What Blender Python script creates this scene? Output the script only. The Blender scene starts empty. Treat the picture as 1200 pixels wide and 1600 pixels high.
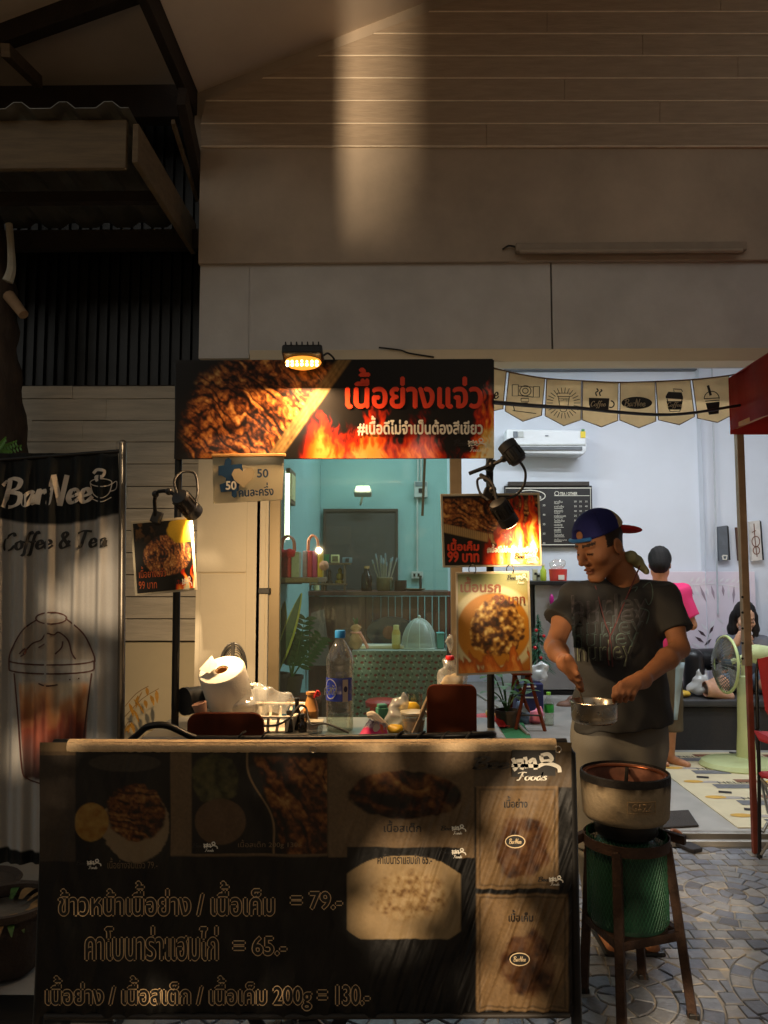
import bpy, bmesh, math, random
import numpy as np
from mathutils import Vector, Matrix, Euler
random.seed(7)
R = math.radians
sc = bpy.context.scene
# ------------------------------------------------------------------ camera
CAMZ, PITCH, YAW, FPX = 1.5, 4.5, 0.9, 1201.0
cam = bpy.data.objects.new('camera', bpy.data.cameras.new('camera'))
sc.collection.objects.link(cam)
cam.location = (0, 0, CAMZ)
cam.rotation_euler = (R(90 + PITCH), 0, R(YAW))
cam.data.sensor_fit = 'HORIZONTAL'
cam.data.sensor_width = 36.0
cam.data.lens = 36.0 * FPX / 1200.0
cam.data.clip_start, cam.data.clip_end = 0.05, 400
sc.camera = cam
# ------------------------------------------------------------------ night sky and moon
world = bpy.data.worlds.new('World'); sc.world = world; world.use_nodes = True
wn = world.node_tree
bg = wn.nodes['Background']
sky = wn.nodes.new('ShaderNodeTexSky'); sky.sky_type = 'NISHITA'; sky.sun_disc = False
sky.sun_elevation = R(4); sky.sun_rotation = R(200); sky.dust_density = 6; sky.air_density = 2
wm = wn.nodes.new('ShaderNodeMix'); wm.data_type = 'RGBA'; wm.blend_type = 'MULTIPLY'; wm.inputs[0].default_value = 1
wb_ = wn.nodes.new('ShaderNodeRGBToBW'); wn.links.new(sky.outputs[0], wb_.inputs[0]); wn.links.new(wb_.outputs[0], wm.inputs[6]); wm.inputs[7].default_value = (1.0, 0.97, 0.88, 1)   # glow of the town on the night sky
wn.links.new(wm.outputs[2], bg.inputs[0]); bg.inputs[1].default_value = 0.25
sun = bpy.data.objects.new('moon', bpy.data.lights.new('moon', 'SUN')); sc.collection.objects.link(sun)
sun.data.energy = 0.01; sun.data.angle = R(0.5); sun.data.color = (1, .93, .85)
sun.rotation_euler = (R(50), 0, R(-160))
# ------------------------------------------------------------------ exposure, sampling
sc.view_settings.view_transform = 'Standard'; sc.view_settings.look = 'None'
sc.view_settings.exposure = 0.0; sc.view_settings.gamma = 1.0
sc.cycles.use_denoising = True
sc.cycles.max_bounces = 7; sc.cycles.diffuse_bounces = 4; sc.cycles.glossy_bounces = 3
sc.cycles.transmission_bounces = 6; sc.cycles.transparent_max_bounces = 16
sc.cycles.caustics_reflective = False; sc.cycles.caustics_refractive = False
sc.cycles.sample_clamp_indirect = 3.0

# ================================================================== helpers
RC = np.array(cam.rotation_euler.to_matrix())
def PV(px, py, Y):
    px, py, Y = np.broadcast_arrays(np.asarray(px, float), np.asarray(py, float), np.asarray(Y, float))
    d = np.stack([(px - 600) / FPX, -(py - 800) / FPX, -np.ones_like(px)], -1) @ RC.T
    t = Y / d[..., 1]
    return np.stack([t * d[..., 0], Y, CAMZ + t * d[..., 2]], -1)
def P(px, py, Y): return Vector(PV(px, py, Y).tolist())
def G(px, py, z=0.0):
    d = np.array([(px - 600) / FPX, -(py - 800) / FPX, -1.0]) @ RC.T
    t = (z - CAMZ) / d[2]
    return Vector((t * d[0], t * d[1], z))
def mm(px, Y): return px * Y / FPX
def s(r, g, b):
    f = lambda c: (c / 255 / 12.92) if c <= 10 else ((c / 255 + .055) / 1.055) ** 2.4
    return (f(r), f(g), f(b))
def sa(r, g, b): return np.array(s(r, g, b))

MATS = {}
def mat(name, col, rough=.6, metal=0, var=.12, scale=9, bump=0, bscale=60, spec=.5, emit=None, es=0, stretch=None, trans=0, alpha=1, coat=0, sheen=0, transl=0):
    if name in MATS: return MATS[name]
    m = bpy.data.materials.new(name); m.use_nodes = True; MATS[name] = m
    nt = m.node_tree; b = nt.nodes['Principled BSDF']
    tc = nt.nodes.new('ShaderNodeTexCoord'); mp = nt.nodes.new('ShaderNodeMapping')
    nt.links.new(tc.outputs['Object'], mp.inputs[0])
    if stretch: mp.inputs['Scale'].default_value = stretch
    n = nt.nodes.new('ShaderNodeTexNoise'); n.inputs['Scale'].default_value = scale; n.inputs['Detail'].default_value = 6
    n.inputs['Roughness'].default_value = .62
    nt.links.new(mp.outputs[0], n.inputs['Vector'])
    mr = nt.nodes.new('ShaderNodeMapRange'); mr.inputs[1].default_value = .3; mr.inputs[2].default_value = .7
    mr.inputs[3].default_value = 1 - var; mr.inputs[4].default_value = 1 + var
    nt.links.new(n.outputs['Fac'], mr.inputs[0])
    mx = nt.nodes.new('ShaderNodeVectorMath'); mx.operation = 'SCALE'; mx.inputs[0].default_value = col
    nt.links.new(mr.outputs[0], mx.inputs['Scale']); nt.links.new(mx.outputs[0], b.inputs['Base Color'])
    rr = nt.nodes.new('ShaderNodeMapRange'); rr.inputs[3].default_value = max(0, rough - .08); rr.inputs[4].default_value = min(1, rough + .08)
    nt.links.new(n.outputs['Fac'], rr.inputs[0]); nt.links.new(rr.outputs[0], b.inputs['Roughness'])
    b.inputs['Metallic'].default_value = metal; b.inputs['Specular IOR Level'].default_value = spec
    b.inputs['Transmission Weight'].default_value = trans; b.inputs['Alpha'].default_value = alpha
    b.inputs['Coat Weight'].default_value = coat; b.inputs['Sheen Weight'].default_value = sheen
    if emit: b.inputs['Emission Color'].default_value = (*emit, 1); b.inputs['Emission Strength'].default_value = es
    if bump:
        n2 = nt.nodes.new('ShaderNodeTexNoise'); n2.inputs['Scale'].default_value = bscale; n2.inputs['Detail'].default_value = 4
        nt.links.new(mp.outputs[0], n2.inputs['Vector'])
        bp = nt.nodes.new('ShaderNodeBump'); bp.inputs['Strength'].default_value = bump; bp.inputs['Distance'].default_value = .01
        nt.links.new(n2.outputs['Fac'], bp.inputs['Height']); nt.links.new(bp.outputs[0], b.inputs['Normal'])
    if transl:
        t = nt.nodes.new('ShaderNodeBsdfTranslucent'); nt.links.new(mx.outputs[0], t.inputs[0])
        ms = nt.nodes.new('ShaderNodeMixShader'); ms.inputs[0].default_value = transl
        nt.links.new(b.outputs[0], ms.inputs[1]); nt.links.new(t.outputs[0], ms.inputs[2])
        nt.links.new(ms.outputs[0], nt.nodes['Material Output'].inputs[0])
    return m
def mat_col(name, rough=.5, spec=.4, transl=0, bump=0, bscale=200, metal=0, sss=0):
    """colour printed on / grown in the surface: read from the mesh's colour attribute, plus fine grain"""
    if name in MATS: return MATS[name]
    m = bpy.data.materials.new(name); m.use_nodes = True; MATS[name] = m
    nt = m.node_tree; b = nt.nodes['Principled BSDF']
    a = nt.nodes.new('ShaderNodeVertexColor'); a.layer_name = 'Col'
    tc = nt.nodes.new('ShaderNodeTexCoord')
    n = nt.nodes.new('ShaderNodeTexNoise'); n.inputs['Scale'].default_value = bscale; n.inputs['Detail'].default_value = 3
    nt.links.new(tc.outputs['Object'], n.inputs['Vector'])
    mr = nt.nodes.new('ShaderNodeMapRange'); mr.inputs[3].default_value = .85; mr.inputs[4].default_value = 1.15
    nt.links.new(n.outputs['Fac'], mr.inputs[0])
    mx = nt.nodes.new('ShaderNodeVectorMath'); mx.operation = 'SCALE'
    nt.links.new(a.outputs[0], mx.inputs[0]); nt.links.new(mr.outputs[0], mx.inputs['Scale'])
    nt.links.new(mx.outputs[0], b.inputs['Base Color'])
    b.inputs['Roughness'].default_value = rough; b.inputs['Specular IOR Level'].default_value = spec; b.inputs['Metallic'].default_value = metal
    if sss:
        b.inputs['Subsurface Weight'].default_value = sss; b.inputs['Subsurface Radius'].default_value = (.012, .005, .003); b.inputs['Subsurface Scale'].default_value = .6
    if bump:
        bp = nt.nodes.new('ShaderNodeBump'); bp.inputs['Strength'].default_value = bump; bp.inputs['Distance'].default_value = .005
        nt.links.new(n.outputs['Fac'], bp.inputs['Height']); nt.links.new(bp.outputs[0], b.inputs['Normal'])
    if transl:
        t = nt.nodes.new('ShaderNodeBsdfTranslucent'); nt.links.new(mx.outputs[0], t.inputs[0])
        ms = nt.nodes.new('ShaderNodeMixShader'); ms.inputs[0].default_value = transl
        nt.links.new(b.outputs[0], ms.inputs[1]); nt.links.new(t.outputs[0], ms.inputs[2])
        nt.links.new(ms.outputs[0], nt.nodes['Material Output'].inputs[0])
    return m
def mat_clear(name, col, gloss=.08, rough=.03, facing=True, haze=0):
    """thin clear sheet (film, pane, bottle wall): tinted transparency with a reflecting surface and a little haze"""
    if name in MATS: return MATS[name]
    m = bpy.data.materials.new(name); m.use_nodes = True; MATS[name] = m
    nt = m.node_tree; nt.nodes.remove(nt.nodes['Principled BSDF'])
    t = nt.nodes.new('ShaderNodeBsdfTransparent'); t.inputs[0].default_value = (*col, 1)
    g = nt.nodes.new('ShaderNodeBsdfGlossy'); g.inputs['Roughness'].default_value = rough
    ms = nt.nodes.new('ShaderNodeMixShader')
    if facing:
        lw = nt.nodes.new('ShaderNodeLayerWeight'); lw.inputs[0].default_value = .25
        mr = nt.nodes.new('ShaderNodeMapRange'); mr.inputs[3].default_value = gloss; mr.inputs[4].default_value = min(1, gloss + .45)
        nt.links.new(lw.outputs['Facing'], mr.inputs[0]); nt.links.new(mr.outputs[0], ms.inputs[0])
    else: ms.inputs[0].default_value = gloss
    last = t
    if haze:
        d = nt.nodes.new('ShaderNodeBsdfDiffuse'); d.inputs[0].default_value = (.75, .75, .72, 1)
        m2 = nt.nodes.new('ShaderNodeMixShader'); m2.inputs[0].default_value = haze
        nt.links.new(t.outputs[0], m2.inputs[1]); nt.links.new(d.outputs[0], m2.inputs[2]); last = m2
    nt.links.new(last.outputs[0], ms.inputs[1]); nt.links.new(g.outputs[0], ms.inputs[2])
    nt.links.new(ms.outputs[0], nt.nodes['Material Output'].inputs[0])
    return m
def mat_emit(name, col, es): return mat(name, col, emit=col, es=es, var=.02)

def link(o, parent=None):
    sc.collection.objects.link(o)
    if parent is not None:
        o.parent = parent
        L = parent.location.copy(); pp = parent.parent
        if not pp: o.matrix_parent_inverse = parent_inv(parent)
        else: o.matrix_parent_inverse = (parent_world(parent)).inverted()
    return o
def parent_world(o):
    m = Matrix.LocRotScale(o.location, o.rotation_euler, o.scale)
    return m if not o.parent else parent_world(o.parent) @ o.matrix_parent_inverse @ m
def parent_inv(o): return parent_world(o).inverted()
def tag(o, label=None, cat=None, group=None, kind=None):
    if label: o['label'] = label
    if cat: o['category'] = cat
    if group: o['group'] = group
    if kind: o['kind'] = kind
    return o
def thing(name, label, cat, loc=(0, 0, 0), group=None):
    o = bpy.data.objects.new(name, None); o.empty_display_size = .05; o.location = loc
    sc.collection.objects.link(o); return tag(o, label, cat, group)
def mesh_obj(name, me, m, parent=None, smooth=False, bevel=0, seg=2, sharp=42, solid=0):
    if m: me.materials.append(m)
    if smooth:
        me.shade_smooth(); me.set_sharp_from_angle(angle=R(sharp))
    o = bpy.data.objects.new(name, me); link(o, parent)
    if solid:
        md = o.modifiers.new('s', 'SOLIDIFY'); md.thickness = solid; md.offset = 0
    if bevel:
        md = o.modifiers.new('b', 'BEVEL'); md.width = bevel; md.segments = seg; md.limit_method = 'ANGLE'; md.angle_limit = R(35)
    return o
def rot_to(d):
    return Vector((0, 0, 1)).rotation_difference(Vector(d).normalized()).to_matrix()
def smooth_path(pts, n=6, closed=False):
    pts = [Vector(p) for p in pts]; N = len(pts); out = []
    if N < 3: return pts
    rng = range(N if closed else N - 1)
    for i in rng:
        g = (lambda k: pts[k % N]) if closed else (lambda k: pts[min(max(k, 0), N - 1)])
        p0, p1, p2, p3 = g(i - 1), g(i), g(i + 1), g(i + 2)
        for k in range(n):
            t = k / n
            out.append(.5 * ((2 * p1) + (p2 - p0) * t + (2 * p0 - 5 * p1 + 4 * p2 - p3) * t * t + (3 * p1 - p0 - 3 * p2 + p3) * t ** 3))
    if not closed: out.append(pts[-1])
    return out
class MB:
    def __init__(self): self.v = []; self.f = []
    def add(self, vs, fs):
        k = len(self.v); self.v += [tuple(x) for x in vs]; self.f += [tuple(i + k for i in q) for q in fs]; return self
    def box(self, c, sz, rot=None, taper=1.0):
        c = Vector(c); m = Euler([R(a) for a in rot]).to_matrix() if rot and not isinstance(rot, Matrix) else (rot or Matrix.Identity(3))
        vs = []
        for z in (-1, 1):
            k = taper if z > 0 else 1
            for x, y in ((-1, -1), (1, -1), (1, 1), (-1, 1)):
                vs.append(c + m @ Vector((x * sz[0] / 2 * k, y * sz[1] / 2 * k, z * sz[2] / 2)))
        return self.add(vs, [(3, 2, 1, 0), (4, 5, 6, 7), (0, 1, 5, 4), (1, 2, 6, 5), (2, 3, 7, 6), (3, 0, 4, 7)])
    def bx(self, x0, x1, y0, y1, z0, z1): return self.box(((x0 + x1) / 2, (y0 + y1) / 2, (z0 + z1) / 2), (abs(x1 - x0), abs(y1 - y0), abs(z1 - z0)))
    def pbox(self, px0, py0, px1, py1, Y, depth):
        """box whose camera-side face fills the pixel rectangle at depth Y"""
        a, b = P(px0, py0, Y), P(px1, py1, Y)
        return self.bx(min(a.x, b.x), max(a.x, b.x), Y, Y + depth, min(a.z, b.z), max(a.z, b.z))
    def bar(self, p0, p1, w, h, up=(0, 0, 1)):
        p0, p1 = Vector(p0), Vector(p1); d = (p1 - p0).normalized(); up = Vector(up)
        if abs(d.dot(up)) > .95: up = Vector((0, 1, 0))
        sd = d.cross(up).normalized(); u = sd.cross(d)
        vs = [p + sd * a * w / 2 + u * b * h / 2 for p in (p0, p1) for a, b in ((-1, -1), (1, -1), (1, 1), (-1, 1))]
        return self.add(vs, [(0, 1, 2, 3)[::-1], (4, 5, 6, 7), (0, 1, 5, 4), (1, 2, 6, 5), (2, 3, 7, 6), (3, 0, 4, 7)])
    def cyl(self, p0, p1, r0, r1=None, n=16, caps=True):
        p0, p1 = Vector(p0), Vector(p1); r1 = r0 if r1 is None else r1; m = rot_to(p1 - p0)
        vs = []
        for p, r in ((p0, r0), (p1, r1)):
            for i in range(n):
                a = 2 * math.pi * i / n; vs.append(p + m @ Vector((math.cos(a) * r, math.sin(a) * r, 0)))
        fs = [(i, (i + 1) % n, n + (i + 1) % n, n + i) for i in range(n)]
        if caps: fs += [tuple(range(n))[::-1], tuple(range(n, 2 * n))]
        return self.add(vs, fs)
    def lathe(self, prof, c=(0, 0, 0), n=24, axis=(0, 0, 1), caps=True, sq=(1, 1), rfun=None):
        c = Vector(c); m = rot_to(axis); vs = []
        for r, z in prof:
            for i in range(n):
                a = 2 * math.pi * i / n; q = r * (rfun(a, z) if rfun else 1)
                vs.append(c + m @ Vector((math.cos(a) * q * sq[0], math.sin(a) * q * sq[1], z)))
        fs = []
        for k in range(len(prof) - 1):
            for i in range(n):
                j = (i + 1) % n; fs.append((k * n + i, k * n + j, (k + 1) * n + j, (k + 1) * n + i))
        if caps:
            fs.append(tuple(range(n))[::-1]); fs.append(tuple(range((len(prof) - 1) * n, len(prof) * n)))
        return self.add(vs, fs)
    def tube(self, pts, r, n=8, closed=False, sm=0):
        if sm: pts = smooth_path(pts, sm, closed)
        pts = [Vector(p) for p in pts]; N = len(pts); vs = []; u = None
        rs = r if isinstance(r, (list, tuple)) else [r] * N
        if len(rs) != N: rs = [np.interp(i / (N - 1), np.linspace(0, 1, len(rs)), rs) for i in range(N)]
        for i, p in enumerate(pts):
            a = pts[(i - 1) % N] if closed or i > 0 else p; b = pts[(i + 1) % N] if closed or i < N - 1 else p
            d = (b - a)
            d = d.normalized() if d.length > 1e-9 else Vector((0, 0, 1))
            if u is None:
                u = d.orthogonal().normalized()
            u = (u - d * u.dot(d)); u = u.normalized() if u.length > 1e-6 else d.orthogonal().normalized()
            w = d.cross(u)
            for k in range(n):
                t = 2 * math.pi * k / n; vs.append(p + (u * math.cos(t) + w * math.sin(t)) * rs[i])
        fs = []
        for i in range(N if closed else N - 1):
            for k in range(n):
                a, b = i * n, ((i + 1) % N) * n; fs.append((a + k, a + (k + 1) % n, b + (k + 1) % n, b + k))
        if not closed: fs += [tuple(range(n))[::-1], tuple(range((N - 1) * n, N * n))]
        return self.add(vs, fs)
    def sph(self, c, r, nu=16, nv=10, rot=None):
        c = Vector(c); r = r if isinstance(r, (tuple, list)) else (r, r, r); m = Euler([R(a) for a in rot]).to_matrix() if rot else Matrix.Identity(3)
        vs = [c + m @ Vector((0, 0, -r[2]))]
        for j in range(1, nv):
            t = -math.pi / 2 + math.pi * j / nv
            for i in range(nu):
                a = 2 * math.pi * i / nu; vs.append(c + m @ Vector((math.cos(t) * math.cos(a) * r[0], math.cos(t) * math.sin(a) * r[1], math.sin(t) * r[2])))
        vs.append(c + m @ Vector((0, 0, r[2]))); fs = []
        for i in range(nu): fs.append((0, 1 + (i + 1) % nu, 1 + i))
        for j in range(nv - 2):
            for i in range(nu):
                a, b = 1 + j * nu, 1 + (j + 1) * nu; fs.append((a + i, a + (i + 1) % nu, b + (i + 1) % nu, b + i))
        e = len(vs) - 1; b = 1 + (nv - 2) * nu
        for i in range(nu): fs.append((b + i, b + (i + 1) % nu, e))
        return self.add(vs, fs)
    def prism(self, pts, off):
        """closed polygon of 3-D points swept by the vector off"""
        pts = [Vector(p) for p in pts]; off = Vector(off); n = len(pts)
        return self.add(pts + [p + off for p in pts], [tuple(range(n)), tuple(range(n, 2 * n))[::-1]] + [(i, n + i, n + (i + 1) % n, (i + 1) % n) for i in range(n)])
    def pprism(self, pix, Y, depth): return self.prism([P(x, y, Y) for x, y in pix], (0, depth, 0))
    def mesh(self, name='m', fix=True):
        me = bpy.data.meshes.new(name); me.from_pydata(self.v, [], self.f); me.validate()
        if fix:
            b = bmesh.new(); b.from_mesh(me); bmesh.ops.recalc_face_normals(b, faces=b.faces); b.to_mesh(me); b.free()
        return me
    def build(self, name, m, parent=None, smooth=False, bevel=0, seg=2, sharp=42, solid=0):
        return mesh_obj(name, self.mesh(name), m, parent, smooth, bevel, seg, sharp, solid)
def copy_tree(o, parent=None):
    c = o.copy(); sc.collection.objects.link(c); c.parent = parent
    if parent is not None: c.matrix_parent_inverse = o.matrix_parent_inverse.copy()
    for ch in list(o.children): copy_tree(ch, c)
    return c
# ---- numpy noise for printed pictures
_rng = np.random.RandomState(3); _T = _rng.rand(256, 256)
def vn(x, y):
    xi, yi = np.floor(x).astype(int), np.floor(y).astype(int); fx, fy = x - xi, y - yi
    fx, fy = fx * fx * (3 - 2 * fx), fy * fy * (3 - 2 * fy); a = lambda i, j: _T[i & 255, j & 255]
    return (a(xi, yi) * (1 - fx) + a(xi + 1, yi) * fx) * (1 - fy) + (a(xi, yi + 1) * (1 - fx) + a(xi + 1, yi + 1) * fx) * fy
def fbm(x, y, o=4):
    v, a, t = 0, .5, 0
    for i in range(o): v = v + a * vn(x * 2 ** i + 17.3 * i, y * 2 ** i + 5.1 * i); t += a; a *= .5
    return v / t
def ramp(t, stops):
    xs = [q[0] for q in stops]; cs = np.array([q[1] for q in stops]); t = np.clip(t, xs[0], xs[-1])
    return np.stack([np.interp(t, xs, cs[:, k]) for k in range(3)], -1)
def sst(a, b, x):
    t = np.clip((x - a) / (b - a), 0, 1); return t * t * (3 - 2 * t)
def mixc(a, b, w): return a * (1 - w[..., None]) + b * w[..., None]
def print_sheet(name, parent, x0, x1, y0, y1, Y, paint, m, step=1.6, quad=None, disp=None):
    """a printed sheet: fine grid in the plane Y, coloured vertex by vertex with the printed picture"""
    nx, ny = max(2, int((x1 - x0) / step) + 1), max(2, int((y1 - y0) / step) + 1)
    U, V = np.meshgrid(np.linspace(0, 1, nx), np.linspace(0, 1, ny))
    PX, PY = x0 + U * (x1 - x0), y0 + V * (y1 - y0)
    if quad is not None:
        q = np.array(quad, float)
        Q = (q[0] * (1 - U[..., None]) + q[1] * U[..., None]) * (1 - V[..., None]) + (q[3] * (1 - U[..., None]) + q[2] * U[..., None]) * V[..., None]
        W = PV(Q[..., 0], Q[..., 1], Y)
    else: W = PV(PX, PY, Y)
    if disp is not None: W[..., 1] += disp(PX, PY)
    col = np.clip(paint(PX, PY), 0, 1)
    idx = np.arange(nx * ny).reshape(ny, nx)
    f = np.stack([idx[:-1, :-1], idx[1:, :-1], idx[1:, 1:], idx[:-1, 1:]], -1).reshape(-1, 4)
    return np_mesh(name, W.reshape(-1, 3), f, m, parent, col.reshape(-1, 3), smooth=True)
def np_mesh(name, v, f, m, parent=None, col=None, smooth=False):
    me = bpy.data.meshes.new(name); k = f.shape[1]
    me.vertices.add(len(v)); me.vertices.foreach_set('co', np.asarray(v, np.float32).ravel())
    me.loops.add(f.size); me.loops.foreach_set('vertex_index', f.astype(np.int32).ravel())
    me.polygons.add(len(f)); me.polygons.foreach_set('loop_start', np.arange(0, f.size, k, dtype=np.int32))
    me.update(calc_edges=True)
    if col is not None:
        a = me.color_attributes.new('Col', 'FLOAT_COLOR', 'POINT')
        a.data.foreach_set('color', np.concatenate([col, np.ones((len(col), 1))], 1).astype(np.float32).ravel())
    if smooth: me.shade_smooth()
    me.materials.append(m); o = bpy.data.objects.new(name, me); link(o, parent); return o
# ---- lettering
UPPER = set('\u0e31\u0e34\u0e35\u0e36\u0e37\u0e4d\u0e47'); TONE = set('\u0e48\u0e49\u0e4a\u0e4b\u0e4c')
def _glyphs(body, shear=0):
    c = bpy.data.curves.new('t', 'FONT'); c.body = body; c.shear = shear; c.resolution_u = 3
    o = bpy.data.objects.new('t', c); me = bpy.data.meshes.new_from_object(o)
    v = np.zeros(len(me.vertices) * 3); me.vertices.foreach_get('co', v); f = [tuple(p.vertices) for p in me.polygons]
    bpy.data.objects.remove(o); bpy.data.curves.remove(c); bpy.data.meshes.remove(me)
    return v.reshape(-1, 3)[:, :2], f
def text2d(body, shear=0):
    base, marks = '', []
    for ch in body:
        if ch in TONE and base and base[-1] in UPPER: marks.append((base, ch))
        else: base += ch
    V, F = _glyphs(base, shear)
    if marks:
        bar = _glyphs('|', shear)[0][:, 0].max()
        for pre, ch in marks:
            adv = _glyphs(pre + '|', shear)[0][:, 0].max() - bar
            v, f = _glyphs(ch, shear); k = len(V)
            V = np.concatenate([V, v + [adv, .26]]); F = F + [tuple(i + k for i in q) for q in f]
    return V, F
def put2d(V, F, rect, Y, m, parent, name='lettering', rot=0, lift=.003, bold=0, disp=None, fit='both'):
    x0, x1, y0, y1 = rect; lo, hi = V.min(0), V.max(0); w = np.maximum(hi - lo, 1e-6)
    U = (V - lo) / w
    px, py = x0 + U[:, 0] * (x1 - x0), y1 - U[:, 1] * (y1 - y0)
    cx, cy = (x0 + x1) / 2, (y0 + y1) / 2; a = R(rot)
    X = cx + (px - cx) * math.cos(a) - (py - cy) * math.sin(a); Z = cy + (px - cx) * math.sin(a) + (py - cy) * math.cos(a)
    vs, fs = [], []
    offs = [(0, 0)] if not bold else [(-bold, 0), (bold, 0), (0, -bold), (0, bold)]
    for k, (dx, dy) in enumerate(offs):
        yy = (Y(X + dx, Z + dy) if callable(Y) else Y) - lift - k * .00012
        W = PV(X + dx, Z + dy, yy)
        if disp is not None: W[:, 1] += disp(X, Z)
        n = len(vs) * len(V); vs.append(W); fs += [tuple(i + n for i in q) for q in F]
    me = bpy.data.meshes.new(name); me.from_pydata(np.concatenate(vs).tolist(), [], fs); me.update()
    return mesh_obj(name, me, m, parent)
def letter(body, rect, Y, m, parent, shear=0, **k):
    V, F = text2d(body, shear); return put2d(V, F, rect, Y, m, parent, **k)
SCR = {
 'B': (.72, [[(.1, 0), (.2, .5), (.25, 1)], [(.0, .8), (.3, 1.05), (.62, .95), (.55, .68), (.28, .55), (.64, .42), (.6, .08), (.3, -.05), (.02, .08)]]),
 'a': (.5, [[(.42, .42), (.28, .5), (.08, .3), (.1, .04), (.24, .02), (.42, .4), (.4, .06), (.52, .1)]]),
 'r': (.4, [[(0, .1), (.1, .5), (.12, .48), (.08, 0)], [(.12, .38), (.28, .52), (.38, .42)]]),
 'N': (.75, [[(.0, -.02), (.08, .1), (.18, 1), (.24, .95), (.48, .05), (.52, 0), (.68, 1.08)]]),
 'n': (.5, [[(.05, .5), (.05, 0)], [(.05, .35), (.25, .5), (.38, .4), (.36, .05), (.5, .08)]]),
 'e': (.45, [[(.02, .2), (.33, .3), (.3, .47), (.14, .48), (.04, .22), (.12, .02), (.28, .03), (.46, .2)]]),
 'C': (.62, [[(.6, .8), (.48, 1), (.2, .8), (.06, .35), (.16, .0), (.4, .0), (.6, .25)]]),
 'o': (.46, [[(.28, .5), (.08, .38), (.08, .1), (.22, 0), (.38, .15), (.36, .42), (.26, .5), (.46, .42)]]),
 'f': (.34, [[(.46, .9), (.36, 1.05), (.22, .75), (.14, .2), (.06, -.35), (-.06, -.3)], [(.0, .42), (.34, .47)]]),
 'T': (.66, [[(.0, .85), (.3, 1), (.75, .95)], [(.42, .97), (.3, .4), (.2, .02), (.05, .05)]]),
 '&': (.7, [[(.6, .08), (.2, .7), (.3, .95), (.45, .8), (.12, .3), (.2, .0), (.45, .1), (.58, .45)]]),
 'l': (.3, [[(.05, .1), (.28, .8), (.22, 1), (.1, .7), (.1, .1), (.2, .02), (.3, .15)]]),
 'F': (.6, [[(.0, .85), (.3, 1), (.7, .95)], [(.4, .97), (.25, .3), (.12, -.02), (.0, .05)], [(.2, .5), (.5, .52)]]),
 'd': (.5, [[(.4, .42), (.26, .5), (.08, .3), (.1, .04), (.24, .02), (.42, .5), (.46, 1), (.42, .06), (.52, .1)]]),
 's': (.4, [[(.34, .45), (.2, .5), (.12, .38), (.3, .18), (.24, .02), (.05, .03)]]),
 'u': (.5, [[(.02, .5), (.04, .1), (.18, .02), (.36, .3), (.38, .5), (.38, .06), (.5, .1)]]),
 'y': (.5, [[(.02, .5), (.06, .15), (.2, .1), (.38, .5), (.3, -.2), (.1, -.4), (.0, -.3)]]),
 ' ': (.3, [])}
def ribbon(lines, w, sm=6, wv=.55):
    """flat brush strokes as one 2-D mesh; the stroke swells and thins along its direction"""
    V, F = [], []
    for ln in lines:
        p = np.array([(q.x, q.y) for q in smooth_path([(a, b, 0) for a, b in ln], sm)] if len(ln) > 2 else ln, float)
        t = np.gradient(p, axis=0); L = np.hypot(t[:, 0], t[:, 1])[:, None] + 1e-9; t = t / L; n = np.stack([-t[:, 1], t[:, 0]], 1)
        ww = w * (1 - wv + wv * np.abs(t[:, 1] * .9 - t[:, 0] * .3))[:, None] / 2
        k = len(V) and sum(len(q) for q in V); m = len(p)
        V.append(np.concatenate([p + n * ww, p - n * ww]))
        F += [(k + i, k + i + 1, k + m + i + 1, k + m + i) for i in range(m - 1)]
    return np.concatenate(V), F
def script2d(body, w=.13, wv=.55):
    x, lines = 0, []
    for ch in body:
        adv, st = SCR[ch]; lines += [[(a + x + .12 * b, b) for a, b in q] for q in st]; x += adv
    return ribbon(lines, w, wv=wv)
def script(body, rect, Y, m, parent, w=.13, **k):
    V, F = script2d(body, w); return put2d(V, F, rect, Y, m, parent, **k)
def draw(lines, Y, m, parent, w=2, name='drawing', lift=.003, disp=None, sm=5, wv=.1):
    """line drawing given in photograph pixels on the plane Y"""
    V, F = ribbon([[(a, -b) for a, b in q] for q in lines], w, sm, wv)
    W = PV(V[:, 0], -V[:, 1], (Y(V[:, 0], -V[:, 1]) if callable(Y) else Y) - lift)
    if disp is not None: W[:, 1] += disp(V[:, 0], -V[:, 1])
    me = bpy.data.meshes.new(name); me.from_pydata(W.tolist(), [], F); me.update()
    return mesh_obj(name, me, m, parent)
def ell(cx, cy, rx, ry, a0=0, a1=360, n=20): return [(cx + rx * math.cos(R(a0 + (a1 - a0) * i / n)), cy + ry * math.sin(R(a0 + (a1 - a0) * i / n))) for i in range(n + 1)]
def flat(pix, Y, m, parent, name='print', lift=.002, disp=None):
    """flat printed or glued shape: a filled polygon given in photograph pixels"""
    W = PV([a for a, b in pix], [b for a, b in pix], Y - lift)
    if disp is not None: W[:, 1] += disp(np.array([a for a, b in pix]), np.array([b for a, b in pix]))
    me = bpy.data.meshes.new(name); me.from_pydata(W.tolist(), [], [tuple(range(len(pix)))]); me.update()
    return mesh_obj(name, me, m, parent)
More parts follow.
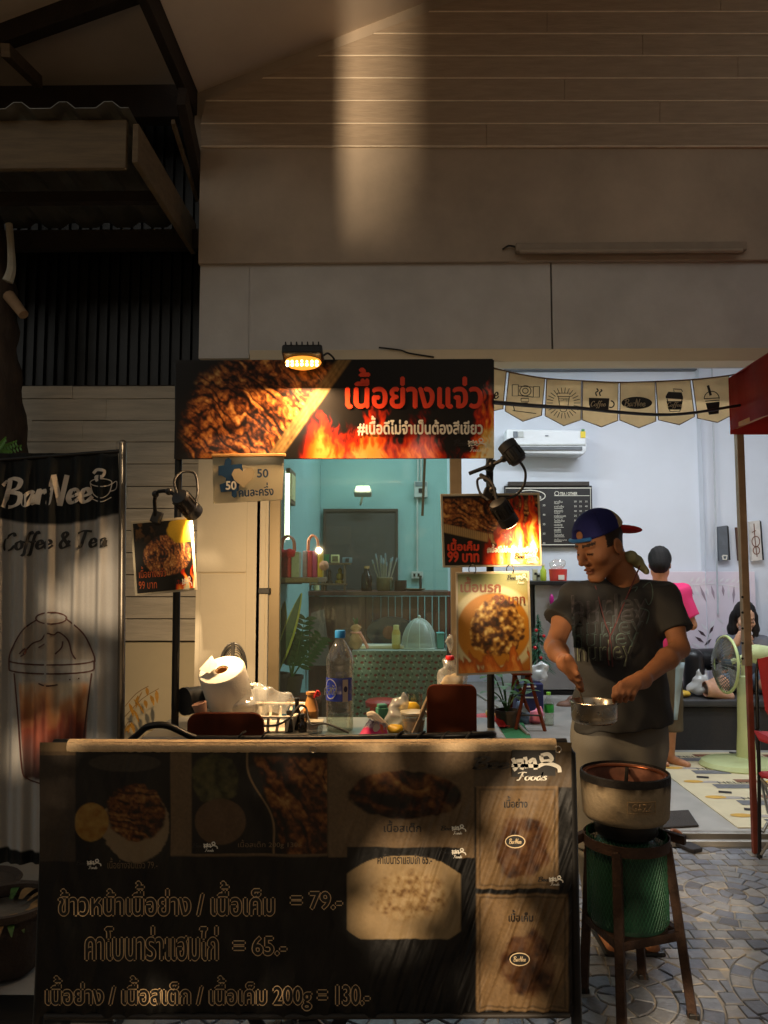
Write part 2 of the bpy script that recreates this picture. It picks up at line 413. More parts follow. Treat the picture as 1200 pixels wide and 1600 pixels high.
# ---- solids grown from smooth-joined volumes (bodies, clothes, food, bags)
class SDF:
    def __init__(self, lo, hi, h):
        self.h = h; self.lo = np.array(lo, float); n = np.ceil((np.array(hi) - self.lo) / h).astype(int) + 1
        self.ax = [(self.lo[i] + h * np.arange(n[i])).astype(np.float32) for i in range(3)]; self.F = np.full(n, 1.0, np.float32)
    def _sl(self, lo, hi, pad):
        sl = []
        for i in range(3):
            a = int(np.floor((lo[i] - pad - self.lo[i]) / self.h)); b = int(np.ceil((hi[i] + pad - self.lo[i]) / self.h)) + 1
            sl.append(slice(max(a, 0), max(min(b, len(self.ax[i])), 0)))
        X = np.ix_(*[self.ax[i][sl[i]] for i in range(3)]); return tuple(sl), X
    def _op(self, sl, d, k, cut):
        A = self.F[sl]
        if A.size == 0: return
        if cut:
            d = -d; q = np.maximum(k - np.abs(A - d), 0) / k; self.F[sl] = np.maximum(A, d) + q * q * k / 4
        else:
            q = np.maximum(k - np.abs(A - d), 0) / k; self.F[sl] = np.minimum(A, d) - q * q * k / 4
    def cap(self, a, b, ra, rb=None, k=.02, cut=False):
        a, b = np.array(a, float), np.array(b, float); rb = ra if rb is None else rb; r = max(ra, rb); pad = r + k + 3 * self.h
        sl, X = self._sl(np.minimum(a, b), np.maximum(a, b), pad); ba = b - a; L = float(ba @ ba) + 1e-12
        t = np.clip(((X[0] - a[0]) * ba[0] + (X[1] - a[1]) * ba[1] + (X[2] - a[2]) * ba[2]) / L, 0, 1)
        d = np.sqrt((X[0] - a[0] - t * ba[0]) ** 2 + (X[1] - a[1] - t * ba[1]) ** 2 + (X[2] - a[2] - t * ba[2]) ** 2) - (ra + (rb - ra) * t)
        self._op(sl, d, k, cut); return self
    def ell(self, c, r, rot=None, k=.02, cut=False):
        c = np.array(c, float); r = np.array(r, float); m = np.array(rot if rot is not None else np.eye(3)); pad = r.max() + k + 3 * self.h
        sl, X = self._sl(c, c, pad); D = [X[i] - c[i] for i in range(3)]
        q = [(m[0][i] * D[0] + m[1][i] * D[1] + m[2][i] * D[2]) / r[i] for i in range(3)]     # columns of rot are the axes
        k0 = np.sqrt(q[0] ** 2 + q[1] ** 2 + q[2] ** 2); k1 = np.sqrt((q[0] / r[0]) ** 2 + (q[1] / r[1]) ** 2 + (q[2] / r[2]) ** 2) + 1e-9
        self._op(sl, k0 * (k0 - 1) / k1, k, cut); return self
    def fru(self, a, b, ra, rb=None, k=.02, cut=False, sq=None):
        """flat ended tapered cylinder"""
        a, b = np.array(a, float), np.array(b, float); rb = ra if rb is None else rb; pad = max(ra, rb) + k + 3 * self.h
        sl, X = self._sl(np.minimum(a, b), np.maximum(a, b), pad); ba = b - a; L = float(np.sqrt(ba @ ba)); u = ba / L
        t = (X[0] - a[0]) * u[0] + (X[1] - a[1]) * u[1] + (X[2] - a[2]) * u[2]
        rr = np.sqrt(np.maximum((X[0] - a[0]) ** 2 + (X[1] - a[1]) ** 2 + (X[2] - a[2]) ** 2 - t * t, 0)) - (ra + (rb - ra) * np.clip(t / L, 0, 1))
        self._op(sl, np.maximum(rr, np.abs(t - L / 2) - L / 2), k, cut); return self
    def chain(self, pts, rs, k=.015):
        for i in range(len(pts) - 1): self.cap(pts[i], pts[i + 1], rs[i], rs[i + 1], k)
        return self
    def plane(self, p, n, k=.004):
        """cut away everything on the side the normal n points to"""
        n = np.array(Vector(n).normalized()); X = np.ix_(*self.ax)
        d = (X[0] - p[0]) * n[0] + (X[1] - p[1]) * n[1] + (X[2] - p[2]) * n[2]
        q = np.maximum(k - np.abs(self.F - d), 0) / k; self.F = np.maximum(self.F, d) + q * q * k / 4; return self
    def warp(self, fn):
        X = np.ix_(*self.ax); near = np.abs(self.F) < 6 * self.h
        self.F = np.where(near, self.F + fn(X[0], X[1], X[2]), self.F).astype(np.float32); return self
    def extract(self):
        F = self.F; S = F < 0; n = np.array(F.shape); cs = np.zeros(n - 1, np.int8)
        for i in (0, 1):
            for j in (0, 1):
                for l in (0, 1): cs += S[i:n[0] - 1 + i, j:n[1] - 1 + j, l:n[2] - 1 + l]
        act = (cs > 0) & (cs < 8); I = np.argwhere(act); ids = np.full(n - 1, -1, np.int32); ids[tuple(I.T)] = np.arange(len(I))
        acc = np.zeros((len(I), 3)); cnt = np.zeros(len(I))
        cor = [(i, j, l) for i in (0, 1) for j in (0, 1) for l in (0, 1)]
        val = {c: F[I[:, 0] + c[0], I[:, 1] + c[1], I[:, 2] + c[2]] for c in cor}
        for c in cor:
            for ax in range(3):
                if c[ax] == 0:
                    e = list(c); e[ax] = 1; e = tuple(e); a, b = val[c], val[e]; x = (a < 0) != (b < 0)
                    t = np.where(x, a / np.where(x, a - b, 1), 0); p = np.tile(np.array(c, float), (len(I), 1)); p[:, ax] = t
                    acc[x] += p[x]; cnt[x] += 1
        V = self.lo + (I + acc / cnt[:, None]) * self.h; fs = []
        for ax in range(3):
            a = [slice(None)] * 3; b = [slice(None)] * 3; a[ax] = slice(0, -1); b[ax] = slice(1, None)
            E = np.argwhere(S[tuple(a)] != S[tuple(b)]); u, w = (ax + 1) % 3, (ax + 2) % 3
            E = E[(E[:, u] > 0) & (E[:, w] > 0) & (E[:, u] < n[u] - 1) & (E[:, w] < n[w] - 1)]
            if not len(E): continue
            ins = S[tuple(E.T)]; q = []
            for du, dw in ((1, 1), (0, 1), (0, 0), (1, 0)):
                z = E.copy(); z[:, u] -= du; z[:, w] -= dw; q.append(ids[tuple(z.T)])
            q = np.stack(q, 1); q[~ins] = q[~ins][:, ::-1]; fs.append(q)
        return V, np.concatenate(fs)
    def build(self, name, m, parent=None, col=None, smoothit=1, fn=None):
        V, f = self.extract()
        for _ in range(smoothit):
            A = np.zeros_like(V); c = np.zeros(len(V))
            for a in range(4):
                for b in ((a + 1) % 4, (a + 3) % 4): np.add.at(A, f[:, a], V[f[:, b]]); np.add.at(c, f[:, a], 1)
            V = V * .5 + .5 * A / np.maximum(c, 1)[:, None]
        if fn is not None: V = fn(V)
        cc = col(V) if callable(col) else (np.tile(np.array(col), (len(V), 1)) if col is not None else None)
        return np_mesh(name, V, f, m, parent, cc, smooth=True)
# ================================================================== ground
YF = 4.4                                                   # plane of the shop front
def struct(o): o['kind'] = 'structure'; return o
m_soil = mat('soil', s(96, 88, 78), .95, var=.35, scale=5, bump=.6, bscale=25)
m_grout = mat('grout', s(164, 154, 140), .8, var=.2, scale=20, bump=.2)
m_conc = mat('concrete', s(128, 124, 118), .75, var=.18, scale=4, bump=.15, bscale=40)
g = struct(MB().bx(-30, 30, -30, 40, -.12, -.02).build('ground', m_soil))
pave = struct(MB().bx(-.95, 5, 1.2, 4.34, -.05, .0).build('pavement', m_grout))
# stones laid in rings and rows, pattern of fans
st_m = [mat('stone_%d' % i, s(*c), .42, var=.22, scale=22, bump=.25, bscale=70) for i, c in enumerate([(122, 125, 132), (138, 138, 138), (108, 112, 122), (146, 142, 136), (128, 133, 142), (98, 99, 104)])]
stones = []
nodes = [(.77 + .8 * i, 2.86 + .88 * j) for i in range(-3, 5) for j in range(-2, 3)]
rnd = random.Random(5)
def sector(cx, cy, r0, r1, a0, a1):
    k = 3; o = [(cx + r1 * math.cos(a0 + (a1 - a0) * i / k), cy + r1 * math.sin(a0 + (a1 - a0) * i / k)) for i in range(k + 1)]
    i_ = [(cx + r0 * math.cos(a1 - (a1 - a0) * i / k), cy + r0 * math.sin(a1 - (a1 - a0) * i / k)) for i in range(k + 1)] if r0 > .012 else [(cx, cy)]
    return o + i_
for cx, cy in nodes:
    for q, (r0, r1) in enumerate([(.0, .06), (.068, .135), (.143, .21), (.218, .285), (.293, .36)]):
        n = max(3, int(2 * math.pi * (r0 + r1) / 2 / .082)); off = rnd.random()
        for i in range(n):
            gap = .004 / max((r0 + r1) / 2, .02)
            stones.append(sector(cx, cy, r0, r1, 2 * math.pi * (i + off) / n + gap, 2 * math.pi * (i + 1 + off) / n - gap))
for i in range(70):
    for j in range(40):
        x, y = -.9 + i * .08 + (j % 2) * .04, 1.25 + j * .08
        w, h = .0365, .0365
        q = [(x + a * w + rnd.uniform(-.002, .002), y + b * h + rnd.uniform(-.002, .002)) for a, b in ((-1, -1), (0, -1), (1, -1), (1, 0), (1, 1), (0, 1), (-1, 1), (-1, 0))]
        cx, cy = min(nodes, key=lambda n: math.hypot(x - n[0], y - n[1])); q2 = []
        for a, b in q:
            r_ = math.hypot(a - cx, b - cy)
            if r_ < .368: a, b = cx + (a - cx) / r_ * .368, cy + (b - cy) / r_ * .368
            q2.append((a, b))
        ar = abs(sum(q2[k][0] * q2[(k + 1) % 8][1] - q2[(k + 1) % 8][0] * q2[k][1] for k in range(8))) / 2
        if ar > .0009 and math.hypot(x - cx, y - cy) > .345: stones.append(q2)
def visible(p):
    x, y = p[0][0], p[0][1]
    if y > 4.3 or y < 2.3: return 0
    px = 619 + x / y * FPX; py = 894 + 1.5 / y * FPX
    return 890 < px < 1215 and py < 1625
def stone_mb(mb, p):
    c = Vector((sum(a for a, b in p) / len(p), sum(b for a, b in p) / len(p), 0)); z = .007 + rnd.uniform(-.0012, .0012); n = len(p)
    lo = [(a, b, -.01) for a, b in p]; mid = [(a, b, z - .003) for a, b in p]; hi = [tuple(Vector((a, b, z)) + (c - Vector((a, b, 0))) * .07) for a, b in p]
    fs = [(i, (i + 1) % n, n + (i + 1) % n, n + i) for i in range(n)] + [(n + i, n + (i + 1) % n, 2 * n + (i + 1) % n, 2 * n + i) for i in range(n)] + [tuple(range(2 * n, 3 * n))]
    mb.add(lo + mid + hi, fs)
stones = [p for p in stones if p[0][1] < 4.3 and -.9 < p[0][0] < 3.4 and p[0][1] > 1.3]
vis = sorted([p for p in stones if visible(p)], key=lambda p: p[0][1])[:298]; vset = set(id(p) for p in vis)
for p in vis:
    mb = MB(); stone_mb(mb, p); mb.build('cobble', rnd.choice(st_m), pave)
for k in range(3):
    rest = MB()
    for i, p in enumerate([p for p in stones if id(p) not in vset]):
        if i % 3 == k: stone_mb(rest, p)
    if k == 0 or True: tag(rest.build('cobble_field', st_m[k], pave), kind='stuff')
# slabs of broken concrete at the left
slabs = struct(MB().bx(-5, -.97, 1.2, 4.6, -.06, -.012).build('path', m_conc))
# ================================================================== the shop building
m_up = mat('fibre_board_brown', s(178, 163, 145), .7, var=.24, scale=1.3, bump=.08, bscale=90)
m_plank = mat('cladding_plank', s(168, 150, 129), .6, var=.16, scale=14, bump=.35, bscale=50, stretch=(.35, 1, 3))
m_lint = mat('painted_lintel', s(196, 194, 190), .75, var=.2, scale=1.4, bump=.1, bscale=60)
m_cream = mat('cream_wall', s(214, 200, 172), .7, var=.05, scale=3, bump=.06, bscale=70)
m_alu = mat('bronze_aluminium', s(150, 132, 100), .45, metal=.25, var=.08)
m_dark = mat('dark_timber', s(42, 33, 27), .8, var=.3, scale=12, bump=.3, stretch=(1, .3, 1))
m_sof = mat('soffit_board', s(224, 210, 194), .75, var=.07, scale=2, bump=.05)
bld = thing('shop_building', 'long low shop building with brown clad gable above a wide open front', 'building', (0, YF, 0))
def zf(py): return P(600, py, YF).z
def xf(px, Y=YF): return P(px, 700, Y).x
# wall piece left of the window
MB().pbox(313, 562, 388, 894, YF, .12).build('wall_panel', m_cream, bld, bevel=.003)
MB().pbox(313, 896.5, 388, 1400, YF, .12).build('wall_panel', m_cream, bld, bevel=.003)
MB().pbox(313, 560, 389, 1400, YF + .02, .1).build('wall', m_cream, bld)
# lintel boards
MB().pbox(313, 405, 389, 560, YF, .14).build('lintel_board', m_lint, bld, bevel=.003)
MB().pbox(389.6, 405, 861.9, 552, YF, .14).build('lintel_board', m_lint, bld, bevel=.001)
MB().pbox(862.05, 405, 1500, 552, YF, .14).build('lintel_board', m_lint, bld, bevel=.001)
MB().pbox(390, 547, 1500, 562, YF - .015, .15).build('head_trim', m_cream, bld, bevel=.004)
MB().pbox(392, 400, 1500, 570, YF + .14, .06).build('lintel_core', m_lint, bld)
# smooth band and clad gable
MB().pbox(313, 229, 1500, 404, YF - .03, .14).build('wall_band', m_up, bld, bevel=.004)
lines = [228, 192.5, 157, 121.5, 86.5, 52, 17.5, -18, -53, -88, -123]
for a, b in zip(lines, lines[1:]):
    xl = lambda y: 313 if y > 158 else 318 + (158 - y) * 2.5
    Y0 = YF - .045
    xj = 760 + (lines.index(a) * 271) % 420
    for pts in ([P(xl(a), a - .9, Y0), P(xj - .06, a - .9, Y0), P(xj - .06, b + .9, Y0), P(xl(b), b + .9, Y0)], [P(xj + .06, a - .9, Y0), P(1500, a - .9, Y0), P(1500, b + .9, Y0), P(xj + .06, b + .9, Y0)]):
        MB().prism(pts, (0, .05, 0)).build('plank', m_plank, bld, bevel=.004, seg=2)
    MB().prism([P(xl(a), a + .95, Y0 - .003), P(1500, a + .95, Y0 - .003), P(1500, a - .75, Y0 - .003), P(xl(a) + 2, a - .75, Y0 - .003)], (0, .05, 0)).build('joint_strip', mat('pale_joint', s(240, 226, 204), .6, var=.15), bld)
MB().pbox(313, -260, 1500, 229, YF + .005, .12).build('gable_wall', m_up, bld)
# sloping soffit of the gable roof and its dark eave board
A = P(316, 160, YF + .1); B_ = P(719, -1, YF + .1); d = (B_ - A); d.y = 0; d = d * 3
o = MB().prism([A, A + d, A + d + Vector((0, 0, .12)), A + Vector((0, 0, .12))], (0, -3.2, 0)).build('soffit', m_sof, bld)
MB().bar((A.x - .03, 4.62, A.z - .05), (A.x - .03, 1.3, A.z - .02), .05, .19).build('eave_board', m_dark, bld, bevel=.004)
# window and door frame
MB().pbox(389, 562, 413, 1400, YF - .012, .13).build('door_jamb', m_cream, bld, bevel=.004)
MB().pbox(396, 562, 399, 1400, YF - .018, .01).build('jamb_rib', m_cream, bld)
MB().pbox(405, 562, 408, 1400, YF - .018, .01).build('jamb_rib', m_cream, bld)
sash = thing('sliding_glass_door', 'wide sliding door of green tinted glass in bronze frame behind the cart', 'glass door', (xf(430), YF + .05, 0))
MB().pbox(418, 562, 433, 1330, YF + .03, .045).build('stile', m_alu, sash, bevel=.004)
MB().pbox(702, 562, 726, 1330, YF + .03, .045).build('stile', mat('bronze_dark', s(118, 100, 74), .5, metal=.2), sash, bevel=.004)
MB().pbox(433, 562, 702, 580, YF + .03, .045).build('top_rail', m_alu, sash, bevel=.004)
MB().pbox(433, 1270, 702, 1300, YF + .03, .045).build('bottom_rail', m_alu, sash, bevel=.004)
m_glass = mat_clear('green_glass', (.76, .88, .84), haze=.02, gloss=.035, rough=.02)
MB().pbox(433, 580, 702, 1270, YF + .048, .006).build('pane', m_glass, sash)
lt = MB(); lt.pbox(403, 919, 421, 928, YF - .03, .05); lt.build('latch', mat('black_plastic', s(28, 27, 26), .45), sash, bevel=.004)
# threshold rails
rail = thing('threshold_rail', 'pair of pale metal sliding rails along the shop threshold', 'door track', (1.8, YF, 0))
m_rail = mat('track_metal', s(170, 165, 155), .4, metal=.6, var=.15)
MB().bx(.42, 5, YF - .04, YF - .005, 0, .035).build('rail', m_rail, rail, bevel=.006)
MB().bx(.42, 5, YF + .06, YF + .11, 0, .045).build('rail', m_rail, rail, bevel=.006)
# dead tube light on the band
tl = thing('tube_light_fixture', 'long unlit tube light fixture on the brown wall band', 'light fixture', P(980, 388, YF - .04))
MB().pbox(806, 379, 1168, 390, YF - .075, .045).build('tray', mat('fixture_metal', s(150, 136, 118), .5), tl, bevel=.006)
MB().cyl(P(812, 393, YF - .085), P(1160, 392, YF - .085), .012).build('tube', mat('dull_tube', s(165, 150, 132), .3), tl, smooth=True)
MB().tube([P(806, 386, YF - .05), P(795, 384, YF - .05), P(785, 390, YF - .04)], .006, sm=4).build('cable', mat('cable_black', s(22, 21, 20), .55), tl, smooth=True)
m_black = mat('black_metal', s(34, 32, 30), .5, metal=.3, var=.2); m_cable = MATS['cable_black']; m_plas = MATS['black_plastic']
tag(MB().tube([P(592, 543, YF - .02), P(625, 547, YF - .03), P(640, 552, YF - .03), P(678, 558, YF - .02)], .005, sm=5).build('loose_wire', m_cable, smooth=True), 'thin loose wire sticking out of the lintel above the cart sign', 'wire')
# ================================================================== the room
m_white = mat('room_wall', s(214, 218, 226), .8, var=.03, scale=2, bump=.04, bscale=50)
YB = 7.5; XL = -.74
struct(MB().bx(-1.2, 5.2, YB, YB + .1, 0, 3.7).build('back_wall', m_white))
m_teal = mat('teal_paint', s(146, 182, 180), .75, var=.05, scale=2.5, bump=.04, bscale=50)
struct(MB().bx(XL - .1, XL, YF + .14, YB - .004, 0, 3.7).build('side_wall', m_teal))
struct(MB().bx(XL + .002, .6, YB - .006, YB - .002, .02, 3.68).build('wall_paint', m_teal))
struct(MB().bx(4.6, 4.7, YF + .2, YB - .004, 0, 3.7).build('side_wall', m_white))
struct(MB().bx(-1.2, 5.2, YF + .2, YB + .1, 3.7, 3.8).build('ceiling', m_white))
m_floor = mat('screed', s(172, 168, 160), .5, var=.16, scale=3, bump=.1)
struct(MB().bx(XL, 4.6, YF + .12, YB, -.04, .02).build('floor', m_floor))
pil = struct(MB().pbox(1090, 500, 1119, 1400, YB - .1, .11).build('pillar', m_white, bevel=.004))
pi2 = tag(MB().cyl(P(1112, 560, YB - .11), P(1122, 960, YB - .11), .008, n=8).build('conduit', mat('conduit_grey', s(180, 184, 190), .6), smooth=True), 'thin grey conduit running down the white pillar', 'conduit')
tag(MB().pbox(788, 568, 1089, 578, YB - .06, .06).build('curtain_rail', mat('rail_grey', s(84, 88, 92), .5), bevel=.004), 'dark grey rail high on the white back wall', 'rail')
# ceiling lamps of the room
def ceiling_lamp(x, y, e, label):
    t = thing('ceiling_lamp', label, 'ceiling lamp', (x, y, 3.69), 'white tube lamps under the room ceiling')
    MB().bx(x - .62, x + .62, y - .05, y + .05, 3.65, 3.7).build('tray', m_white, t, bevel=.004)
    MB().cyl((x - .58, y, 3.63), (x + .58, y, 3.63), .016, n=12).build('tube', mat_emit('tube_glow', (.9, .96, 1.0), 8), t, smooth=True)
    l = bpy.data.lights.new('lamp_light', 'AREA'); l.shape = 'RECTANGLE'; l.size = 1.15; l.size_y = .06; l.energy = e; l.color = (.86, .93, 1.0)
    o = bpy.data.objects.new('lamp_light', l); o.location = (x, y, 3.6); link(o, t)
ceiling_lamp(2.1, 5.65, 42, 'white tube lamp on the ceiling above the standing fan')
ceiling_lamp(2.9, 4.95, 29, 'white tube lamp on the ceiling just inside the open front')
ceiling_lamp(.1, 6.2, 30, 'white tube lamp on the ceiling above the wooden bar')
# ================================================================== neighbour on the left
YN = 4.7
m_np = mat('grey_plank', s(188, 178, 160), .75, var=.2, scale=10, bump=.35, bscale=45, stretch=(.3, 1, 3))
nb = thing('neighbour_wall', 'grey brown plank wall of the neighbouring shed behind the coffee banner', 'wall', (-2, YN, 0))
ys = [603, 623, 657, 690.5, 725, 760, 794.5, 829, 863.5, 898, 932.5, 967, 1002]
for i, (a, b) in enumerate(zip(ys, ys[1:])):
    xs = [-400, -70 + 60 * ((i * 7) % 3), 143 + (i * 53) % 90 - 30, 316]
    for x0, x1 in zip(xs, xs[1:]):
        MB().pbox(x0 + .5, a + .7, x1 - .5, b - .7, YN - .012 - .002 * rnd.random(), .03).build('plank', m_np, nb, bevel=.003)
MB().pbox(-400, 1003, 316, 1420, YN, .05).build('panel', mat('cream_panel', s(196, 182, 150), .7, var=.06, scale=3), nb)
MB().pbox(-400, 604, 316, 1003, YN + .012, .05).build('backing', m_dark, nb)
# dark ribbed sheet above it
sh = MB(); n = 46; x0, x1 = xf(-420, 4.8), xf(330, 4.8); z0, z1 = P(100, 608, 4.8).z, P(100, 60, 4.8).z
prof = []
for i in range(n):
    x = x0 + (x1 - x0) * i / n; w = (x1 - x0) / n
    prof += [(x, 4.8), (x + w * .55, 4.8), (x + w * .65, 4.775), (x + w * .9, 4.775)]
sh.add([(x, y, z) for z in (z0, z1) for x, y in prof], [(i, i + 1, len(prof) + i + 1, len(prof) + i) for i in range(len(prof) - 1)])
tag(sh.build('ribbed_sheet_wall', mat('dark_ribbed_sheet', s(15, 17, 18), .4, metal=.3, var=.3), solid=.002), 'dark ribbed metal sheet wall above the grey planks', 'metal wall')
# lean-to roof over the banner
m_fas = mat('fascia_board', s(106, 90, 68), .8, var=.25, scale=12, bump=.3, stretch=(.3, 1, 3))
m_cor = mat('corrugated_zinc', s(120, 118, 110), .45, metal=.55, var=.25, scale=6)
lr = thing('lean_to_roof', 'small lean-to roof of corrugated metal with timber fascia high on the left', 'roof', P(100, 300, 4.2))
MB().pbox(-420, 192, 196, 262, 3.63, .03).build('fascia', m_fas, lr, bevel=.004)
zr = P(100, 200, 3.63).z; xr = xf(196, 3.63)
w = MB(); N = 110; W_ = 2.2; pr = []
for i in range(N):
    t = i / (N - 1); x = xr - W_ + W_ * t; ph = (i % 11)
    pr.append((x, zr + (.032 if ph in (4, 5, 6) else (.016 if ph in (3, 7) else 0))))
w.add([(x, y, z + (4.6 - y) * .05) for y in (3.55, 4.72) for x, z in pr], [(i, i + 1, N + i + 1, N + i) for i in range(N - 1)])
w.build('sheet', m_cor, lr, solid=.003)
MB().bar((xr + .012, 3.62, P(100, 226, 3.63).z), (xr + .012, 4.72, P(100, 226, 3.63).z), .03, .2).build('side_board', m_fas, lr, bevel=.004)
MB().bar((xr - W_, 4.15, zr - .1), (xr, 4.15, zr - .1), .05, .06).build('purlin', m_dark, lr)
MB().bar((xr - W_, 4.66, zr - .12), (xr + .1, 4.66, zr - .12), .06, .12).build('purlin', m_dark, lr)
# upper roof corner of the neighbour
ur = thing('neighbour_roof', 'dark roof corner with timber beams and pale soffit at the top left', 'roof', P(150, 100, 4.4))
zs = P(150, 138, 4.62).z
MB().bx(-3.4, -1.38, 3.0, 4.62, zs, zs + .03).build('soffit', m_sof, ur)
MB().pbox(-420, 138, 292, 182, 4.45, .1).build('beam', m_dark, ur, bevel=.005)
MB().bar(G(-60, 82, zs - .06), G(215, -18, zs - .06), .07, .12).build('beam', m_dark, ur, bevel=.005)
MB().bar(P(284, 150, 3.95), P(316, 300, 4.6), .05, .13).build('side_beam', m_dark, ur, bevel=.004)
MB().bar(P(270, 190, 3.98), P(308, 312, 4.58), .018, .03).build('trim_strip', m_fas, ur)
MB().bar(P(8, 78, 3.9), P(60, 128, 4.4), .05, .07).build('rafter_end', m_fas, ur, bevel=.004)
# old tree at the left edge
m_bark = mat('bark', s(58, 46, 36), .95, var=.45, scale=16, bump=1.0, bscale=30, stretch=(1, 1, .3))
tr = thing('old_tree', 'dark old tree trunk with sawn-off branch at the left edge', 'tree', (xf(5, 4.3), 4.3, 0))
pts = [P(0, 1300, 4.3), P(2, 1000, 4.3), P(4, 720, 4.3), P(0, 560, 4.3), P(2, 455, 4.3), P(-14, 380, 4.3), P(-40, 200, 4.3), P(-70, 0, 4.3)]
tk = MB(); tk.tube(smooth_path(pts, 8), [.2, .15, .14, .1, .075, .08, .06, .05], n=14)
tk.v = [(x + .012 * math.sin(z * 31 + x * 60), y + .012 * math.cos(z * 27 + y * 50), z) for x, y, z in tk.v]; tk.build('trunk', m_bark, tr, smooth=True, sharp=60)
MB().cyl(P(14, 462, 4.25), P(37, 492, 4.2), .035, .028, n=10).build('branch_stub', mat('sawn_wood', s(150, 122, 92), .8, var=.2), tr, smooth=True)
MB().tube([P(12, 440, 4.2), P(18, 420, 4.2), P(17, 385, 4.2), P(14, 350, 4.2)], [.03, .025, .02, .02], sm=5).build('bare_branch', mat('pale_wood', s(190, 184, 166), .6, var=.2), tr, smooth=True)
# ================================================================== street lamp behind the viewer and blockers added in its light
LP = Vector((.3, -6.2, 3.1))
sl = thing('street_lamp', 'sodium street lamp on a tall steel pole across the road', 'street lamp', (LP.x - .9, LP.y, 0))
MB().cyl((LP.x - .9, LP.y, 0), (LP.x - .9, LP.y, LP.z + .2), .08, .05).build('pole', m_black, sl, smooth=True)
MB().tube([(LP.x - .9, LP.y, LP.z + .1), (LP.x - .7, LP.y, LP.z + .2), (LP.x - .1, LP.y, LP.z + .2)], .03, sm=4).build('arm', m_black, sl, smooth=True)
MB().bx(LP.x - .15, LP.x + .15, LP.y - .1, LP.y + .1, LP.z + .12, LP.z + .24).build('lamp_head', m_black, sl, bevel=.02)
l = bpy.data.lights.new('sodium_light', 'POINT'); l.energy = 4800; l.color = (1, .76, .5); l.shadow_soft_size = .035
o = bpy.data.objects.new('sodium_light', l); o.location = LP; link(o, sl)
def between(px, py, Yt, Yo):
    """point on the way from the lamp to a spot of the scene, in the upright plane Yo"""
    q = P(px, py, Yt); t = (Yo - LP.y) / (q.y - LP.y); return LP + (q - LP) * t
# ------------------------------------------------------------------ things added in the lamp's way, unseen behind the viewer
blk = thing('light_blocker', 'board fronted awning frame standing across the lane', 'awning', (0, -1.5, 0))  # boards and posts added out of view to shape the lamp light
a0, a1 = between(-3500, 335, YF, -5.4), between(4700, 335, YF, -5.4)
MB().bx(a0.x, a1.x, -5.42, -5.4, a0.z - .15, a0.z).build('fascia', m_fas, blk, bevel=.004)  # added strip that cuts the lamp light off below the wall band
for x in (a0.x + .02, a1.x - .02): MB().cyl((x, -5.46, 0), (x, -5.46, a0.z + .1), .03).build('post', m_black, blk, smooth=True)
e0 = between(536, 300, YF, -2.9); b0 = between(-1500, 300, YF, -2.9)
MB().bx(b0.x, e0.x, -2.91, -2.89, e0.z - .35, 6).build('side_board', m_fas, blk)  # added board that gives the light streak its left edge
e2 = between(608, 300, YF, -4.9); e3 = between(4000, 300, YF, -4.9)
MB().bx(e2.x, e3.x, -4.91, -4.89, e2.z - .15, 5).build('blocker_board', m_fas, blk)  # added board that gives the light streak its soft right edge
ob = thing('sky_blocker', 'dark two storey building across the lane', 'building', (0, -10, 0)); MB().bx(-14, 14, -11, -10, 0, 6.2).build('wall', mat('dark_render', s(70, 62, 54), .9), ob); MB().bx(-14.2, 14.2, -11.2, -9.8, 6.2, 6.4).build('roof', m_dark, ob)  # added out of view to keep low sky light off the front
lt = thing('leaf_blocker', 'small leafy tree across the lane in front of the street lamp', 'tree', (1.8, -2.6, 0))  # added out of view; its gaps throw the dappled light patches
MB().tube([(1.8, -2.6, 0), (1.7, -2.6, 1.2), (1.0, -2.55, 2.0), (-.6, -2.5, 2.4)], [.08, .06, .04, .02], sm=5).build('trunk', m_bark, lt, smooth=True)  # added stem under the unseen leaf screen
cr = MB(); rl = random.Random(11)
def seg_d(x, y, x0, y0, x1, y1):
    t = max(0, min(1, ((x - x0) * (x1 - x0) + (y - y0) * (y1 - y0)) / ((x1 - x0) ** 2 + (y1 - y0) ** 2))); return math.hypot(x - x0 - t * (x1 - x0), y - y0 - t * (y1 - y0))
for k in range(5200):
    c = Vector((rl.uniform(-1.9, 1.9), rl.uniform(-2.6, -2.4), rl.uniform(1.0, 2.75)))
    e = LP + (c - LP) * ((2.25 - LP.y) / (c.y - LP.y)); x_, y_ = 619 + e.x / 2.25 * FPX, 894 - (e.z - 1.5) / 2.25 * FPX
    if seg_d(x_, y_, 930, 1200, 600, 1410) < 74 or seg_d(x_, y_, 790, 1440, 780, 1600) < 52 or seg_d(x_, y_, 125, 870, 100, 1010) < 62 or seg_d(x_, y_, 1040, 1660, 1330, 1480) < 70 or seg_d(x_, y_, 1250, 1800, 1560, 1620) < 60 or seg_d(x_, y_, 100, 640, 240, 700) < 30: continue  # leaves left out so lamp light lands in chosen patches
    a = Vector((rl.uniform(-1, 1), rl.uniform(-.5, .5), rl.uniform(-1, 1))).normalized(); b = Vector((-a.z, rl.uniform(-.4, .4), a.x)).normalized(); q = rl.uniform(.05, .09)
    cr.add([c - a * q, c + b * q * .45, c + a * q, c - b * q * .45], [(0, 1, 2, 3)])
m_leaf = mat('leaf_green', s(60, 92, 40), .5, var=.35, scale=20)
cr.build('leaf_screen', m_leaf, lt)  # leaf screen added to shape the lamp light

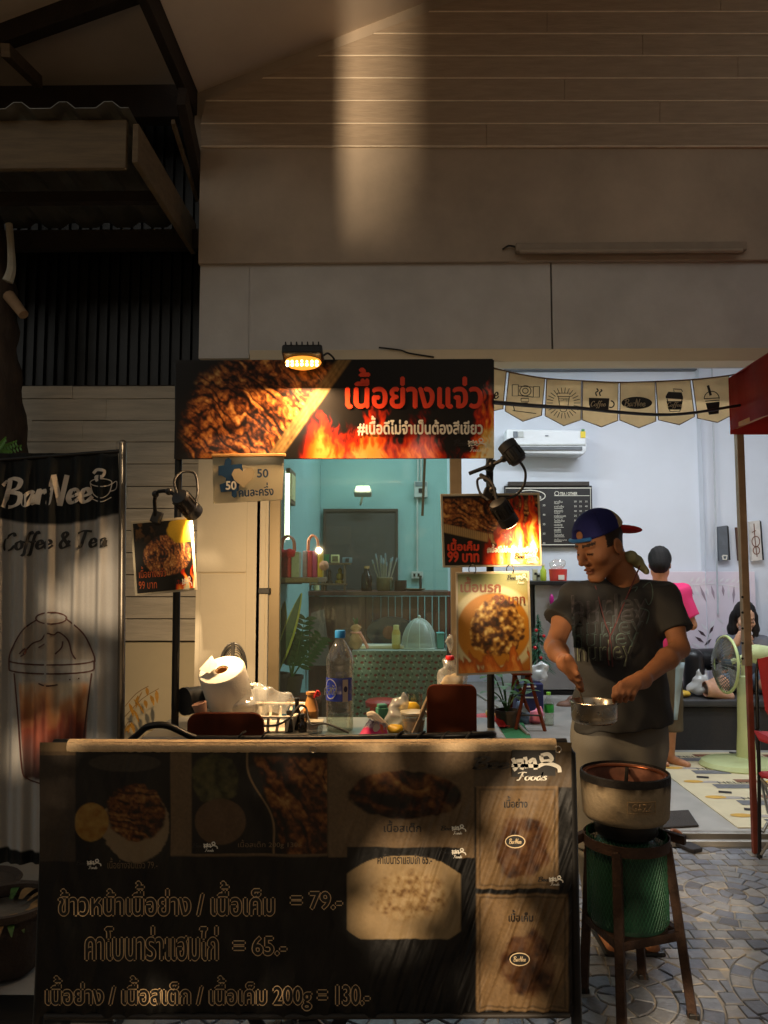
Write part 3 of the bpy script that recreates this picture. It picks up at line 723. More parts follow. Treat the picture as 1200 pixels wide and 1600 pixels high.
# ================================================================== printed pictures
def flames(px, py, x0, x1, yt, yb, seed=0):
    """0..1 heat of a row of flames rising from yb to yt"""
    v = (yb - py) / (yb - yt); w = (x1 - x0) / 9.0
    wx = px + 14 * (fbm(px / 38 + seed, py / 30 + seed, 3) - .5) * (1 + v)
    tongue = .35 + .8 * fbm(wx / w * .9 + seed * 3, py / 120 + seed, 2) + .25 * np.sin(wx / w * 2.4 + seed)
    rg_ = 1 - np.abs(2 * fbm(wx / 11 + seed, py / 30 + seed, 4) - 1)
    h = tongue - v + .35 * (fbm(wx / 7 + seed, py / 18, 4) - .5) + .75 * (rg_ - .8)
    return np.clip(h * 1.1, 0, 1) * (v > -.2)
FIRE = [(0, s(6, 4, 3)), (.18, s(70, 8, 2)), (.4, s(196, 44, 8)), (.62, s(240, 110, 24)), (.85, s(252, 196, 90)), (1, s(255, 240, 190))]
def meat(px, py, ang, wid, seed=0, dark=0.):
    a = np.radians(ang); u = px * np.cos(a) + py * np.sin(a); v = -px * np.sin(a) + py * np.cos(a)
    v2 = v + wid * 3.4 * (fbm(u / (wid * 3.2) + seed, v / (wid * 2.2), 3) - .5)
    st = np.abs(((v2 / wid) % 1) - .5) * 2; n = fbm(px / (wid * .3) + seed, py / (wid * .3), 4); n2 = fbm(u / (wid * 1.6) + 9 + seed, v2 / (wid * .7), 4)
    t = np.clip(.5 - .42 * st ** 3 * (.3 + 1.2 * fbm(u / (wid * 2) + 4, v2 / wid, 2)) + .9 * (n - .5) + 1.1 * (n2 - .5) - dark, 0, 1)
    return ramp(t, [(0, s(16, 7, 3)), (.25, s(70, 32, 12)), (.5, s(140, 78, 32)), (.75, s(190, 128, 62)), (1, s(226, 178, 108))])
m_print = mat_col('printed_board', rough=.38, spec=.35, bscale=300)
m_vinyl = mat_col('printed_vinyl', rough=.5, spec=.35, bump=.12, bscale=90)
m_red = mat('print_red', s(232, 66, 30), .4, var=.08); m_wht = mat('print_white', s(226, 220, 204), .45, var=.05)
m_ink = mat('print_black', s(20, 18, 17), .5); m_cream2 = mat('print_cream', s(214, 190, 150), .5, var=.08)
m_ora = mat('print_orange', s(206, 92, 30), .4, var=.1)
def bee_logo(x0, x1, y0, y1, Y, parent, dark=m_ink, lift=.003, disp=None):
    w, h = x1 - x0, y1 - y0
    script('Bee', (x0, x0 + w * .44, y0 + h * .12, y0 + h * .62), Y, dark, parent, w=.2, lift=lift, disp=disp)
    q = lambda u, v: (x0 + w * u, y0 + h * v)
    draw([[q(.46, .2), q(.5, .5), q(.47, .62)], [q(.5, .3), q(.58, .3), q(.56, .6)], [q(.6, .15), q(.62, .55)], [q(.64, .35), q(.7, .25), q(.72, .6)], [q(.78, .1), q(.86, .05), q(.9, .25), q(.8, .3), q(.78, .1)], [q(.74, .5), q(.84, .38), q(.97, .5), q(.99, .7)], [q(.45, .45), q(.75, .48)]], Y, m_wht, parent, w=max(1.3, w * .045), name='emblem', lift=lift, disp=disp)
    script('Foods', (x0 + w * .5, x0 + w * .85, y0 + h * .68, y1), Y, m_wht, parent, w=.16, lift=lift, disp=disp)

# ================================================================== the long sign above the cart
YC = 2.55
bs = thing('cart_sign_board', 'long black sign of grilled meat and flames above the food cart', 'sign', P(523, 716, YC))
MB().pbox(275, 562.5, 772, 716, YC + .001, .012).build('board', m_black, bs, bevel=.002)
def paint_top(px, py):
    c = np.zeros(px.shape + (3,)) + sa(15, 12, 11) * (1 + .5 * fbm(px / 60, py / 60))[..., None]
    edge = 545 - (py - 568) * .72                                  # tray edge runs down to the left
    body = meat(px, py, 18 + (px - 400) * .05, 15, 2, dark=.08)
    rr = np.hypot((px - 430) / 145, (py - 665) / 118); mass = sst(1.06, .9, rr + .16 * (fbm(px / 18, py / 18) - .5)) * sst(4, -4, px - edge + 18)
    c = mixc(c, body, mass)
    tray = sst(-26, -20, px - edge) * sst(2, -2, px - edge)
    tc = ramp(fbm(px / 5, py / 9) * .6 + .4 * np.abs(((px + py * .7) / 7 % 1) - .5), [(0, s(60, 44, 24)), (.5, s(132, 104, 60)), (1, s(186, 156, 104))])
    c = mixc(c, tc, tray)
    h = flames(px, py, 470, 772, 622, 722, 4) * sst(450, 500, px + (py - 716) * .25)
    h = h * (.75 + .5 * sst(690, 770, px))
    h = np.clip(h, 0, 1); return mixc(c, ramp(h, FIRE), sst(.05, .2, h))
print_sheet('print', bs, 275, 772, 562.5, 716, YC, paint_top, m_print, step=1.25)
letter('เนื้อย่างแจ่ว', (541, 753, 576, 637), YC, m_red, bs, bold=1.6)
letter('#เนื้อดีไม่จำเป็นต้องสีเขียว', (559, 754, 650, 680), YC, m_wht, bs, bold=.7)
bee_logo(708, 760, 684, 706, YC, bs)
# ================================================================== the cart
cart = thing('food_cart', 'dark metal street food cart with tall posts and a rail in front', 'food cart', (P(520, 1150, 2.7).x, 2.75, 0))
zt = P(520, 1149, 2.45).z; xc0, xc1 = P(268, 1000, YC).x, P(772, 1000, YC).x
MB().bx(xc0 - .05, xc1 + .02, 2.42, 2.76, zt - .03, zt).build('worktop', mat('steel_top', s(150, 146, 138), .35, metal=.7, var=.15), cart, bevel=.006)
MB().bx(xc0 - .03, xc1, 2.46, 2.74, .45, .48).build('lower_shelf', m_black, cart, bevel=.005)
m_post = mat('post_black', s(30, 29, 28), .38, metal=.5, var=.25)
MB().cyl(P(279, 716, YC + .03) , Vector((P(277, 1100, YC + .03).x, YC + .03, .1)), .0125, n=14).build('post', m_post, cart, smooth=True)
MB().cyl(P(765, 716, YC + .03) + Vector((0, 0, .0)), Vector((P(764, 1100, YC + .03).x, YC + .03, .1)), .0125, n=14).build('post', m_post, cart, smooth=True)
for x in (279, 765): MB().cyl(P(x, 570, YC + .03), P(x, 715.5, YC + .03), .0125, n=14).build('post', m_post, cart, smooth=True)
for x, y in ((xc0, 2.74), (xc1 - .02, 2.74)): MB().cyl((x, y, .1), (x, y, zt - .03), .0125, n=12).build('leg', m_post, cart, smooth=True)
Yr = 2.4
MB().tube([P(190, 1168, Yr + .05), P(215, 1148, Yr + .03), P(232, 1135, Yr), P(262, 1134, Yr), P(300, 1151, Yr), P(330, 1154, Yr), P(520, 1153.5, Yr), P(752, 1148, Yr), P(758, 1147, Yr + .1)], .0105, n=12, sm=5).build('front_rail', m_post, cart, smooth=True)
wr = MB()
for x in (372, 408, 618, 652, 690, 728):
    wr.tube([P(x - 8, 1162, Yr - .012), P(x - 2, 1156, Yr - .017), P(x + 6, 1146, Yr - .015), P(x + 12, 1143, Yr + .005)], .0032, n=6, sm=4)
wr.build('wrapped_cable', m_cable, cart, smooth=True)
for wy in (2.52, 2.7):
    wl = MB(); c = Vector((P(470, 1600, 2.6).x, wy, .17)); wl.tube([c + Vector((math.cos(a) * .15, 0, math.sin(a) * .15)) for a in np.linspace(0, 2 * math.pi, 33)[:-1]], .02, n=10, closed=True)
    w_ = wl.build('wheel', mat('rubber', s(26, 26, 26), .8), cart, smooth=True)
    sp = MB()
    for k in range(8): a = k * math.pi / 4; sp.cyl(c, c + Vector((math.cos(a) * .14, 0, math.sin(a) * .14)), .003, n=5)
    sp.build('spokes', m_rail, w_)
# LED flood lamp on top of the sign
fl = thing('flood_lamp', 'small black flood lamp glowing orange on top of the long sign', 'flood lamp', P(472, 562, YC - .05))
a, b = P(440, 543, YC - .1), P(503, 560, YC - .1)
hs = MB(); hs.box(((a.x + b.x) / 2, YC - .06, (a.z + b.z) / 2 + .002), (b.x - a.x, .085, .034), (-18, 0, 0)); hs.build('housing', m_plas, fl, bevel=.006)
for k in range(7): MB().box((a.x + .012 + k * (b.x - a.x - .024) / 6, YC - .06, (a.z + b.z) / 2 + .021), (.004, .08, .012), (-18, 0, 0)).build('fin', m_plas, fl)
MB().tube([P(505, 556, YC - .05), P(512, 552, YC - .04), P(520, 558, YC - .01), P(523, 564, YC + .01)], .0035, sm=4).build('cable', m_cable, fl, smooth=True)
MB().bar(P(472, 552, YC - .04), P(472, 558, YC + .02), .03, .006).build('bracket', m_black, fl)
ln = MB(); cx, cz = (a.x + b.x) / 2, b.z - .003
ln.sph((cx, YC - .062, cz), ((b.x - a.x) * .46, .036, .024), 20, 8); ln.build('lens', mat_emit('lens_glow', (1.0, .34, .04), 1.5), fl, smooth=True)
for k in range(14): MB().sph((cx - .048 + .016 * (k % 7), YC - .094 + .006 * abs(3 - k % 7) * .4, cz - .004 - .011 * (k // 7)), .0052, 8, 6).build('led', mat_emit('led_glow', (1, .78, .36), 9), fl, smooth=True)
l = bpy.data.lights.new('flood_light', 'AREA'); l.shape = 'RECTANGLE'; l.size = .11; l.size_y = .06; l.energy = 15; l.color = (1, .62, .3)
o = bpy.data.objects.new('flood_light', l); o.location = (cx, YC - .075, cz - .03); o.rotation_euler = (R(-28), 0, 0); link(o, fl)
# campaign sign hanging under the long board
cs = thing('campaign_sign', 'small cream plastic sign with blue jigsaw piece and heart hung under the long sign', 'sign', P(388, 787, YC - .03))
qd = [(332, 712), (444, 710), (441, 781), (333, 787)]
MB().pprism(qd, YC - .03, .004).build('sheet', mat('cream_plastic', s(196, 186, 156), .35, var=.05, transl=.25), cs, bevel=.001)
MB().pprism([(330, 709), (446, 708), (446, 713), (330, 714)], YC - .036, .016).build('top_strip', mat('wood_strip', s(190, 140, 80), .6, var=.15), cs, bevel=.002)
bl = mat('print_blue', s(22, 58, 92), .4)
flat([(341, 728), (350, 727), (352, 718), (357, 715), (362, 719), (361, 726), (378, 725), (380, 738), (374, 744), (376, 756), (373, 759), (373, 766), (370, 768), (370, 776), (366, 778), (362, 775), (362, 768), (345, 769), (343, 757), (352, 754), (353, 747), (346, 743), (341, 743)], YC - .034, bl, cs, name='jigsaw_piece', lift=.001)
flat([(380, 762), (366, 750), (362, 741), (366, 733), (374, 732), (380, 737), (386, 731), (394, 731), (398, 738), (395, 748)], YC - .034, mat('print_tan', s(176, 158, 124), .4), cs, name='heart', lift=.0022)
letter('50', (402, 419, 733, 746), YC - .034, bl, cs, lift=.001, bold=.5)
letter('50', (353, 369, 752, 765), YC - .034, m_wht, cs, lift=.0022, bold=.5)
letter('คนละครึ่ง', (373, 427, 755, 775), YC - .034, bl, cs, lift=.001, bold=.4, rot=-3)
# ================================================================== food posters
def poster(name, label, quad, Y, paint, board=m_wht, inset=3.5, step=1.0, tilt=0):
    t = thing(name, label, 'poster', P(sum(q[0] for q in quad) / 4, max(q[1] for q in quad), Y))
    MB().pprism(quad, Y + .001, .004).build('backing', mat('laminate_edge', s(190, 178, 150), .3, var=.05), t, bevel=.001)
    c = np.mean(np.array(quad, float), 0); q2 = []
    for x, y in quad: q2.append((x + (inset if x < c[0] else -inset), y + (inset if y < c[1] else -inset)))
    xs = [q[0] for q in q2]; ys = [q[1] for q in q2]
    print_sheet('print', t, min(xs), max(xs), min(ys), max(ys), Y - .0008, paint, m_print, step=step, quad=q2)
    return t
def paint_left(px, py):
    c = np.zeros(px.shape + (3,)) + sa(20, 17, 13)
    pl = sst(1.05, .95, np.hypot((px - 262) / 40, (py - 868) / 34)); c = mixc(c, meat(px, py, 78, 7, 5) * 1.15 + .02, pl)
    y = sst(1.05, .9, np.hypot((px - 290) / 26, (py - 828) / 22) + .25 * (fbm(px / 8, py / 8) - .5)); c = mixc(c, np.zeros_like(c) + sa(196, 158, 40), y)
    b = sst(.5, .62, fbm(px / 10, py / 14)) * sst(850, 815, py) * sst(255, 215, px); c = mixc(c, np.zeros_like(c) + sa(120, 84, 46), b)
    h = flames(px, py, 270, 310, 895, 925, 2) * sst(265, 285, px); return mixc(c, ramp(h, FIRE), sst(.1, .3, h))
YP = 2.5
p1_ = poster('menu_poster', 'small tilted black poster of sliced meat clipped under the lamp beside the coffee banner', [(204, 815), (300, 807), (308, 922), (211, 931)], YP, paint_left)
letter('เนื้อย่างแจ่ว', (217, 259, 884, 902), YP, m_ora, p1_, rot=-4); letter('99 บาท', (217, 245, 908, 920), YP, m_ora, p1_, rot=-3); bee_logo(272, 300, 900, 922, YP, p1_)
def paint_mid(px, py):
    c = np.zeros(px.shape + (3,)) + sa(17, 11, 9)
    edge = 818 + (px - 690) * .24; m1 = meat(px, py, 28, 11, 8, .0); c = mixc(c, m1, sst(8, -4, py - edge) * sst(775, 783, py))
    tr_ = sst(-3, 0, py - edge) * sst(14, 11, py - edge); tcol = ramp(.4 + .6 * np.abs((px / 3.2 % 1) - .5) * 2, [(0, s(90, 66, 38)), (1, s(190, 156, 102))]); c = mixc(c, tcol, tr_)
    h = flames(px, py, 752, 842, 770, 888, 9) * sst(735, 790, px); h2 = np.clip(flames(px, py, 780, 842, 740, 860, 6) * sst(770, 815, px) * .9, 0, 1)
    h = np.maximum(h, h2); return mixc(c, ramp(h, FIRE), sst(.08, .3, h))
p2_ = poster('menu_poster', 'wide black poster with flames on the right post above the yellow food poster', [(688, 772), (843, 770), (847, 884), (692, 887)], YP, paint_mid)
letter('เนื้อเค็ม', (700, 748, 842, 860), YP, m_red, p2_, bold=.9); letter('99 บาท', (700, 748, 862, 878), YP, m_red, p2_, bold=.9)
letter('#เนื้อดีไม่จำเป็นต้องสีเขียว', (761, 840, 850, 864), YP, m_wht, p2_, bold=.35); bee_logo(803, 841, 862, 880, YP, p2_)
def paint_low(px, py):
    c = ramp((py - 895) / 160 + .2 * (fbm(px / 30, py / 30) - .5), [(0, s(120, 128, 84)), (.2, s(150, 148, 96)), (.35, s(196, 160, 84)), (1, s(168, 100, 22))])
    rb = np.hypot((px - 772) / 66, (py - 985) / 66); c = mixc(c, np.zeros_like(c) + sa(206, 196, 150), sst(1.12, 1.02, rb) * sst(.84, .92, rb))
    c = mixc(c, np.zeros_like(c) + sa(186, 122, 30), sst(.92, .86, rb))
    r = np.hypot((px - 780) / 46, (py - 982) / 50) + .4 * (fbm(px / 16, py / 16) - .5)
    n = fbm(px / 8 + 3, py / 8, 3); n2 = fbm(px / 6.5 + 7, py / 6.5, 2)
    fc = ramp(.55 * n + .55 * n2 - .08, [(.15, s(30, 18, 8)), (.4, s(96, 56, 20)), (.55, s(176, 124, 52)), (.7, s(226, 190, 106)), (.9, s(244, 226, 160))]); c = mixc(c, fc, sst(1, .92, r))
    h = flames(px, py, 712, 830, 1004, 1052, 12); c = mixc(c, ramp(h * .8, [(0, s(60, 26, 6)), (.5, s(196, 100, 24)), (1, s(240, 170, 80))]), sst(.2, .4, h)); return c
p3_ = poster('menu_poster', 'tall yellow poster of a stir fried dish hanging by rings below the flame poster', [(712, 894), (827, 892), (832, 1051), (713, 1056)], YP - .012, paint_low)
letter('เนื้อนรก', (720, 782, 902, 925), YP - .012, mat('print_brown', s(128, 66, 16), .4), p3_, bold=.8); letter('99 บาท', (772, 820, 930, 943), YP - .012, MATS['print_brown'], p3_, bold=.6)
bee_logo(792, 824, 896, 912, YP - .012, p3_)
for x in (738, 797):
    tag(MB().tube([P(x + 5.5 * math.cos(t), 890 + 8 * math.sin(t), YP - .018 + .02 * math.sin(t * .5)) for t in np.linspace(0, 6.28, 17)[:-1]], .0016, n=6, closed=True).build('wire_ring', m_black, p3_, smooth=True))
# ================================================================== clip lamps
def clip_lamp(label, head, tail, Yh, joints, cable, on, clamp=None):
    """head: pixel of the lens end, tail: pixel of the rear end"""
    t = thing('clip_lamp', label, 'lamp', P(*joints[-1][:2], joints[-1][2]))
    h, k = P(head[0], head[1], Yh[0]), P(tail[0], tail[1], Yh[1]); d = (h - k); L = d.length; m = rot_to(d)
    bd = MB().lathe([(.012, 0), (.026, .004), (.029, .012), (.029, L * .62), (.031, L * .64), (.031, L - .002), (.027, L)], k, 20, d, caps=True); bd.build('lamp_body', m_plas, t, smooth=True, sharp=35)
    for q in range(12):
        a = q * math.pi / 6; MB().bar(k + m @ Vector((math.cos(a) * .03, math.sin(a) * .03, .014)), k + m @ Vector((math.cos(a) * .03, math.sin(a) * .03, L * .58)), .003, .004, m @ Vector((math.cos(a), math.sin(a), 0))).build('cooling_fin', m_plas, t)
    js = [P(*j[:2], j[2]) for j in joints]
    MB().tube(js, .0065, n=8, sm=3).build('arm', m_post, t, smooth=True)
    for j in js[1:-1]: MB().sph(j, .012, 10, 6).build('joint', m_plas, t, smooth=True)
    MB().tube([P(*c[:2], c[2]) for c in cable], .0042, n=8, sm=6).build('cable', m_cable, t, smooth=True)
    if clamp: MB().box(P(clamp[0], clamp[1], clamp[2]), (.03, .03, .04), (0, 20, 0)).build('clamp', m_plas, t, bevel=.004)
    if on:
        MB().lathe([(.0255, 0), (.0255, .0015)], h + d.normalized() * .0005, 20, d).build('lens', mat_emit('warm_lens', (1, .62, .3), 12), t)
        l = bpy.data.lights.new('spot_light', 'SPOT'); l.energy = on; l.color = (1, .68, .36); l.spot_size = R(125); l.spot_blend = .8; l.shadow_soft_size = .02
        o = bpy.data.objects.new('spot_light', l); o.location = h + d.normalized() * .012; o.rotation_euler = d.to_track_quat('-Z', 'Y').to_euler(); link(o, t)
    return t
clip_lamp('lit clip lamp on the left cart post shining down past the small poster', (304, 802), (279, 774), (2.46, 2.38), [(284, 782, 2.4), (264, 768, 2.42), (243, 772, 2.44), (243, 806, 2.47)], [(278, 774, 2.39), (272, 752, 2.41), (284, 738, 2.45), (304, 740, 2.47), (309, 765, 2.44), (306, 785, 2.42)], 130, clamp=(245, 808, 2.48))
clip_lamp('lit clip lamp pointing down in front of the wide flame poster', (797, 818), (776, 783), (2.40, 2.36), [(781, 790, 2.37), (770, 765, 2.42), (760, 748, 2.5), (751, 742, 2.53)], [(777, 783, 2.37), (770, 757, 2.4), (758, 747, 2.46), (746, 750, 2.5), (750, 770, 2.49), (764, 782, 2.46)], 9, clamp=(762, 772, 2.5))
clip_lamp('unlit clip lamp turned up beside the end of the long sign', (790, 693), (812, 722), (2.46, 2.44), [(803, 706, 2.46), (787, 717, 2.48), (769, 726, 2.52), (733, 740, 2.55)], [(813, 722, 2.44), (821, 738, 2.44), (818, 760, 2.45), (804, 775, 2.46), (790, 779, 2.46)], 0, clamp=(766, 727, 2.54))
# ================================================================== coffee banner on the left
YL = 2.62
bn = thing('coffee_banner', 'tall rippled white fabric banner with black top and iced drink drawing', 'banner', P(90, 1420, YL))
def ripple(px, py):
    k = sst(700, 760, py) * .75 + .25
    return k * (.011 * np.sin(px / 6.8 + .6 * np.sin(py / 160)) + .006 * np.sin(px / 3.1 + 1.3 + py / 300) + .005 * np.sin(px / 14.0))
def paint_ban(px, py):
    c = np.zeros(px.shape + (3,)) + sa(160, 156, 150)
    top = 820 - ((px - 78) / 118) ** 2 * 22; c = mixc(c, np.zeros_like(c) + sa(20, 24, 26), sst(3, -3, py - top))
    bot = 1322 + 10 * np.cos((px - 90) / 70); c = mixc(c, np.zeros_like(c) + sa(16, 18, 18), sst(-2, 2, py - bot))
    x = (px - 84) / (58 - (py - 1040) * .06); inside = sst(1, .93, np.abs(x)) * sst(1062, 1072, py) * sst(1222, 1214, py)
    n = fbm(px / 14, py / 40, 3); tea = ramp((py - 1060) / 160 + .5 * (n - .5), [(0, s(196, 178, 150)), (.25, s(188, 128, 78)), (.5, s(132, 54, 26)), (.8, s(70, 22, 14)), (1, s(48, 16, 12))])
    c = mixc(c, tea, inside * .92)
    dome = sst(1.02, .96, np.hypot((px - 82) / 64, (py - 1032) / 66)) * sst(1034, 1028, py); c = mixc(c, c * np.array([.86, .74, .62]), dome * .7); return c
def YLf(px, py): return YL + ripple(np.asarray(px), np.asarray(py))
m_ban = mat_col('banner_fabric', rough=.65, spec=.3, transl=.25, bscale=400)
print_sheet('fabric', bn, -40, 184, 708, 1350, YL, paint_ban, m_ban, step=1.5, disp=ripple)
MB().cyl(P(192, 694, YL), P(187, 1440, YL), .0125, n=14).build('pole', mat('pole_steel', s(120, 112, 100), .3, metal=.8, var=.2), bn, smooth=True)
MB().sph(P(192, 693, YL), .0135, 12, 8).build('pole_cap', MATS['pole_steel'], bn, smooth=True)
MB().cyl(P(-40, 722, YL), P(186, 705, YL), .007, n=10).build('top_bar', m_post, bn, smooth=True)
MB().bx(P(-40, 1400, YL).x, P(190, 1400, YL).x, YL - .03, YL + .14, .0, .05).build('base', m_post, bn, bevel=.012)
dp = dict(disp=None)
script('BarNee', (0, 146, 742, 792), YLf, mat('banner_white', s(206, 196, 182), .6), bn, w=.21, lift=.005, rot=-3)
m_brn = mat('banner_brown', s(70, 34, 24), .6)
cupw = MATS['banner_white']
draw([ell(158, 754, 17, 6), [(141, 755), (146, 772), (158, 778), (170, 771), (175, 756)], [(174, 757), (182, 752), (181, 764), (171, 768)], [(143, 779), (158, 784), (174, 777)]], YLf, cupw, bn, w=1.5, name='cup_emblem', lift=.005)
draw([[(152, 752), (150, 745), (160, 744), (163, 736), (152, 734), (146, 740)]], YLf, cupw, bn, w=5, name='steam_emblem', lift=.005)
script('Coffee & Tea', (4, 168, 828, 868), YLf, mat('banner_black', s(24, 22, 20), .6), bn, w=.2, lift=.005, rot=-2)
draw([ell(80, 966, 24, 9), [(58, 968), (35, 985), (18, 1015), (14, 1030)], [(102, 966), (130, 990), (146, 1022), (148, 1034)], ell(80, 1032, 66, 7, 0, 180), ell(80, 1046, 66, 7, 0, 180), [(14, 1030), (14, 1046)], [(147, 1032), (147, 1046)],
      [(22, 1052), (28, 1120), (34, 1200), (42, 1216), (62, 1224)], [(143, 1052), (132, 1140), (124, 1206), (110, 1220), (62, 1224)], [(36, 1022), (50, 1006), (64, 1000), (72, 990), (84, 992), (92, 988), (106, 1000), (112, 1020), (118, 1030)],
      [(60, 1012), (70, 1006)], [(86, 1022), (96, 1012), (98, 1002)], [(30, 1022), (38, 1014), (40, 1020), (32, 1026)], [(60, 1068), (72, 1072), (90, 1070)], [(108, 1062), (124, 1060)]], YLf, m_brn, bn, w=2.4, name='cup_drawing', lift=.005)
# ================================================================== framed menu sign in front of the cart
YS = 2.25
sg = thing('menu_sign', 'wide black fabric menu sign on a rounded tube frame in front of the cart', 'menu sign', P(480, 1600, YS))
fr = [P(48, 1760, YS + .03), P(62, 1560, YS + .03), P(75, 1210, YS + .03), P(78, 1178, YS + .03), P(90, 1165, YS + .03), P(120, 1163, YS + .03), P(480, 1164, YS + .03), P(850, 1162, YS + .03), P(876, 1164, YS + .03), P(889, 1178, YS + .03), P(892, 1210, YS + .03), P(900, 1560, YS + .03), P(906, 1760, YS + .03)]
MB().tube(smooth_path(fr, 6), .0155, n=14).build('frame', m_post, sg, smooth=True)
MB().tube([P(62, 1572, YS + .03), P(901, 1572, YS + .03)], .012, n=12).build('lower_bar', m_post, sg, smooth=True)
MB().pbox(872, 1184, 885, 1190, YS + .01, .004).build('sticker', m_wht, sg)
def wav(px, py):
    a = fbm(px / 45, py / 130, 3) - .5; b = fbm((px + py * .35) / 7, py / 90, 2) - .5
    e = sst(560, 760, px) * sst(1210, 1330, py)
    return .02 * a * sst(1175, 1230, py) + .0075 * b * (.3 + 2.0 * e) + .006 * np.sin(px / 5.5 + 2 * a) * sst(1520, 1590, py) * .6
INK = sa(13, 12, 11)
def paint_sign(px, py):
    c = np.zeros(px.shape + (3,)) + INK; be = sa(140, 114, 82); z = np.zeros_like(c)
    box_ = lambda x0, x1, y0, y1: (sst(x0 - 1, x0 + 1, px) * sst(x1 + 1, x1 - 1, px) * sst(y0 - 1, y0 + 1, py) * sst(y1 + 1, y1 - 1, py))
    gr = .8 + .4 * fbm(px / 3, py / 3, 2); G_ = gr[..., None]
    c = mixc(c, (z + be) * G_, box_(60, 512, 1166, 1338)); c = mixc(c, (z + sa(120, 100, 76)) * G_, box_(741, 893, 1172, 1230)); c = mixc(c, (z + sa(78, 66, 54)) * G_, box_(60, 122, 1180, 1346)); c = mixc(c, z + sa(176, 146, 104), sst(1176, 1172, py))
    # rice plate
    p = box_(118, 266, 1172, 1350); q = z + sa(18, 18, 16); q = mixc(q, (z + sa(74, 66, 54)) * G_, sst(1.04, .96, np.hypot((px - 195) / 56, (py - 1192) / 14)))
    q = mixc(q, z + sa(176, 150, 112), sst(1.03, .97, np.hypot((px - 212) / 52, (py - 1290) / 58) + .1 * (fbm(px / 6, py / 6) - .5)))
    q = mixc(q, meat(px, py, 12, 14, 21) * .8, sst(1.05, .95, np.hypot((px - 212) / 46, (py - 1270) / 44) + .22 * (fbm(px / 12, py / 12) - .5)))
    q = mixc(q, ramp(fbm(px / 9, py / 9), [(.2, s(176, 116, 30)), (.8, s(206, 164, 80))]), sst(1.03, .97, np.hypot((px - 143) / 26, (py - 1284) / 30))); c = mixc(c, q, p)
    # salad and grilled slab
    p = box_(299, 511, 1172, 1334); q = z + sa(22, 19, 16); q = mixc(q, ramp(fbm(px / 10, py / 10), [(.2, s(40, 44, 24)), (.8, s(120, 112, 66))]), sst(1.04, .9, np.hypot((px - 336) / 38, (py - 1218) / 42) + .2 * (fbm(px / 9, py / 9) - .5)))
    q = mixc(q, (z + sa(120, 92, 64)) * G_, sst(1.03, .97, np.hypot((px - 344) / 40, (py - 1284) / 36)))
    gsl = sst(-4, 4, px - (396 + (py - 1180) * .32)) * sst(1178, 1190, py); q = mixc(q, meat(px, py, 62, 22, 31), gsl); q = mixc(q, z + sa(170, 138, 96), sst(2.5, .5, np.abs(px - (388 + (py - 1180) * .3 + 8 * np.sin(py / 22))))); c = mixc(c, q, p)
    # steak
    p = box_(513, 741, 1174, 1340); q = (z + sa(142, 116, 84)) * G_; r = np.hypot((px - 632) / 84, (py - 1236) / 34) + .22 * (fbm(px / 18, py / 14) - .5)
    st = meat(px, py, 5, 30, 40, .12) * .8; q = mixc(q, st * .5, sst(1.1, .98, np.hypot((px - 634) / 86, (py - 1244) / 34) + .2 * (fbm(px / 18, py / 14) - .5))); q = mixc(q, st, sst(1.0, .9, r)); c = mixc(c, q, p)
    # carbonara plate
    p = box_(542, 720, 1324, 1468); q = z + INK; r = np.hypot((px - 631) / 112, (py - 1410) / 74); pl = sst(1.0, .985, r) ; q = mixc(q, z + sa(196, 166, 120), pl)
    nd = fbm(px / 7 + 4, py / 7, 4); rr = np.hypot((px - 640) / 66, (py - 1400) / 40); ncol = ramp(nd, [(.25, s(130, 92, 50)), (.45, s(186, 150, 98)), (.7, s(214, 184, 134))]); q = mixc(q, ncol, sst(1.1, .8, rr + .3 * (fbm(px / 14, py / 14) - .5)) * .9); c = mixc(c, q, p)
    # the two packed meats
    for (x0, x1, y0, y1, sd) in ((744, 872, 1228, 1388, 3), (744, 888, 1396, 1580, 6)):
        p = box_(x0, x1, y0, y1); q = (z + sa(160, 128, 88)) * G_; cx, cy = (x0 + x1) / 2 + 8, (y0 + y1) / 2 + 18
        r = np.hypot((px - cx) / 44, (py - cy) / 54) + .5 * (fbm(px / 22 + sd, py / 22) - .5); q = mixc(q, ramp(fbm(px / 12 + sd, py / 14), [(.2, s(60, 34, 18)), (.5, s(112, 72, 40)), (.8, s(146, 110, 72))]), sst(1.05, .85, r))
        fr_ = np.minimum(np.minimum(px - x0, x1 - px), np.minimum(py - y0, y1 - py)); q = mixc(q, q * .55, sst(8, 6, fr_) * sst(3, 5, fr_)); c = mixc(c, q, p)
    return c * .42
def YSf(px, py): return YS + wav(np.asarray(px), np.asarray(py))
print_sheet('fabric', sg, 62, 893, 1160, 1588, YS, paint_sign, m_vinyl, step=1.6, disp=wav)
MB().tube([P(70, 1588, YS), P(480, 1588, YS + .002), P(890, 1586, YS)], .008, n=10, sm=6).build('hem', mat('hem_fabric', s(40, 34, 28), .6), sg, smooth=True)
MB().tube([P(108, 1165.5, YS + .014), P(480, 1166.5, YS + .014), P(868, 1164.5, YS + .014)], .0195, n=14, sm=8).build('top_sleeve', mat('sleeve_fabric', s(206, 178, 138), .75, var=.12, scale=30, bump=.35, bscale=160), sg, smooth=True)
for x in (489, 872): MB().tube([P(x + 5 * math.cos(t), 1171 + 5 * math.sin(t), YS - .008) for t in np.linspace(0, 6.28, 13)[:-1]], .0016, n=6, closed=True).build('eyelet', m_rail, sg, smooth=True)
m_out = mat('print_outline', s(232, 196, 146), .5, var=.2)
def outlined(body, rect):
    letter(body, rect, YSf, m_out, sg, lift=.0012, bold=2.2); letter(body, rect, YSf, mat('print_core', INK.tolist(), .5), sg, lift=.0026, bold=.75)
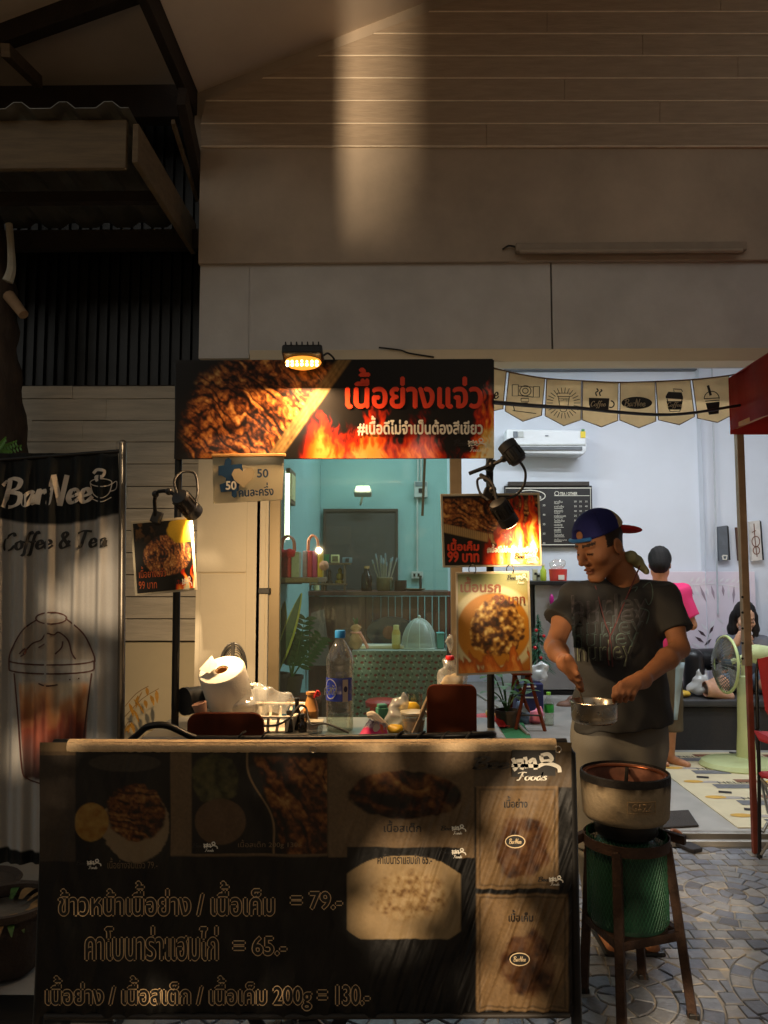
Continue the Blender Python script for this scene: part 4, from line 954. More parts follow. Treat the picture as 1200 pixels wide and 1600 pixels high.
outlined('ข้าวหน้าเนื้อย่าง / เนื้อเค็ม', (92, 428, 1378, 1430)); outlined('= 79.-', (455, 534, 1394, 1420))
outlined('คาโบนาร่าแฮมไก่', (134, 340, 1448, 1500)); outlined('= 65.-', (365, 447, 1464, 1492))
outlined('เนื้อย่าง / เนื้อสเต็ก / เนื้อเค็ม 200g', (72, 486, 1526, 1578)); outlined('= 130.-', (497, 577, 1540, 1570))
dkp = mat('print_dark', s(30, 24, 20), .5)
letter('เนื้อสเต็ก', (600, 658, 1282, 1300), YSf, dkp, sg, lift=.002, bold=.4); letter('เนื้อย่าง', (788, 824, 1244, 1262), YSf, dkp, sg, lift=.002, bold=.4); letter('เนื้อเค็ม', (795, 833, 1422, 1440), YSf, dkp, sg, lift=.002, bold=.4)
letter('คาโบนาร่าแฮมไก่ 65.-', (590, 675, 1334, 1350), YSf, dkp, sg, lift=.002, bold=.3)
m_mut = mat('print_muted', s(110, 90, 64), .5)
letter('เนื้อย่างจิ้มแจ่ว 79.-', (168, 246, 1340, 1357), YSf, m_mut, sg, lift=.002); letter('เนื้อสเต็ก 200g 130.-', (372, 472, 1312, 1326), YSf, m_mut, sg, lift=.002)
flat([(800, 1172), (868, 1172), (868, 1212), (800, 1214)], YS - .004, m_ink, sg, name='logo_ground', lift=.008)
bee_logo(737, 876, 1176, 1220, YS - .006, sg, lift=.009)
for x0, y0 in ((118, 1342), (300, 1315), (688, 1288), (688, 1325), (840, 1368)): bee_logo(x0, x0 + 40, y0, y0 + 16, YSf, sg, lift=.003)
for cx, cy in ((805, 1315), (812, 1499)):
    put2d(np.array(ell(0, 0, 1, 1, n=24)[:-1]), [tuple(range(24))], (cx - 16, cx + 16, cy - 10.5, cy + 10.5), YS, m_cream2, sg, name='logo_ring', lift=.016); put2d(np.array(ell(0, 0, 1, 1, n=24)[:-1]), [tuple(range(24))], (cx - 14.5, cx + 14.5, cy - 9, cy + 9), YS, m_ink, sg, name='logo_oval', lift=.017)
    script('BarNee', (cx - 10, cx + 10, cy - 5, cy + 4), YS, m_cream2, sg, w=.16, lift=.018)
# ================================================================== things on the cart
def at(px, py, Y): return P(px, py, Y)
def lump(name, label, cat, boxes, m, h=.006, noise=.0, seed=0, parent=None, tag_=True, col=None):
    """soft crumpled thing grown from a few ellipsoids (centre, radii)"""
    lo = np.min([np.array(c) - np.array(r) for c, r in boxes], 0) - .03; hi = np.max([np.array(c) + np.array(r) for c, r in boxes], 0) + .03
    S = SDF(lo, hi, h)
    for c, r in boxes: S.ell(c, r, k=.02)
    if noise:
        f = 1 / (noise * 3.2)
        S.warp(lambda x, y, z: noise * (np.abs(np.sin(x * f + 2 * np.sin(z * f * .7 + seed))) + np.abs(np.sin(z * f * 1.1 + 2 * np.sin(y * f * .8 + seed * 2))) - .9))
    o = S.build(name, m, parent, smoothit=1, col=col)
    if tag_: tag(o, label, cat)
    return o
m_paper = mat('kitchen_paper', s(214, 206, 190), .85, var=.03, bump=.12, bscale=160)
roll = thing('paper_roll', 'white kitchen paper roll leaning on the left of the cart', 'paper roll', at(365, 1112, 2.6))
c0, c1 = at(366, 1112, 2.64), at(346, 1046, 2.555); d = (c1 - c0).normalized(); L = (c1 - c0).length
MB().lathe([(.02, .002), (.074, 0), (.077, .01), (.077, L - .006), (.073, L), (.022, L), (.02, L - .05), (.02, .002)], c0, 40, d, caps=False).build('paper', m_paper, roll, smooth=True)
MB().lathe([(.0195, .003), (.0195, L - .004), (.0175, L - .004), (.0175, .003)], c0, 24, d, caps=False).build('core', mat('card', s(160, 120, 76), .8), roll, smooth=True)
e = at(320, 1044, 2.5)
MB().add([at(311, 1046, 2.53), at(331, 1024, 2.56), at(336, 1032, 2.55), at(341, 1040, 2.53), at(327, 1052, 2.51)], [(0, 1, 2, 3, 4)]).build('loose_sheet', m_paper, roll, solid=.001)
# small black fan behind it
sf = thing('desk_fan', 'small black desk fan grille behind the paper roll', 'fan', at(368, 1110, 2.71))
cc = at(366, 1046, 2.7)
for k in range(9):
    r_ = .045 * math.sqrt(max(.05, 1 - (k / 9) ** 2)); MB().tube([cc + Vector((math.cos(t) * r_ * .9, -.025 + .006 * k, .012 + math.sin(t) * r_ * 1.6)) for t in np.linspace(0, 6.28, 29)[:-1]], .0016, n=6, closed=True).build('grille_ring', m_plas, sf, smooth=True)
MB().tube([cc + Vector((math.cos(t) * .045, -.02, .012 + math.sin(t) * .08)) for t in np.linspace(0, 6.28, 29)[:-1]], .004, n=8, closed=True).build('rim', m_plas, sf, smooth=True)
MB().bar(cc + Vector((0, -.028, .095)), cc + Vector((0, -.028, -.05)), .012, .006).build('spine', m_plas, sf)
MB().cyl(cc + Vector((0, 0, -.07)), Vector((cc.x, cc.y, zt)), .012).build('stand', m_plas, sf, smooth=True)
m_tub = mat_clear('clear_plastic', (.88, .88, .84), gloss=.06, rough=.12, haze=.28)
def on_cart(px, Y): q = P(px, 1100, Y); return Vector((q.x, Y, zt))
tb = thing('clear_tub', 'clear plastic tub with lid beside the paper roll', 'container', on_cart(386, 2.7))
MB().lathe([(.03, 0), (.036, .11), (.037, .112)], on_cart(384, 2.7) + Vector((0, 0, .002)), 24).build('tub', m_tub, tb, smooth=True)
MB().lathe([(.039, .113), (.04, .122), (.034, .126)], on_cart(384, 2.7), 24).build('lid', mat('milky_lid', s(196, 186, 160), .4), tb, smooth=True)
can = thing('black_canister', 'black canister lying at the left end of the cart', 'canister', on_cart(305, 2.6))
a, b = at(288, 1096, 2.58), at(330, 1090, 2.66); MB().lathe([(.03, 0), (.042, .004), (.044, .02), (.044, (b - a).length)], a, 24, b - a).build('body', m_plas, can, smooth=True)
MB().lathe([(.046, -.002), (.046, .014)], a, 24, b - a).build('rim', m_black, can, smooth=True)
kn = MB().lathe([(.015, 0), (.018, .004), (.021, .026), (.024, .04), (.018, .042), (.014, .012)], at(316, 1118, 2.47), 20, (-.25, -.1, 1)); tag(kn.build('plastic_cup', mat('pinkish_plastic', s(170, 132, 112), .5), smooth=True), 'small pinkish plastic cup on the left chopping board', 'cup')
# white basket with a crumpled bag in it
bk = thing('white_basket', 'white plastic basket holding a crumpled clear bag', 'basket', on_cart(395, 2.6))
m_bas = mat('white_plastic', s(222, 206, 182), .45, var=.05)
x0, x1 = P(322, 1100, 2.52).x, P(462, 1100, 2.52).x; y0, y1 = 2.48, 2.68; zb = zt + .05
rim = [Vector((x0, y0, zb)), Vector((x1, y0, zb)), Vector((x1 + .02, y1, zb + .01)), Vector((x0 - .01, y1, zb + .01))]
for i in range(4): MB().bar(rim[i], rim[(i + 1) % 4], .012, .008).build('rim', m_bas, bk, bevel=.002)
for i in range(4):
    for k in range(9):
        p = rim[i].lerp(rim[(i + 1) % 4], (k + .5) / 9); q = p.copy(); cxy = (rim[0] + rim[2]) / 2; q = q + (cxy - q) * .08; q.z = zt + .004
        MB().bar(p, q, .009, .003).build('slat', m_bas, bk)
MB().bx(x0 + .01, x1 - .01, y0 + .01, y1 - .01, zt + .001, zt + .004).build('bottom', m_bas, bk)
m_film = mat_clear('clear_film', (.95, .94, .9), gloss=.1, rough=.1, haze=.26)
lump('crumpled_bag', 'crumpled clear plastic bag heaped in the white basket', 'plastic bag', [(at(385, 1100, 2.58), (.07, .05, .035)), (at(412, 1092, 2.58), (.06, .045, .045)), (at(438, 1098, 2.58), (.04, .035, .035)), (at(405, 1078, 2.6), (.022, .02, .022)), (at(446, 1088, 2.6), (.025, .02, .02))], m_film, h=.0045, noise=.0075, seed=1)
m_board = mat('board_wood', s(84, 36, 15), .8, var=.35, scale=9, bump=.1, stretch=(1, 1, .25), spec=.15)
def rrect(x0, y0, x1, y1, r, n=5, corners='1111'):
    o = []
    for (cx, cy, a0), on in zip(((x1 - r, y0 + r, -90), (x1 - r, y1 - r, 0), (x0 + r, y1 - r, 90), (x0 + r, y0 + r, 180)), corners):
        if on == '1': o += [(cx + r * math.cos(R(a0 + 90 * i / n)), cy + r * math.sin(R(a0 + 90 * i / n))) for i in range(n + 1)]
        else: o.append((cx + r * (1 if cx == x1 - r else -1), cy + r * (1 if cy == y1 - r else -1)))
    return o
b1 = MB().pprism(rrect(292, 1114, 412, 1156, 18, corners='1001'), 2.44, .016); tag(b1.build('chopping_board', m_board, bevel=.003), 'low dark wooden board standing in front of the white basket', 'chopping board')
b2 = MB().pprism(rrect(667, 1070, 745, 1160, 12, corners='1001'), 2.43, .016); tag(b2.build('chopping_board', m_board, bevel=.003), 'upright dark wooden chopping board at the right end of the cart', 'chopping board')
# leaning plank
tag(MB().pprism([(641, 1152), (650, 1152), (672, 1092), (668, 1090)], 2.46, .05).build('leaning_plank', mat('grey_wood', s(132, 112, 86), .7, var=.2), bevel=.002), 'narrow grey plank leaning against the right chopping board', 'plank')
# spice bottle
sp = thing('wooden_shaker', 'small turned wooden bottle with red ribbon beside the water bottle', 'bottle', on_cart(487, 2.56))
q = on_cart(486, 2.56)
MB().lathe([(.022, 0), (.024, .01), (.023, .035), (.0245, .05), (.0255, .058), (.024, .06), (.02, .08), (.013, .1), (.0125, .106), (.0165, .109), (.0165, .117), (.012, .118)], q, 28).build('body', mat('turned_wood', s(176, 122, 62), .45, var=.2, scale=14, stretch=(1, 1, .3)), sp, smooth=True)
MB().tube([q + Vector((.012, -.012, .1)), q + Vector((.022, -.016, .122)), q + Vector((.03, -.014, .112)), q + Vector((.018, -.014, .106))], .004, n=6, sm=4).build('ribbon', mat('red_ribbon', s(196, 40, 40), .5), sp, smooth=True)
# black sauce bottles / cable knot
for i, (x, y_, hh) in enumerate(((452, 2.5, .055), (464, 2.53, .09), (473, 2.5, .045))):
    q = on_cart(x, y_); t = thing('sauce_bottle', ['squat black bottle against the white basket', 'tall black bottle beside the wooden shaker', 'tiny black bottle in front of the wooden shaker'][i], 'bottle', q)
    MB().lathe([(.013, 0), (.014, .004), (.014, hh * .6), (.007, hh * .78), (.007, hh)], q, 16).build('body', mat('dark_glass', s(24, 18, 14), .12), t, smooth=True)
    MB().lathe([(.009, hh), (.009, hh + .012)], q, 14).build('cap', m_plas, t, smooth=True)
tag(MB().tube([at(412, 1134, 2.43), at(432, 1133, 2.42), at(452, 1122, 2.43), at(466, 1104, 2.47), at(478, 1106, 2.5), at(486, 1132, 2.46), at(510, 1131, 2.44), at(545, 1145, 2.42)], .0035, n=8, sm=6).build('power_cable', m_cable, smooth=True), 'black power cable looping over the front of the cart', 'cable')
q = on_cart(493, 2.49); t = thing('square_container', 'small clear square box in front of the wooden shaker', 'container', q)
MB().box(q + Vector((0, 0, .018)), (.045, .04, .034), taper=1.1).build('box', m_tub, t, bevel=.004); MB().box(q + Vector((0, 0, .037)), (.052, .047, .004)).build('lid', MATS['milky_lid'], t, bevel=.002)
# water bottle
wb = thing('water_bottle', 'large clear water bottle with blue cap and label at the middle of the cart', 'bottle', on_cart(530, 2.52))
q = on_cart(531, 2.52); prof = [(.036, 0), (.041, .004), (.044, .012), (.044, .03), (.0425, .034), (.044, .038), (.044, .06), (.0425, .064), (.044, .068), (.044, .12), (.045, .122), (.045, .165), (.044, .17), (.0432, .19), (.044, .194), (.044, .225), (.042, .236), (.034, .258), (.022, .278), (.0135, .29), (.0125, .3)]
m_pet = mat_clear('pet_plastic', (.93, .95, .94), gloss=.07, rough=.04, haze=.03)
MB().lathe([(r_, z) for r_, z in prof], q, 36).build('bottle_wall', m_pet, wb, smooth=True, sharp=25)
MB().lathe([(.0415, .003), (.0425, .012), (.0425, .048)], q, 32).build('water', mat_clear('water', (.9, .93, .84), gloss=.06, rough=.02), wb, smooth=True)
MB().lathe([(.0165, .297), (.0168, .318), (.0155, .321)], q, 28, rfun=lambda a, z: 1 + .02 * math.cos(a * 24)).build('cap', mat('cap_blue', s(40, 130, 200), .4), wb, smooth=True)
lb = MB(); n = 20
for k in range(n + 1):
    a = R(-178 + 150 * k / n) ; lb.v += [(q.x + .0448 * math.cos(a), q.y + .0448 * math.sin(a), q.z + z) for z in (.1, .172)]
lb.f = [(2 * k, 2 * k + 2, 2 * k + 3, 2 * k + 1) for k in range(n)]
lb.build('label', mat('label_blue', s(44, 66, 176), .35, var=.25, scale=30), wb, smooth=True)
def wrap(pts, r=.0455):   # (angle deg, z) -> on the bottle
    return [(q.x + r * math.cos(R(a)), q.y + r * math.sin(R(a)), q.z + z) for a, z in pts]
MB().add(wrap([(-128 + 30 * math.cos(t), .138 + .032 * math.sin(t)) for t in np.linspace(0, 6.28, 25)[:-1]], .0462), [tuple(range(24))]).build('label_ring', m_wht, wb)
MB().add(wrap([(-128 + 27 * math.cos(t), .138 + .0285 * math.sin(t)) for t in np.linspace(0, 6.28, 25)[:-1]], .0466), [tuple(range(24))]).build('label_oval', mat('label_deep', s(30, 60, 196), .35), wb)
MB().add(wrap([(-75, .098), (-52, .098), (-52, .168), (-75, .168)], .0464), [(0, 1, 2, 3)]).build('paper_tag', mat('tag_paper', s(196, 180, 160), .6), wb)
MB().add(wrap([(-63 + 8 * math.cos(t), .138 + .0095 * math.sin(t)) for t in np.linspace(0, 6.28, 17)[:-1]], .0469), [tuple(range(16))]).build('tag_mark', mat('tag_ink', s(40, 30, 66), .5), wb)
letter('คริสตัล', (507, 525, 1070, 1086), 2.4725, m_wht, wb, bold=.3, lift=.0)
# right heap
pk = thing('pink_packet', 'pink and white printed snack packet lying beside the water bottle', 'packet', on_cart(585, 2.47))
def paint_pk(px, py):
    c = np.zeros(px.shape + (3,)) + sa(206, 206, 214); n = fbm(px / 7, py / 5); c = mixc(c, np.zeros_like(c) + sa(222, 50, 110), sst(1136, 1142, py + 5 * n)); c = mixc(c, np.zeros_like(c) + sa(222, 96, 60), sst(.55, .6, n) * sst(588, 594, px)); return mixc(c, np.zeros_like(c) + sa(70, 80, 120), sst(.62, .66, fbm(px / 3, py / 3)) * sst(1140, 1132, py) * sst(590, 584, px))
print_sheet('wrapper', pk, 560, 606, 1122, 1152, 2.45, paint_pk, m_vinyl, step=.8, quad=[(577, 1124), (602, 1130), (607, 1153), (560, 1150)], disp=lambda a, b: .012 * np.sin((b - 1122) / 9) + .004 * np.sin(a / 4))
MB().pprism([(577, 1125), (601, 1131), (606, 1154), (561, 1151)], 2.462, .03).build('filling', m_bas, pk, bevel=.006)
MB().tube([at(574, 1118, 2.47), at(582, 1117, 2.47), at(594, 1126, 2.48), at(605, 1135, 2.49)], [.009, .012, .01, .006], sm=5).build('folded_end', m_bas, pk, smooth=True)
t = thing('green_box', 'small teal green box behind the pink packet', 'box', on_cart(597, 2.6)); q = on_cart(597, 2.6)
MB().box(q + Vector((0, 0, .03)), (.036, .03, .06), (0, 0, 20)).build('carton', mat('teal_card', s(50, 110, 92), .6), t, bevel=.002); MB().box(q + Vector((0, 0, .066)), (.03, .026, .012), (0, 0, 20)).build('lid', MATS['teal_card'], t, bevel=.003)
m_wrapf = mat_clear('milky_film', (.85, .84, .76), gloss=.06, rough=.15, haze=.4)
lump('bread_bag', 'milky plastic bag of bread in the heap on the right of the cart', 'plastic bag', [(at(617, 1128, 2.55), (.035, .03, .045)), (at(622, 1104, 2.56), (.028, .02, .035)), (at(632, 1096, 2.56), (.014, .014, .03))], m_wrapf, h=.004, noise=.005, seed=3)
lump('yellow_snack_bag', 'yellow snack bag behind the milky bread bag', 'snack bag', [(at(640, 1108, 2.6), (.035, .02, .028)), (at(618, 1140, 2.5), (.03, .02, .018))], mat('yellow_film', s(206, 166, 40), .3, var=.2, scale=20), h=.005, noise=.004, seed=5)
q = on_cart(646, 2.52); t = thing('sauce_tub', 'clear tub with yellow sauce and flat lid before the leaning plank', 'container', q)
MB().lathe([(.032, .002), (.04, .055)], q, 24).build('tub', m_tub, t, smooth=True); MB().lathe([(.031, .004), (.036, .034)], q, 24).build('sauce', mat('yellow_sauce', s(200, 150, 50), .4), t, smooth=True); MB().lathe([(.043, .056), (.043, .062), (.036, .064)], q, 24).build('lid', MATS['milky_lid'], t, smooth=True)
q = on_cart(647, 2.66); t = thing('glass_tumbler', 'plain clear glass tumbler behind the sauce tub', 'glass', q)
MB().lathe([(.024, .002), (.026, .004), (.03, .1), (.028, .1), (.0245, .01)], q, 24, caps=False).build('glass', mat_clear('glass_clear', (.9, .93, .9), gloss=.07, rough=.02), t, smooth=True); MB().lathe([(.024, 0), (.025, .008)], q, 20).build('glass_base', MATS['glass_clear'], t, smooth=True)
t = thing('cracker_bag', 'clear bag of crackers tied with red tape above the right chopping board', 'plastic bag', on_cart(705, 2.66))
lump('film', '', '', [(at(704, 1062, 2.68), (.05, .03, .055)), (at(714, 1062, 2.68), (.04, .03, .04)), (at(703, 1036, 2.68), (.028, .02, .02)), (at(703, 1005, 2.68), (.014, .012, .04))], m_film, h=.0045, noise=.006, seed=7, parent=t, tag_=False)
MB().lathe([(.014, 0), (.016, .006), (.014, .014)], at(703, 1031, 2.68), 14).build('tape', mat('red_tape', s(200, 30, 36), .4), t, smooth=True)
lump('crackers', '', '', [(at(712, 1068, 2.685), (.025, .015, .04)), (at(696, 1072, 2.68), (.02, .014, .035))], mat('cracker', s(206, 176, 128), .8), h=.006, noise=.004, seed=2, parent=t, tag_=False)
bi = thing('crate', 'low wooden crate at the back of the cart under the cracker bag', 'crate', on_cart(705, 2.7)); q = on_cart(712, 2.69)
for k in range(3): MB().box(q + Vector((0, -.05, .02 + k * .026)), (.13, .008, .022)).build('slat', m_board, bi, bevel=.002)
for sx in (-1, 1): MB().box(q + Vector((sx * .06, 0, .04)), (.008, .1, .078)).build('side', m_board, bi, bevel=.002)
# ================================================================== gas stove on its stool
f1, f2, f3, f4 = G(972, 1618), G(1083, 1592), G(1004, 1530), G(912, 1552)
ctr = (f1 + f2 + f3 + f4) / 4; sc_ = Vector((P(977, 1250, ctr.y).x, ctr.y, 0))
m_iron = mat('rusty_iron', s(70, 50, 38), .75, metal=.35, var=.4, scale=25, bump=.4, bscale=120)
sto = thing('iron_stool', 'rusty iron stool frame carrying the green gas bottle', 'stool', ctr)
tops = []
for f in (f1, f2, f3, f4):
    tp = sc_ + (f - ctr) * .72; tp.z = .56; tops.append(tp); MB().bar(f, tp, .03, .03, (f - ctr).normalized()).build('leg', m_iron, sto, bevel=.003); MB().box(f + Vector((0, 0, .012)), (.036, .036, .024)).build('foot', m_plas, sto, bevel=.004)
for i in range(4):
    a, b = tops[i], tops[(i + 1) % 4]; fa, fb = (f1, f2, f3, f4)[i], (f1, f2, f3, f4)[(i + 1) % 4]
    MB().bar(fa.lerp(a, .48), fb.lerp(b, .48), .024, .03).build('brace', m_iron, sto, bevel=.002)
rg = MB(); N = 48
for z_, r_ in ((.545, .148), (.58, .148), (.58, .144), (.545, .144)): rg.v += [(sc_.x + r_ * math.cos(2 * math.pi * i / N), sc_.y + r_ * math.sin(2 * math.pi * i / N), z_) for i in range(N)]
rg.f = [(k * N + i, k * N + (i + 1) % N, ((k + 1) % 4) * N + (i + 1) % N, ((k + 1) % 4) * N + i) for k in range(4) for i in range(N)]
rg.build('ring', m_iron, sto, smooth=True)
MB().bar(sc_ + Vector((.14, .03, .57)), sc_ + Vector((.2, -.02, .565)), .02, .03).build('hook', m_iron, sto); MB().bar(sc_ + Vector((-.14, .03, .565)), sc_ + Vector((-.19, -.01, .56)), .02, .03).build('hook', m_iron, sto)
MB().lathe([(.13, .275), (.13, .283)], sc_, 24).build('plate', m_iron, sto)
gb = thing('gas_bottle', 'green picnic gas bottle with wire mesh guard inside the stool', 'gas bottle', sc_ + Vector((0, 0, .284)))
m_gas = mat('gas_green', s(16, 56, 38), .5, var=.25, scale=12, bump=.15)
MB().lathe([(.1, .285), (.122, .29), (.13, .31), (.13, .5), (.124, .53), (.1, .56), (.06, .578), (.03, .582)], sc_, 40).build('tank', m_gas, gb, smooth=True)
MB().lathe([(.126, .2845), (.126, .305), (.123, .305)], sc_, 40).build('foot_ring', m_gas, gb, smooth=True)
MB().cyl(sc_ + Vector((0, 0, .58)), sc_ + Vector((0, 0, .66)), .03, .024).build('valve', m_black, gb, smooth=True)
MB().lathe([(.1, .583), (.108, .592), (.108, .63), (.1, .637)], sc_, 40).build('collar', m_black, gb, smooth=True)
NU, NV = 64, 20; gm = MB()
for j in range(NV + 1):
    for i in range(NU):
        a = 2 * math.pi * (i + .5 * (j % 2)) / NU; gm.v.append((sc_.x + .1365 * math.cos(a), sc_.y + .1365 * math.sin(a), .3 + .29 * j / NV))
for j in range(NV - 1):
    if j % 2 == 0:
        for i in range(NU): gm.f.append((j * NU + i, (j + 1) * NU + i, (j + 2) * NU + i, (j + 1) * NU + (i - 1) % NU))
    else:
        for i in range(NU): gm.f.append((j * NU + i, (j + 1) * NU + (i + 1) % NU, (j + 2) * NU + i, (j + 1) * NU + i))
gmo = gm.build('mesh_guard', mat('green_wire', s(42, 92, 66), .5, metal=.2), gb); md = gmo.modifiers.new('w', 'WIREFRAME'); md.thickness = .0022
st = thing('gas_stove', 'round concrete gas stove ring with sooty rim on top of the gas bottle', 'stove', sc_ + Vector((0, 0, .62)))
m_cem = mat('stove_concrete', s(150, 126, 92), .85, var=.22, scale=12, bump=.5, bscale=60); m_soot = mat('soot', s(26, 21, 18), .8, var=.4, scale=30, bump=.4)
zt0 = .64; zt1 = P(977, 1205, sc_.y).z
cas = MB(); cas.lathe([(.1, zt0 + .004), (.138, zt0)] + [(.147 + .008 * k / 14, zt0 + .012 + (zt1 - .026 - zt0 - .012) * k / 14) for k in range(15)] + [(.1545, zt1 - .024)], sc_, 72, caps=False)
cv = np.array(cas.v); tz_ = (cv[:, 2] - zt0) / (zt1 - zt0); an_ = np.arctan2(cv[:, 1] - sc_.y, cv[:, 0] - sc_.x)
sm_ = np.clip((tz_ - .74 + .3 * (fbm(an_ * 9 + 30, tz_ * 1.5, 3) - .5)) * 6, 0, .9) + .3 * np.clip(fbm(an_ * 3 + 50, tz_ * 3 + 5, 3) - .5, 0, 1); cc_ = mixc(np.tile(sa(150, 134, 108), (len(cv), 1)), np.tile(sa(38, 26, 18), (len(cv), 1)), sm_)
np_mesh('casing', cv, np.array(cas.f), mat_col('stove_casing', rough=.85, spec=.2, bump=.5, bscale=70), st, cc_, smooth=True)
MB().lathe([(.1545, zt1 - .0245), (.1555, zt1 - .01), (.153, zt1), (.147, zt1 + .003), (.146, zt1 - .01)], sc_, 56, caps=False).build('rim', m_soot, st, smooth=True)
MB().lathe([(.146, zt1 - .006), (.138, zt1 - .012), (.128, zt1 - .06), (.126, zt1 - .09), (.02, zt1 - .092)], sc_, 56, caps=False).build('lining', mat('burnt_lining', s(120, 76, 58), .8, var=.4, scale=18), st, smooth=True)
MB().tube([sc_ + Vector((.136 * math.cos(t), .136 * math.sin(t), zt1 - .012)) for t in np.linspace(0, 6.28, 41)[:-1]], .004, n=8, closed=True).build('inner_ring', mat('hot_copper', s(150, 84, 50), .35, metal=.7, var=.3), st, smooth=True)
for k in range(3):
    a = R(70 + 120 * k); MB().bar(sc_ + Vector((.13 * math.cos(a), .13 * math.sin(a), zt1 - .02)), sc_ + Vector((.05 * math.cos(a), .05 * math.sin(a), zt1 - .055)), .012, .016).build('pot_support', m_soot, st, bevel=.002)
MB().lathe([(.035, zt1 - .092), (.04, zt1 - .06), (.02, zt1 - .055)], sc_, 24).build('burner_head', m_soot, st, smooth=True)
def on_drum(px, py, r_=.1555):
    u = (P(px, py, sc_.y - r_).x - sc_.x) / r_; a = math.asin(max(-.99, min(.99, u))); return Vector((sc_.x + r_ * math.sin(a), sc_.y - r_ * math.cos(a), P(px, py, sc_.y - r_).z))
fr = [(981, 1254), (1026, 1254), (1026, 1272), (981, 1272)]
for i in range(4):
    a, b = fr[i], fr[(i + 1) % 4]; MB().tube([on_drum(a[0] + (b[0] - a[0]) * t, a[1] + (b[1] - a[1]) * t) for t in np.linspace(0, 1, 9)], .0016, n=5).build('raised_border', m_cem, st)
V, F = text2d('GAZZ'); lo, hi = V.min(0), V.max(0); U = (V - lo) / (hi - lo)
MB().add([on_drum(988 + u * 32, 1269 - v * 12, .158) for u, v in U], F).build('raised_lettering', m_cem, st, solid=.003)
# ================================================================== bunting, cable, tent, chair
m_jute = mat('jute_cloth', s(240, 224, 194), .9, var=.12, scale=6, bump=.3, bscale=200, transl=.6); m_hem = mat('hem_brown', s(96, 76, 58), .9)
bu = thing('bunting', 'string of seven jute pennants with coffee drawings across the open front', 'bunting', P(960, 600, 4.26))
YBu = 4.26; zz = lambda q: [(760 + a / 2.727, 560 + b / 2.727) for a, b in q]
flags = [zz([(-20, 35), (85, 55), (70, 215), (35, 222), (-30, 235)]), zz([(97, 60), (250, 85), (235, 243), (155, 268), (80, 225)]), zz([(257, 87), (405, 95), (403, 262), (330, 287), (250, 245)]), zz([(410, 97), (562, 103), (560, 265), (490, 292), (408, 262)]), zz([(570, 103), (718, 100), (722, 268), (650, 296), (568, 263)]), zz([(722, 100), (868, 92), (887, 248), (822, 283), (733, 262)]), zz([(878, 92), (1033, 75), (1040, 245), (985, 273), (900, 255)])]
fl_o = []
for i, q in enumerate(flags):
    fo = MB().pprism(q, YBu + (.012 if i % 2 else 0), .002).build('pennant', m_jute, bu); fl_o.append(fo)
    draw([q + [q[0]]], YBu + (.012 if i % 2 else 0), m_hem, fo, w=1.6, name='hem', lift=.002, sm=1)
MB().tube([P(a, b, YBu + .008) for a, b in ((740, 566), (795, 581), (852, 591), (910, 595), (968, 597.5), (1024, 596), (1082, 593), (1143, 586), (1200, 572))], .004, sm=4).build('cord', m_hem, bu, smooth=True)
k2 = lambda L: [zz(q) for q in L]
def rect_(x0, y0, x1, y1): return [(x0, y0), (x1, y0), (x1, y1), (x0, y1), (x0, y0)]
Yd = lambda i: YBu + (.012 if i % 2 else 0)
draw(k2([rect_(110, 112, 136, 160), rect_(200, 120, 226, 165), ell(166, 138, 24, 22), ell(166, 138, 12, 11), [(136, 118), (200, 122)], [(136, 158), (200, 165)], rect_(148, 170, 180, 185), [(112, 222), (212, 235)], [(114, 200), (120, 222)], rect_(150, 190, 176, 205)]), Yd(1), m_ink, fl_o[1], w=1.3, sm=1)
sun_ = [[(328 + math.cos(t) * 45, 190 + math.sin(t) * 42), (328 + math.cos(t) * 72, 190 + math.sin(t) * 66)] for t in np.linspace(0, 6.28, 27)[:-1]]
draw(k2([rect_(302, 148, 360, 162), [(306, 162), (314, 215), (346, 215), (354, 162)], ell(328, 218, 14, 10)] + sun_), Yd(2), m_ink, fl_o[2], w=1.1, sm=1); letter('COFFEE', (873, 889, 622, 627), Yd(2), m_ink, fl_o[2])
flat(zz([(437, 168), (524, 170), (520, 222), (498, 228), (445, 220), (437, 195)]), Yd(3), m_ink, fl_o[3], name='cup_print'); draw(k2([ell(530, 195, 14, 14, -90, 120), [(470, 160), (466, 146), (476, 138), (470, 128)], [(486, 160), (482, 146), (492, 138), (487, 132)]]), Yd(3), m_ink, fl_o[3], w=2); script('Coffee', (923, 947, 626, 638), Yd(3), m_jute, fl_o[3], w=.16, lift=.004)
put2d(np.array(ell(0, 0, 1, 1, n=28)[:-1]), [tuple(range(28))], (971, 1019, 620, 639), Yd(4), m_ink, fl_o[4], name='oval_print', lift=.003); script('BarNee', (975, 1009, 623, 636), Yd(4), m_jute, fl_o[4], w=.16, lift=.005)
flat(zz([(764, 160), (775, 142), (832, 145), (838, 165), (838, 175), (764, 170)]), Yd(5), m_ink, fl_o[5], name='lid_print'); flat(zz([(768, 182), (836, 182), (830, 218), (775, 218)]), Yd(5), m_ink, fl_o[5], name='sleeve_print'); draw(k2([[(770, 172), (782, 226), (824, 226), (834, 172)], [(800, 142), (796, 130), (830, 132), (836, 142)]]), Yd(5), m_ink, fl_o[5], w=1.4, sm=1); script('Coffee', (1042, 1066, 628, 638), Yd(5), m_jute, fl_o[5], w=.17, lift=.004)
flat(zz([(938, 190), (994, 184), (990, 235), (950, 240)]), Yd(6), m_ink, fl_o[6], name='drink_print'); draw(k2([ell(960, 172, 32, 32, 180, 360), [(928, 172), (992, 168)], [(932, 182), (994, 178)], [(936, 190), (950, 240)]]), Yd(6), m_ink, fl_o[6], w=1.4, sm=1); draw(k2([[(944, 115), (956, 158)]]), Yd(6), m_ink, fl_o[6], w=4, sm=1, name='straw_print')
